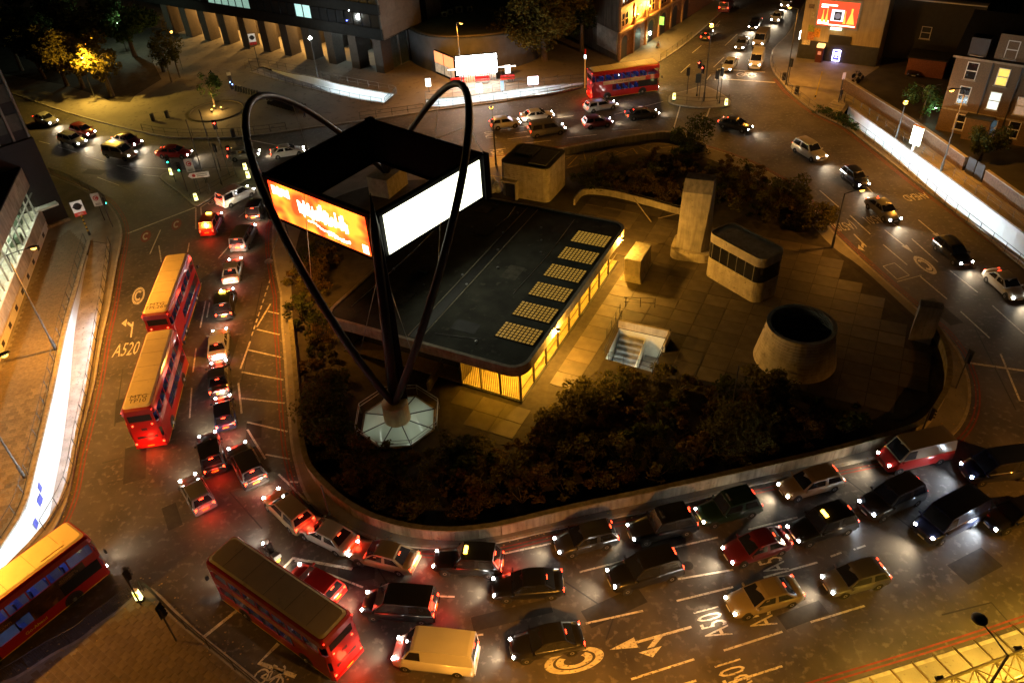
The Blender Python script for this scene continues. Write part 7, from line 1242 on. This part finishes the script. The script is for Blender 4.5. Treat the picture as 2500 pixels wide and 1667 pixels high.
put('frame', MB().tube([(-.68, 0, .34), (-.1, 0, .5), (.35, 0, .75), (.7, 0, .34)], [.05, .12, .1, .04], 8), A_DARK, mc); put('fuel_tank', MB().lathe([(.02, -.3), (.16, -.2), (.19, .05), (.1, .25), (.02, .3)], 10, (.15, 0, .88), 0, 'x'), P['navy'], mc); put('seat', MB().box((-.42, 0, .8), (.7, .28, .1)), A_DARK, mc); put('top_box', MB().box((-.92, 0, .98), (.42, .5, .36)), P['grey'], mc); put('handlebar', MB().tube([(.4, -.36, 1.02), (.48, 0, .98), (.4, .36, 1.02)], .02, 6), A_STEEL, mc); put('tail_light', MB().box((-1.0, 0, .7), (.06, .3, .09)), E_BRAKE, mc); put('headlight', MB().lathe([(.1, 0), (.08, .04), (.02, .06)], 10, (.72, 0, .85), 0, 'x'), E_HEAD, mc); put('number_plate', MB().box((-1.02, 0, .52), (.02, .24, .17)), A_PLATE, mc); light('headlight_beam', 'SPOT', (.85, 0, .85), 500, (1., .93, .8), mc, .2, (math.radians(76), 0, -math.pi/2), 1.6, .9)
rd = thing('person', 'rider in dark clothes and white helmet sitting on the motorcycle', 'person', (c_.x, c_.y, 0), ang)
J = [((-.38, 0, .93), .17), ((-.33, 0, 1.15), .17), ((-.22, 0, 1.4), (.2, .15)), ((-.17, 0, 1.55), .07), ((-.12, 0, 1.68), .09), ((-.2, .2, 1.45), .075), ((.08, .32, 1.22), .055), ((.36, .34, 1.06), .045), ((-.2, -.2, 1.45), .075), ((.08, -.32, 1.22), .055), ((.36, -.34, 1.06), .045), ((-.3, .12, .9), .11), ((.08, .24, .82), .085), ((-.05, .22, .42), .065), ((.1, .22, .36), .05), ((-.3, -.12, .9), .11), ((.08, -.24, .82), .085), ((-.05, -.22, .42), .065), ((.1, -.22, .36), .05)]
skin_body('body', J, [(0, 1), (1, 2), (2, 3), (3, 4), (2, 5), (5, 6), (6, 7), (2, 8), (8, 9), (9, 10), (0, 11), (11, 12), (12, 13), (13, 14), (0, 15), (15, 16), (16, 17), (17, 18)], mat('dark leathers', (.02, .02, .022), .5), rd)
put('helmet', MB().lathe([(.03, -.17), (.12, -.13), (.155, -.02), (.14, .09), (.08, .15), (.01, .17)], 14, (-.1, 0, 1.74)).mesh('helmet', True), mat('white helmet', (.7, .7, .72), .2, coat=.6), rd); put('visor', MB().box((.03, 0, 1.74), (.05, .2, .09)), A_VGL, rd)
for s in (1, -1): put('glove', MB().box((.4, s*.35, 1.06), (.1, .09, .08)).box((.45, s*.39, 1.03), (.04, .02, .05)), A_DARK, rd)
# ------------------------------------------------------------------ planting
A_BARK = mat('bark', (.10, .075, .05), .9, var=.35, scale=6, bump=.5, bscale=20)
def leaf_mat(name, c, tr=.35):
    if name in MATS: return MATS[name]
    m = bpy.data.materials.new(name); m.use_nodes = True; N = m.node_tree.nodes; Lk = m.node_tree.links; N.clear(); o = N.new('ShaderNodeOutputMaterial'); a = N.new('ShaderNodeBsdfDiffuse'); b = N.new('ShaderNodeBsdfTranslucent'); mx = N.new('ShaderNodeMixShader'); mx.inputs[0].default_value = tr
    tc = N.new('ShaderNodeTexCoord'); no = N.new('ShaderNodeTexNoise'); no.inputs['Scale'].default_value = 2.2; no.inputs['Detail'].default_value = 4; Lk.new(tc.outputs['Object'], no.inputs[0]); rp = N.new('ShaderNodeValToRGB'); rp.color_ramp.elements[0].position = .35; rp.color_ramp.elements[1].position = .68
    rp.color_ramp.elements[0].color = (*[x*.55 for x in c], 1); rp.color_ramp.elements[1].color = (*[min(1, x*1.5) for x in c], 1); Lk.new(no.outputs[0], rp.inputs[0]); Lk.new(rp.outputs[0], a.inputs[0]); Lk.new(rp.outputs[0], b.inputs[0]); Lk.new(a.outputs[0], mx.inputs[1]); Lk.new(b.outputs[0], mx.inputs[2]); Lk.new(mx.outputs[0], o.inputs[0]); MATS[name] = m; return m
L_GOLD = leaf_mat('plane leaves', (.13, .10, .02)); L_DARK = leaf_mat('dark leaves', (.045, .055, .018)); L_OLIVE = leaf_mat('olive leaves', (.095, .09, .03)); L_BUSH = leaf_mat('shrub leaves', (.115, .10, .03)); L_BROWN = leaf_mat('brown shrub leaves', (.115, .075, .028)); L_GREEN = leaf_mat('green leaves', (.05, .09, .03))
def leaves(mb, rr, c, rad, n, size, clumps=9, shell=.45):
    cl = []
    for _ in range(clumps):
        while True:
            p = Vector((rr.uniform(-1, 1), rr.uniform(-1, 1), rr.uniform(-1, 1)))
            if .35 < p.length < 1: break
        cl.append((p, rr.uniform(.28, .5)))
    for i in range(n):
        q, rq = rr.choice(cl); dv_ = Vector((rr.gauss(0, 1), rr.gauss(0, 1), rr.gauss(0, 1))).normalized()*rq*(rr.random()**shell); p = q+dv_
        P_ = Vector((c[0]+p.x*rad[0], c[1]+p.y*rad[1], c[2]+p.z*rad[2])); a = Vector((rr.gauss(0, 1), rr.gauss(0, 1), rr.gauss(0, .6))).normalized(); b = a.cross(Vector((rr.gauss(0, 1), rr.gauss(0, 1), rr.gauss(0, 1)))).normalized(); s = size*rr.uniform(.6, 1.3)
        mb.v += [tuple(P_-a*s), tuple(P_+b*s*.55), tuple(P_+a*s), tuple(P_-b*s*.55)]; o = len(mb.v)-4; mb.f.append((o, o+1, o+2, o+3)); mb.m.append(0)
    return mb
def tree(label, base, h, rad, m, seed, n=5000, trunk=.25, size=.22, lean=(0, 0), clumps=16, name='tree'):
    rr = random.Random(seed); t = thing(name, label, 'tree', (base[0], base[1], .12)); top = Vector((lean[0], lean[1], h*.62))
    put('trunk', MB().tube([(0, 0, 0), (lean[0]*.2, lean[1]*.2, h*.2), (lean[0]*.6, lean[1]*.6, h*.42), tuple(top), (lean[0]*1.2, lean[1]*1.2, h*.85)], [trunk*1.25, trunk, trunk*.8, trunk*.55, trunk*.12], 9), A_BARK, t)
    for k in range(9):
        a = k*2.4+rr.uniform(-.4, .4); z = h*rr.uniform(.36, .68); f = z/h; st_ = Vector((lean[0]*f, lean[1]*f, z)); en_ = Vector((lean[0]+rad[0]*.72*math.cos(a), lean[1]+rad[1]*.72*math.sin(a), h*.62+rad[2]*rr.uniform(-.2, .7))); md = st_.lerp(en_, .5)+Vector((0, 0, rad[2]*.18)); put('branch', MB().tube([st_, md, en_], [trunk*.38, trunk*.24, .02], 6), A_BARK, t)
    put('crown', leaves(MB(), rr, (lean[0], lean[1], h-rad[2]), rad, n, size, clumps), m, t); return t
def gpv(x, y): p = G(x, y); return (p.x, p.y)
tree('golden tree lit from within by a street lamp at the plaza edge', gpv(205, 218), 8.6, (4.2, 4., 3.1), L_GOLD, 11, 5200, .32, .26)
tree('pale trunked plane tree beside the golden one, at the round bed', gpv(275, 238), 9.2, (3.2, 3., 2.8), L_GOLD, 12, 3600, .38, .26)
tree('dark trunked tree left of the golden tree', gpv(165, 212), 9., (3.4, 3.2, 3.), L_OLIVE, 13, 3600, .3, .26)
tree('unlit leaning tree near the finned tower', gpv(110, 195), 10., (4., 4., 3.2), L_DARK, 14, 4000, .28, .28, (-1.5, 1))
tree('unlit tree furthest into the top left corner', gpv(55, 175), 11., (5., 5., 4.), L_DARK, 15, 4500, .3, .3)
tree('dark tree above the golden tree in the plaza', gpv(230, 150), 12., (5.5, 5., 4.4), L_DARK, 16, 5500, .35, .3)
tree('faintly green lit tree before the first pillars', gpv(330, 140), 11., (5., 5., 4.), L_GREEN, 17, 5500, .35, .3)
tree('dark tree between the golden tree and the pillars', gpv(140, 120), 13., (6., 6., 4.6), L_DARK, 18, 5500, .35, .32)
tree('slender dark tree in the round bed near the pillars', gpv(420, 203), 7.5, (1.8, 1.8, 2.4), L_OLIVE, 19, 1400, .12, .2)
tree('thin sapling beside the slender dark tree', gpv(440, 192), 8., (1.6, 1.6, 2.5), L_OLIVE, 20, 1200, .12, .2)
tree('small bare branched tree blazing in the amber uplight', gpv(527, 268), 6.2, (1.5, 1.5, 2.2), L_GREEN, 21, 900, .1, .16)
tree('large hanging plane tree beside the bright ramp and hoarding', gpv(1330, 150), 13.5, (7., 6., 5.2), L_GOLD, 22, 9000, .45, .3, (-1., 0), 26)
tree('dark tree close against the pub gable', gpv(1420, 128), 10., (4., 4., 3.8), L_DARK, 23, 4200, .3, .28)
tree('small tree against the brick flats by the black gate', (56.4, 84.2), 4.8, (2.0, 2.0, 1.9), L_DARK, 24, 2600, .15, .16)
tree('wispy tree lit green at the corner of the flats', (55.2, 97.), 5.4, (2.2, 2.4, 2.2), L_GREEN, 25, 1600, .14, .18)
light_p = G(2285, 262, 2.6); t = thing('security_light', 'small green white security light on the corner of the brick flats', 'lamp', tuple(light_p)); put('lamp_body', MB().box((0, 0, 0), (.25, .2, .12)), A_DARK, t); put('lamp_glass', MB().box((0, 0, -.08), (.2, .16, .05)), glow('security lamp glass', (.6, 1., .8), 30), t); light('lamp_light', 'POINT', (-.2, 0, -.3), 120, (.6, 1., .8), t, .1)
gl_ = G(330, 118, .12); t = thing('park_light', 'hidden cool park lamp lighting the green leaves near the pillars', 'lamp', (gl_.x-1., gl_.y-1.5, .12)); put('post', MB().tube([(0, 0, 0), (0, 0, 4.5)], .06, 6), A_LPOLE, t); put('lamp_glass', MB().lathe([(.05, 4.5), (.2, 4.6), (.2, 4.8), (.05, 4.9)], 10), glow('park lamp glass', (.8, 1., .8), 40), t); light('lamp_light', 'POINT', (0, 0, 5.2), 1600, (.75, 1., .7), t, .2)
# shrubs of the island, each its own plant
SH = []
for k in range(7):
    rr = random.Random(50+k); mb = leaves(MB(), rr, (0, 0, .75), (1.15, 1.15, .85), (900, 420, 620, 300, 700, 1100, 380)[k], (.085, .17, .12, .2, .11, .07, .15)[k], (8, 5, 12, 4, 9, 14, 6)[k], (.5, .8, .4, .9, .5, .35, .7)[k]); SH.append(mb.mesh('foliage'))
STEM = MB()
for k in range(6): STEM.tube([(0, 0, 0), (.35*math.cos(k*1.05), .35*math.sin(k*1.05), .55), (.75*math.cos(k*1.05), .75*math.sin(k*1.05), 1.15)], [.03, .02, .006], 5)
STEM = STEM.mesh('stem')
rs = random.Random(99); shrubs = []
SOUTH = [G2(p) for p in ((756, 830), (766, 1000), (776, 1110), (830, 1175), (910, 1228), (1050, 1270), (1240, 1258), (1500, 1198), (1800, 1130), (2040, 1075), (2150, 1040), (2000, 1000), (1870, 985), (1640, 945), (1480, 910), (1400, 985), (1300, 1105), (1150, 1105), (1040, 1110), (900, 1100), (870, 1050), (870, 980), (830, 900), (800, 830))]
NORTH = [G2(p) for p in ((1390, 440), (1420, 425), (1500, 400), (1640, 385), (1760, 405), (1850, 430), (1930, 480), (2010, 560), (1990, 580), (1900, 555), (1800, 535), (1770, 500), (1680, 500), (1560, 490), (1440, 470))]
WESTP = [G2(p) for p in ((728, 700), (735, 640), (800, 560), (840, 620), (800, 700), (780, 760), (800, 830), (740, 830))]
def region(poly, n, d):
    x0, x1 = min(p[0] for p in poly), max(p[0] for p in poly); y0, y1 = min(p[1] for p in poly), max(p[1] for p in poly); out = []; tries = 0
    while len(out) < n and tries < 9000:
        tries += 1; p = (rs.uniform(x0, x1), rs.uniform(y0, y1))
        if inside(p, poly) and all((p[0]-q[0])**2+(p[1]-q[1])**2 > d*d for q in out) and (Vector(p)-OCT_C).length > 4.2: out.append(p)
    return out
for poly, n, d, where in ((SOUTH, 105, 1.25, 'on the south bed inside the parapet'), (NORTH, 62, 1.4, 'on the north bed behind the planter wall'), (WESTP, 16, 1.3, 'on the west bed under the hoarding')):
    for p in region(poly, n, d):
        br = rs.random(); m = L_BROWN if br < .4 else (L_BUSH if br < .8 else L_DARK); s = rs.uniform(.7, 1.35)
        t = thing('shrub', '%s dark shrub in the dense planting %s' % ('dull brown' if m is L_BROWN else 'olive' if m is L_BUSH else 'deep green', where), 'shrub', (p[0], p[1], .17), rs.uniform(0, 6.3), group='shrubs '+where); put('foliage', rs.choice(SH), m, t).scale = (s, s, s*rs.uniform(.7, 1.15)); put('stem', STEM, A_BARK, t).scale = (s, s, s)
for px, r, h, lb in (((790, 1000), 2.4, 3.0, 'large round leafed evergreen bush west of the octagonal skylight'), ((800, 1080), 1.9, 2.4, 'smaller evergreen bush below the large round leafed one'), ((1790, 1090), 2.6, 3.0, 'big rounded olive bush near the thin bent pole by the parapet'), ((1690, 370), 2.3, 4.2, 'tall spiky dark bush at the north edge of the island'), ((1925, 500), 2.2, 3., 'olive bush at the kerb by the north east curve'), ((1995, 560), 1.8, 2.4, 'smaller bush beside the island lamp post'), ((1870, 960), 1.7, 2., 'flowering bush at the foot of the round drum'), ((1440, 1000), 2.2, 2.2, 'tawny bush at the edge of the lit paving'), ((1350, 1060), 1.8, 1.8, 'tawny bush nearer the octagonal skylight, at the paving edge')):
    p = G(*px, .17); rr = random.Random(px[0]); t = thing('bush', lb, 'bush', tuple(p)); put('foliage', leaves(MB(), rr, (0, 0, h*.52), (r, r, h*.55), 2600, .15, 22, .4), L_OLIVE if 'olive' in lb or 'evergreen' in lb else L_BUSH if 'spiky' not in lb else L_DARK, t); put('stem', STEM, A_BARK, t).scale = (r*.8, r*.8, h*.5)
hp = pxpath([(1988, 280), (2030, 296), (2060, 313), (2075, 322)]); hb = MB(); rr = random.Random(5)
for q in resample(hp, 14): leaves(hb, rr, (q[0]+.8, q[1]+.5, .45), (1., .8, .5), 160, .11, 5)
lone('low_hedge', hb, L_GREEN, 'low dark hedge along the kerb at the head of the east ramp', 'hedge')
# fallen leaves and litter along the kerbs
lm = MB(); rr = random.Random(8)
def scatter(path, n, w, z=.02, s=(.03, .09)):
    for q in resample(path, n):
        x, y = q[0]+rr.gauss(0, w), q[1]+rr.gauss(0, w); a = rr.uniform(0, 6.3); k = rr.uniform(*s); zz = z+rr.uniform(0, .02); lm.add([(x+k*math.cos(a+b), y+k*math.sin(a+b)*.8, zz+rr.uniform(0, .03)) for b in (0, 1.5, 3.1, 4.7)], [(0, 1, 2, 3)])
scatter(KI, 700, .35, .14); scatter(offset(KI, .5, True), 500, .45, .14); scatter(KW, 350, .3, .14); scatter(KSW, 160, .5, .14); scatter(pxpath([(395, 440), (440, 475), (475, 500), (505, 488), (560, 460), (605, 432)]), 260, .35, .14)
tag(put('fallen_leaves', lm, mat('dry leaf', (.32, .23, .10), .8, var=.6, scale=6)), 'dry leaves and scraps of litter gathered along the kerbs', 'leaves', None, 'stuff')
# two people on foot
def walker(label, px, rz, top, legs, hair):
    p = G(*px, .12); t = thing('person', label, 'person', tuple(p), rz); st_ = .12
    J = [((0, 0, .95), (.13, .16)), ((0, 0, 1.15), (.12, .15)), ((0, 0, 1.38), (.12, .18)), ((0, 0, 1.5), .055), ((.01, 0, 1.64), (.085, .075)), ((0, .2, 1.38), .06), ((-.05, .25, 1.1), .048), ((.05, .25, .86), .038), ((0, -.2, 1.38), .06), ((.08, -.25, 1.1), .048), ((.16, -.24, .88), .038), ((0, .09, .88), .095), ((.1, .1, .5), .068), ((.05, .1, .08), .045), ((.17, .1, .04), .04), ((0, -.09, .88), .095), ((-.06, -.1, .5), .068), ((-.2, -.1, .1), .045), ((-.1, -.1, .04), .04)]
    skin_body('body', J, [(0, 1), (1, 2), (2, 3), (3, 4), (2, 5), (5, 6), (6, 7), (2, 8), (8, 9), (9, 10), (0, 11), (11, 12), (12, 13), (13, 14), (0, 15), (15, 16), (16, 17), (17, 18)], legs, t)
    sh = [((0, 0, 1.0), (.14, .175)), ((0, 0, 1.2), (.135, .165)), ((0, 0, 1.4), (.135, .19)), ((0, .2, 1.39), .075), ((-.05, .255, 1.12), .062), ((.03, .255, .93), .05), ((0, -.2, 1.39), .075), ((.08, -.255, 1.12), .062), ((.15, -.245, .93), .05)]
    skin_body('jacket', sh, [(0, 1), (1, 2), (2, 3), (3, 4), (4, 5), (2, 6), (6, 7), (7, 8)], top, t); put('head', MB().lathe([(.03, -.12), (.075, -.08), (.09, 0), (.08, .08), (.03, .12)], 12, (.01, 0, 1.64)).mesh('head', True), mat('skin', (.45, .28, .2), .6), t); put('hair', MB().lathe([(.096, 0), (.095, .05), (.07, .11), (.01, .135)], 12, (-.008, 0, 1.64)).mesh('hair', True), hair, t)
    for s, x, z in ((1, .05, .82), (-1, .17, .84)): put('hand', MB().box((x, s*.25, z), (.05, .03, .1)).box((x+.03, s*.25, z+.01), (.02, .02, .06)), mat('skin', (.45, .28, .2), .6), t)
walker('person in a white shirt walking across the plaza near the uplit tree', (521, 198), 2.2, mat('white shirt', (.6, .58, .52), .8), mat('dark trousers', (.03, .03, .035), .8), mat('dark hair', (.02, .015, .01), .7))
walker('person in dark clothes standing by the bicycles at the ramp steps', (2050, 246), -1.2, mat('dark coat', (.03, .03, .035), .8), mat('dark trousers', (.03, .03, .035), .8), mat('dark hair', (.02, .015, .01), .7))
walker('person in a dark coat crossing behind the rail near the docks', (745, 287), .4, mat('dark coat', (.03, .03, .035), .8), mat('blue jeans', (.04, .05, .09), .8), mat('dark hair', (.02, .015, .01), .7))
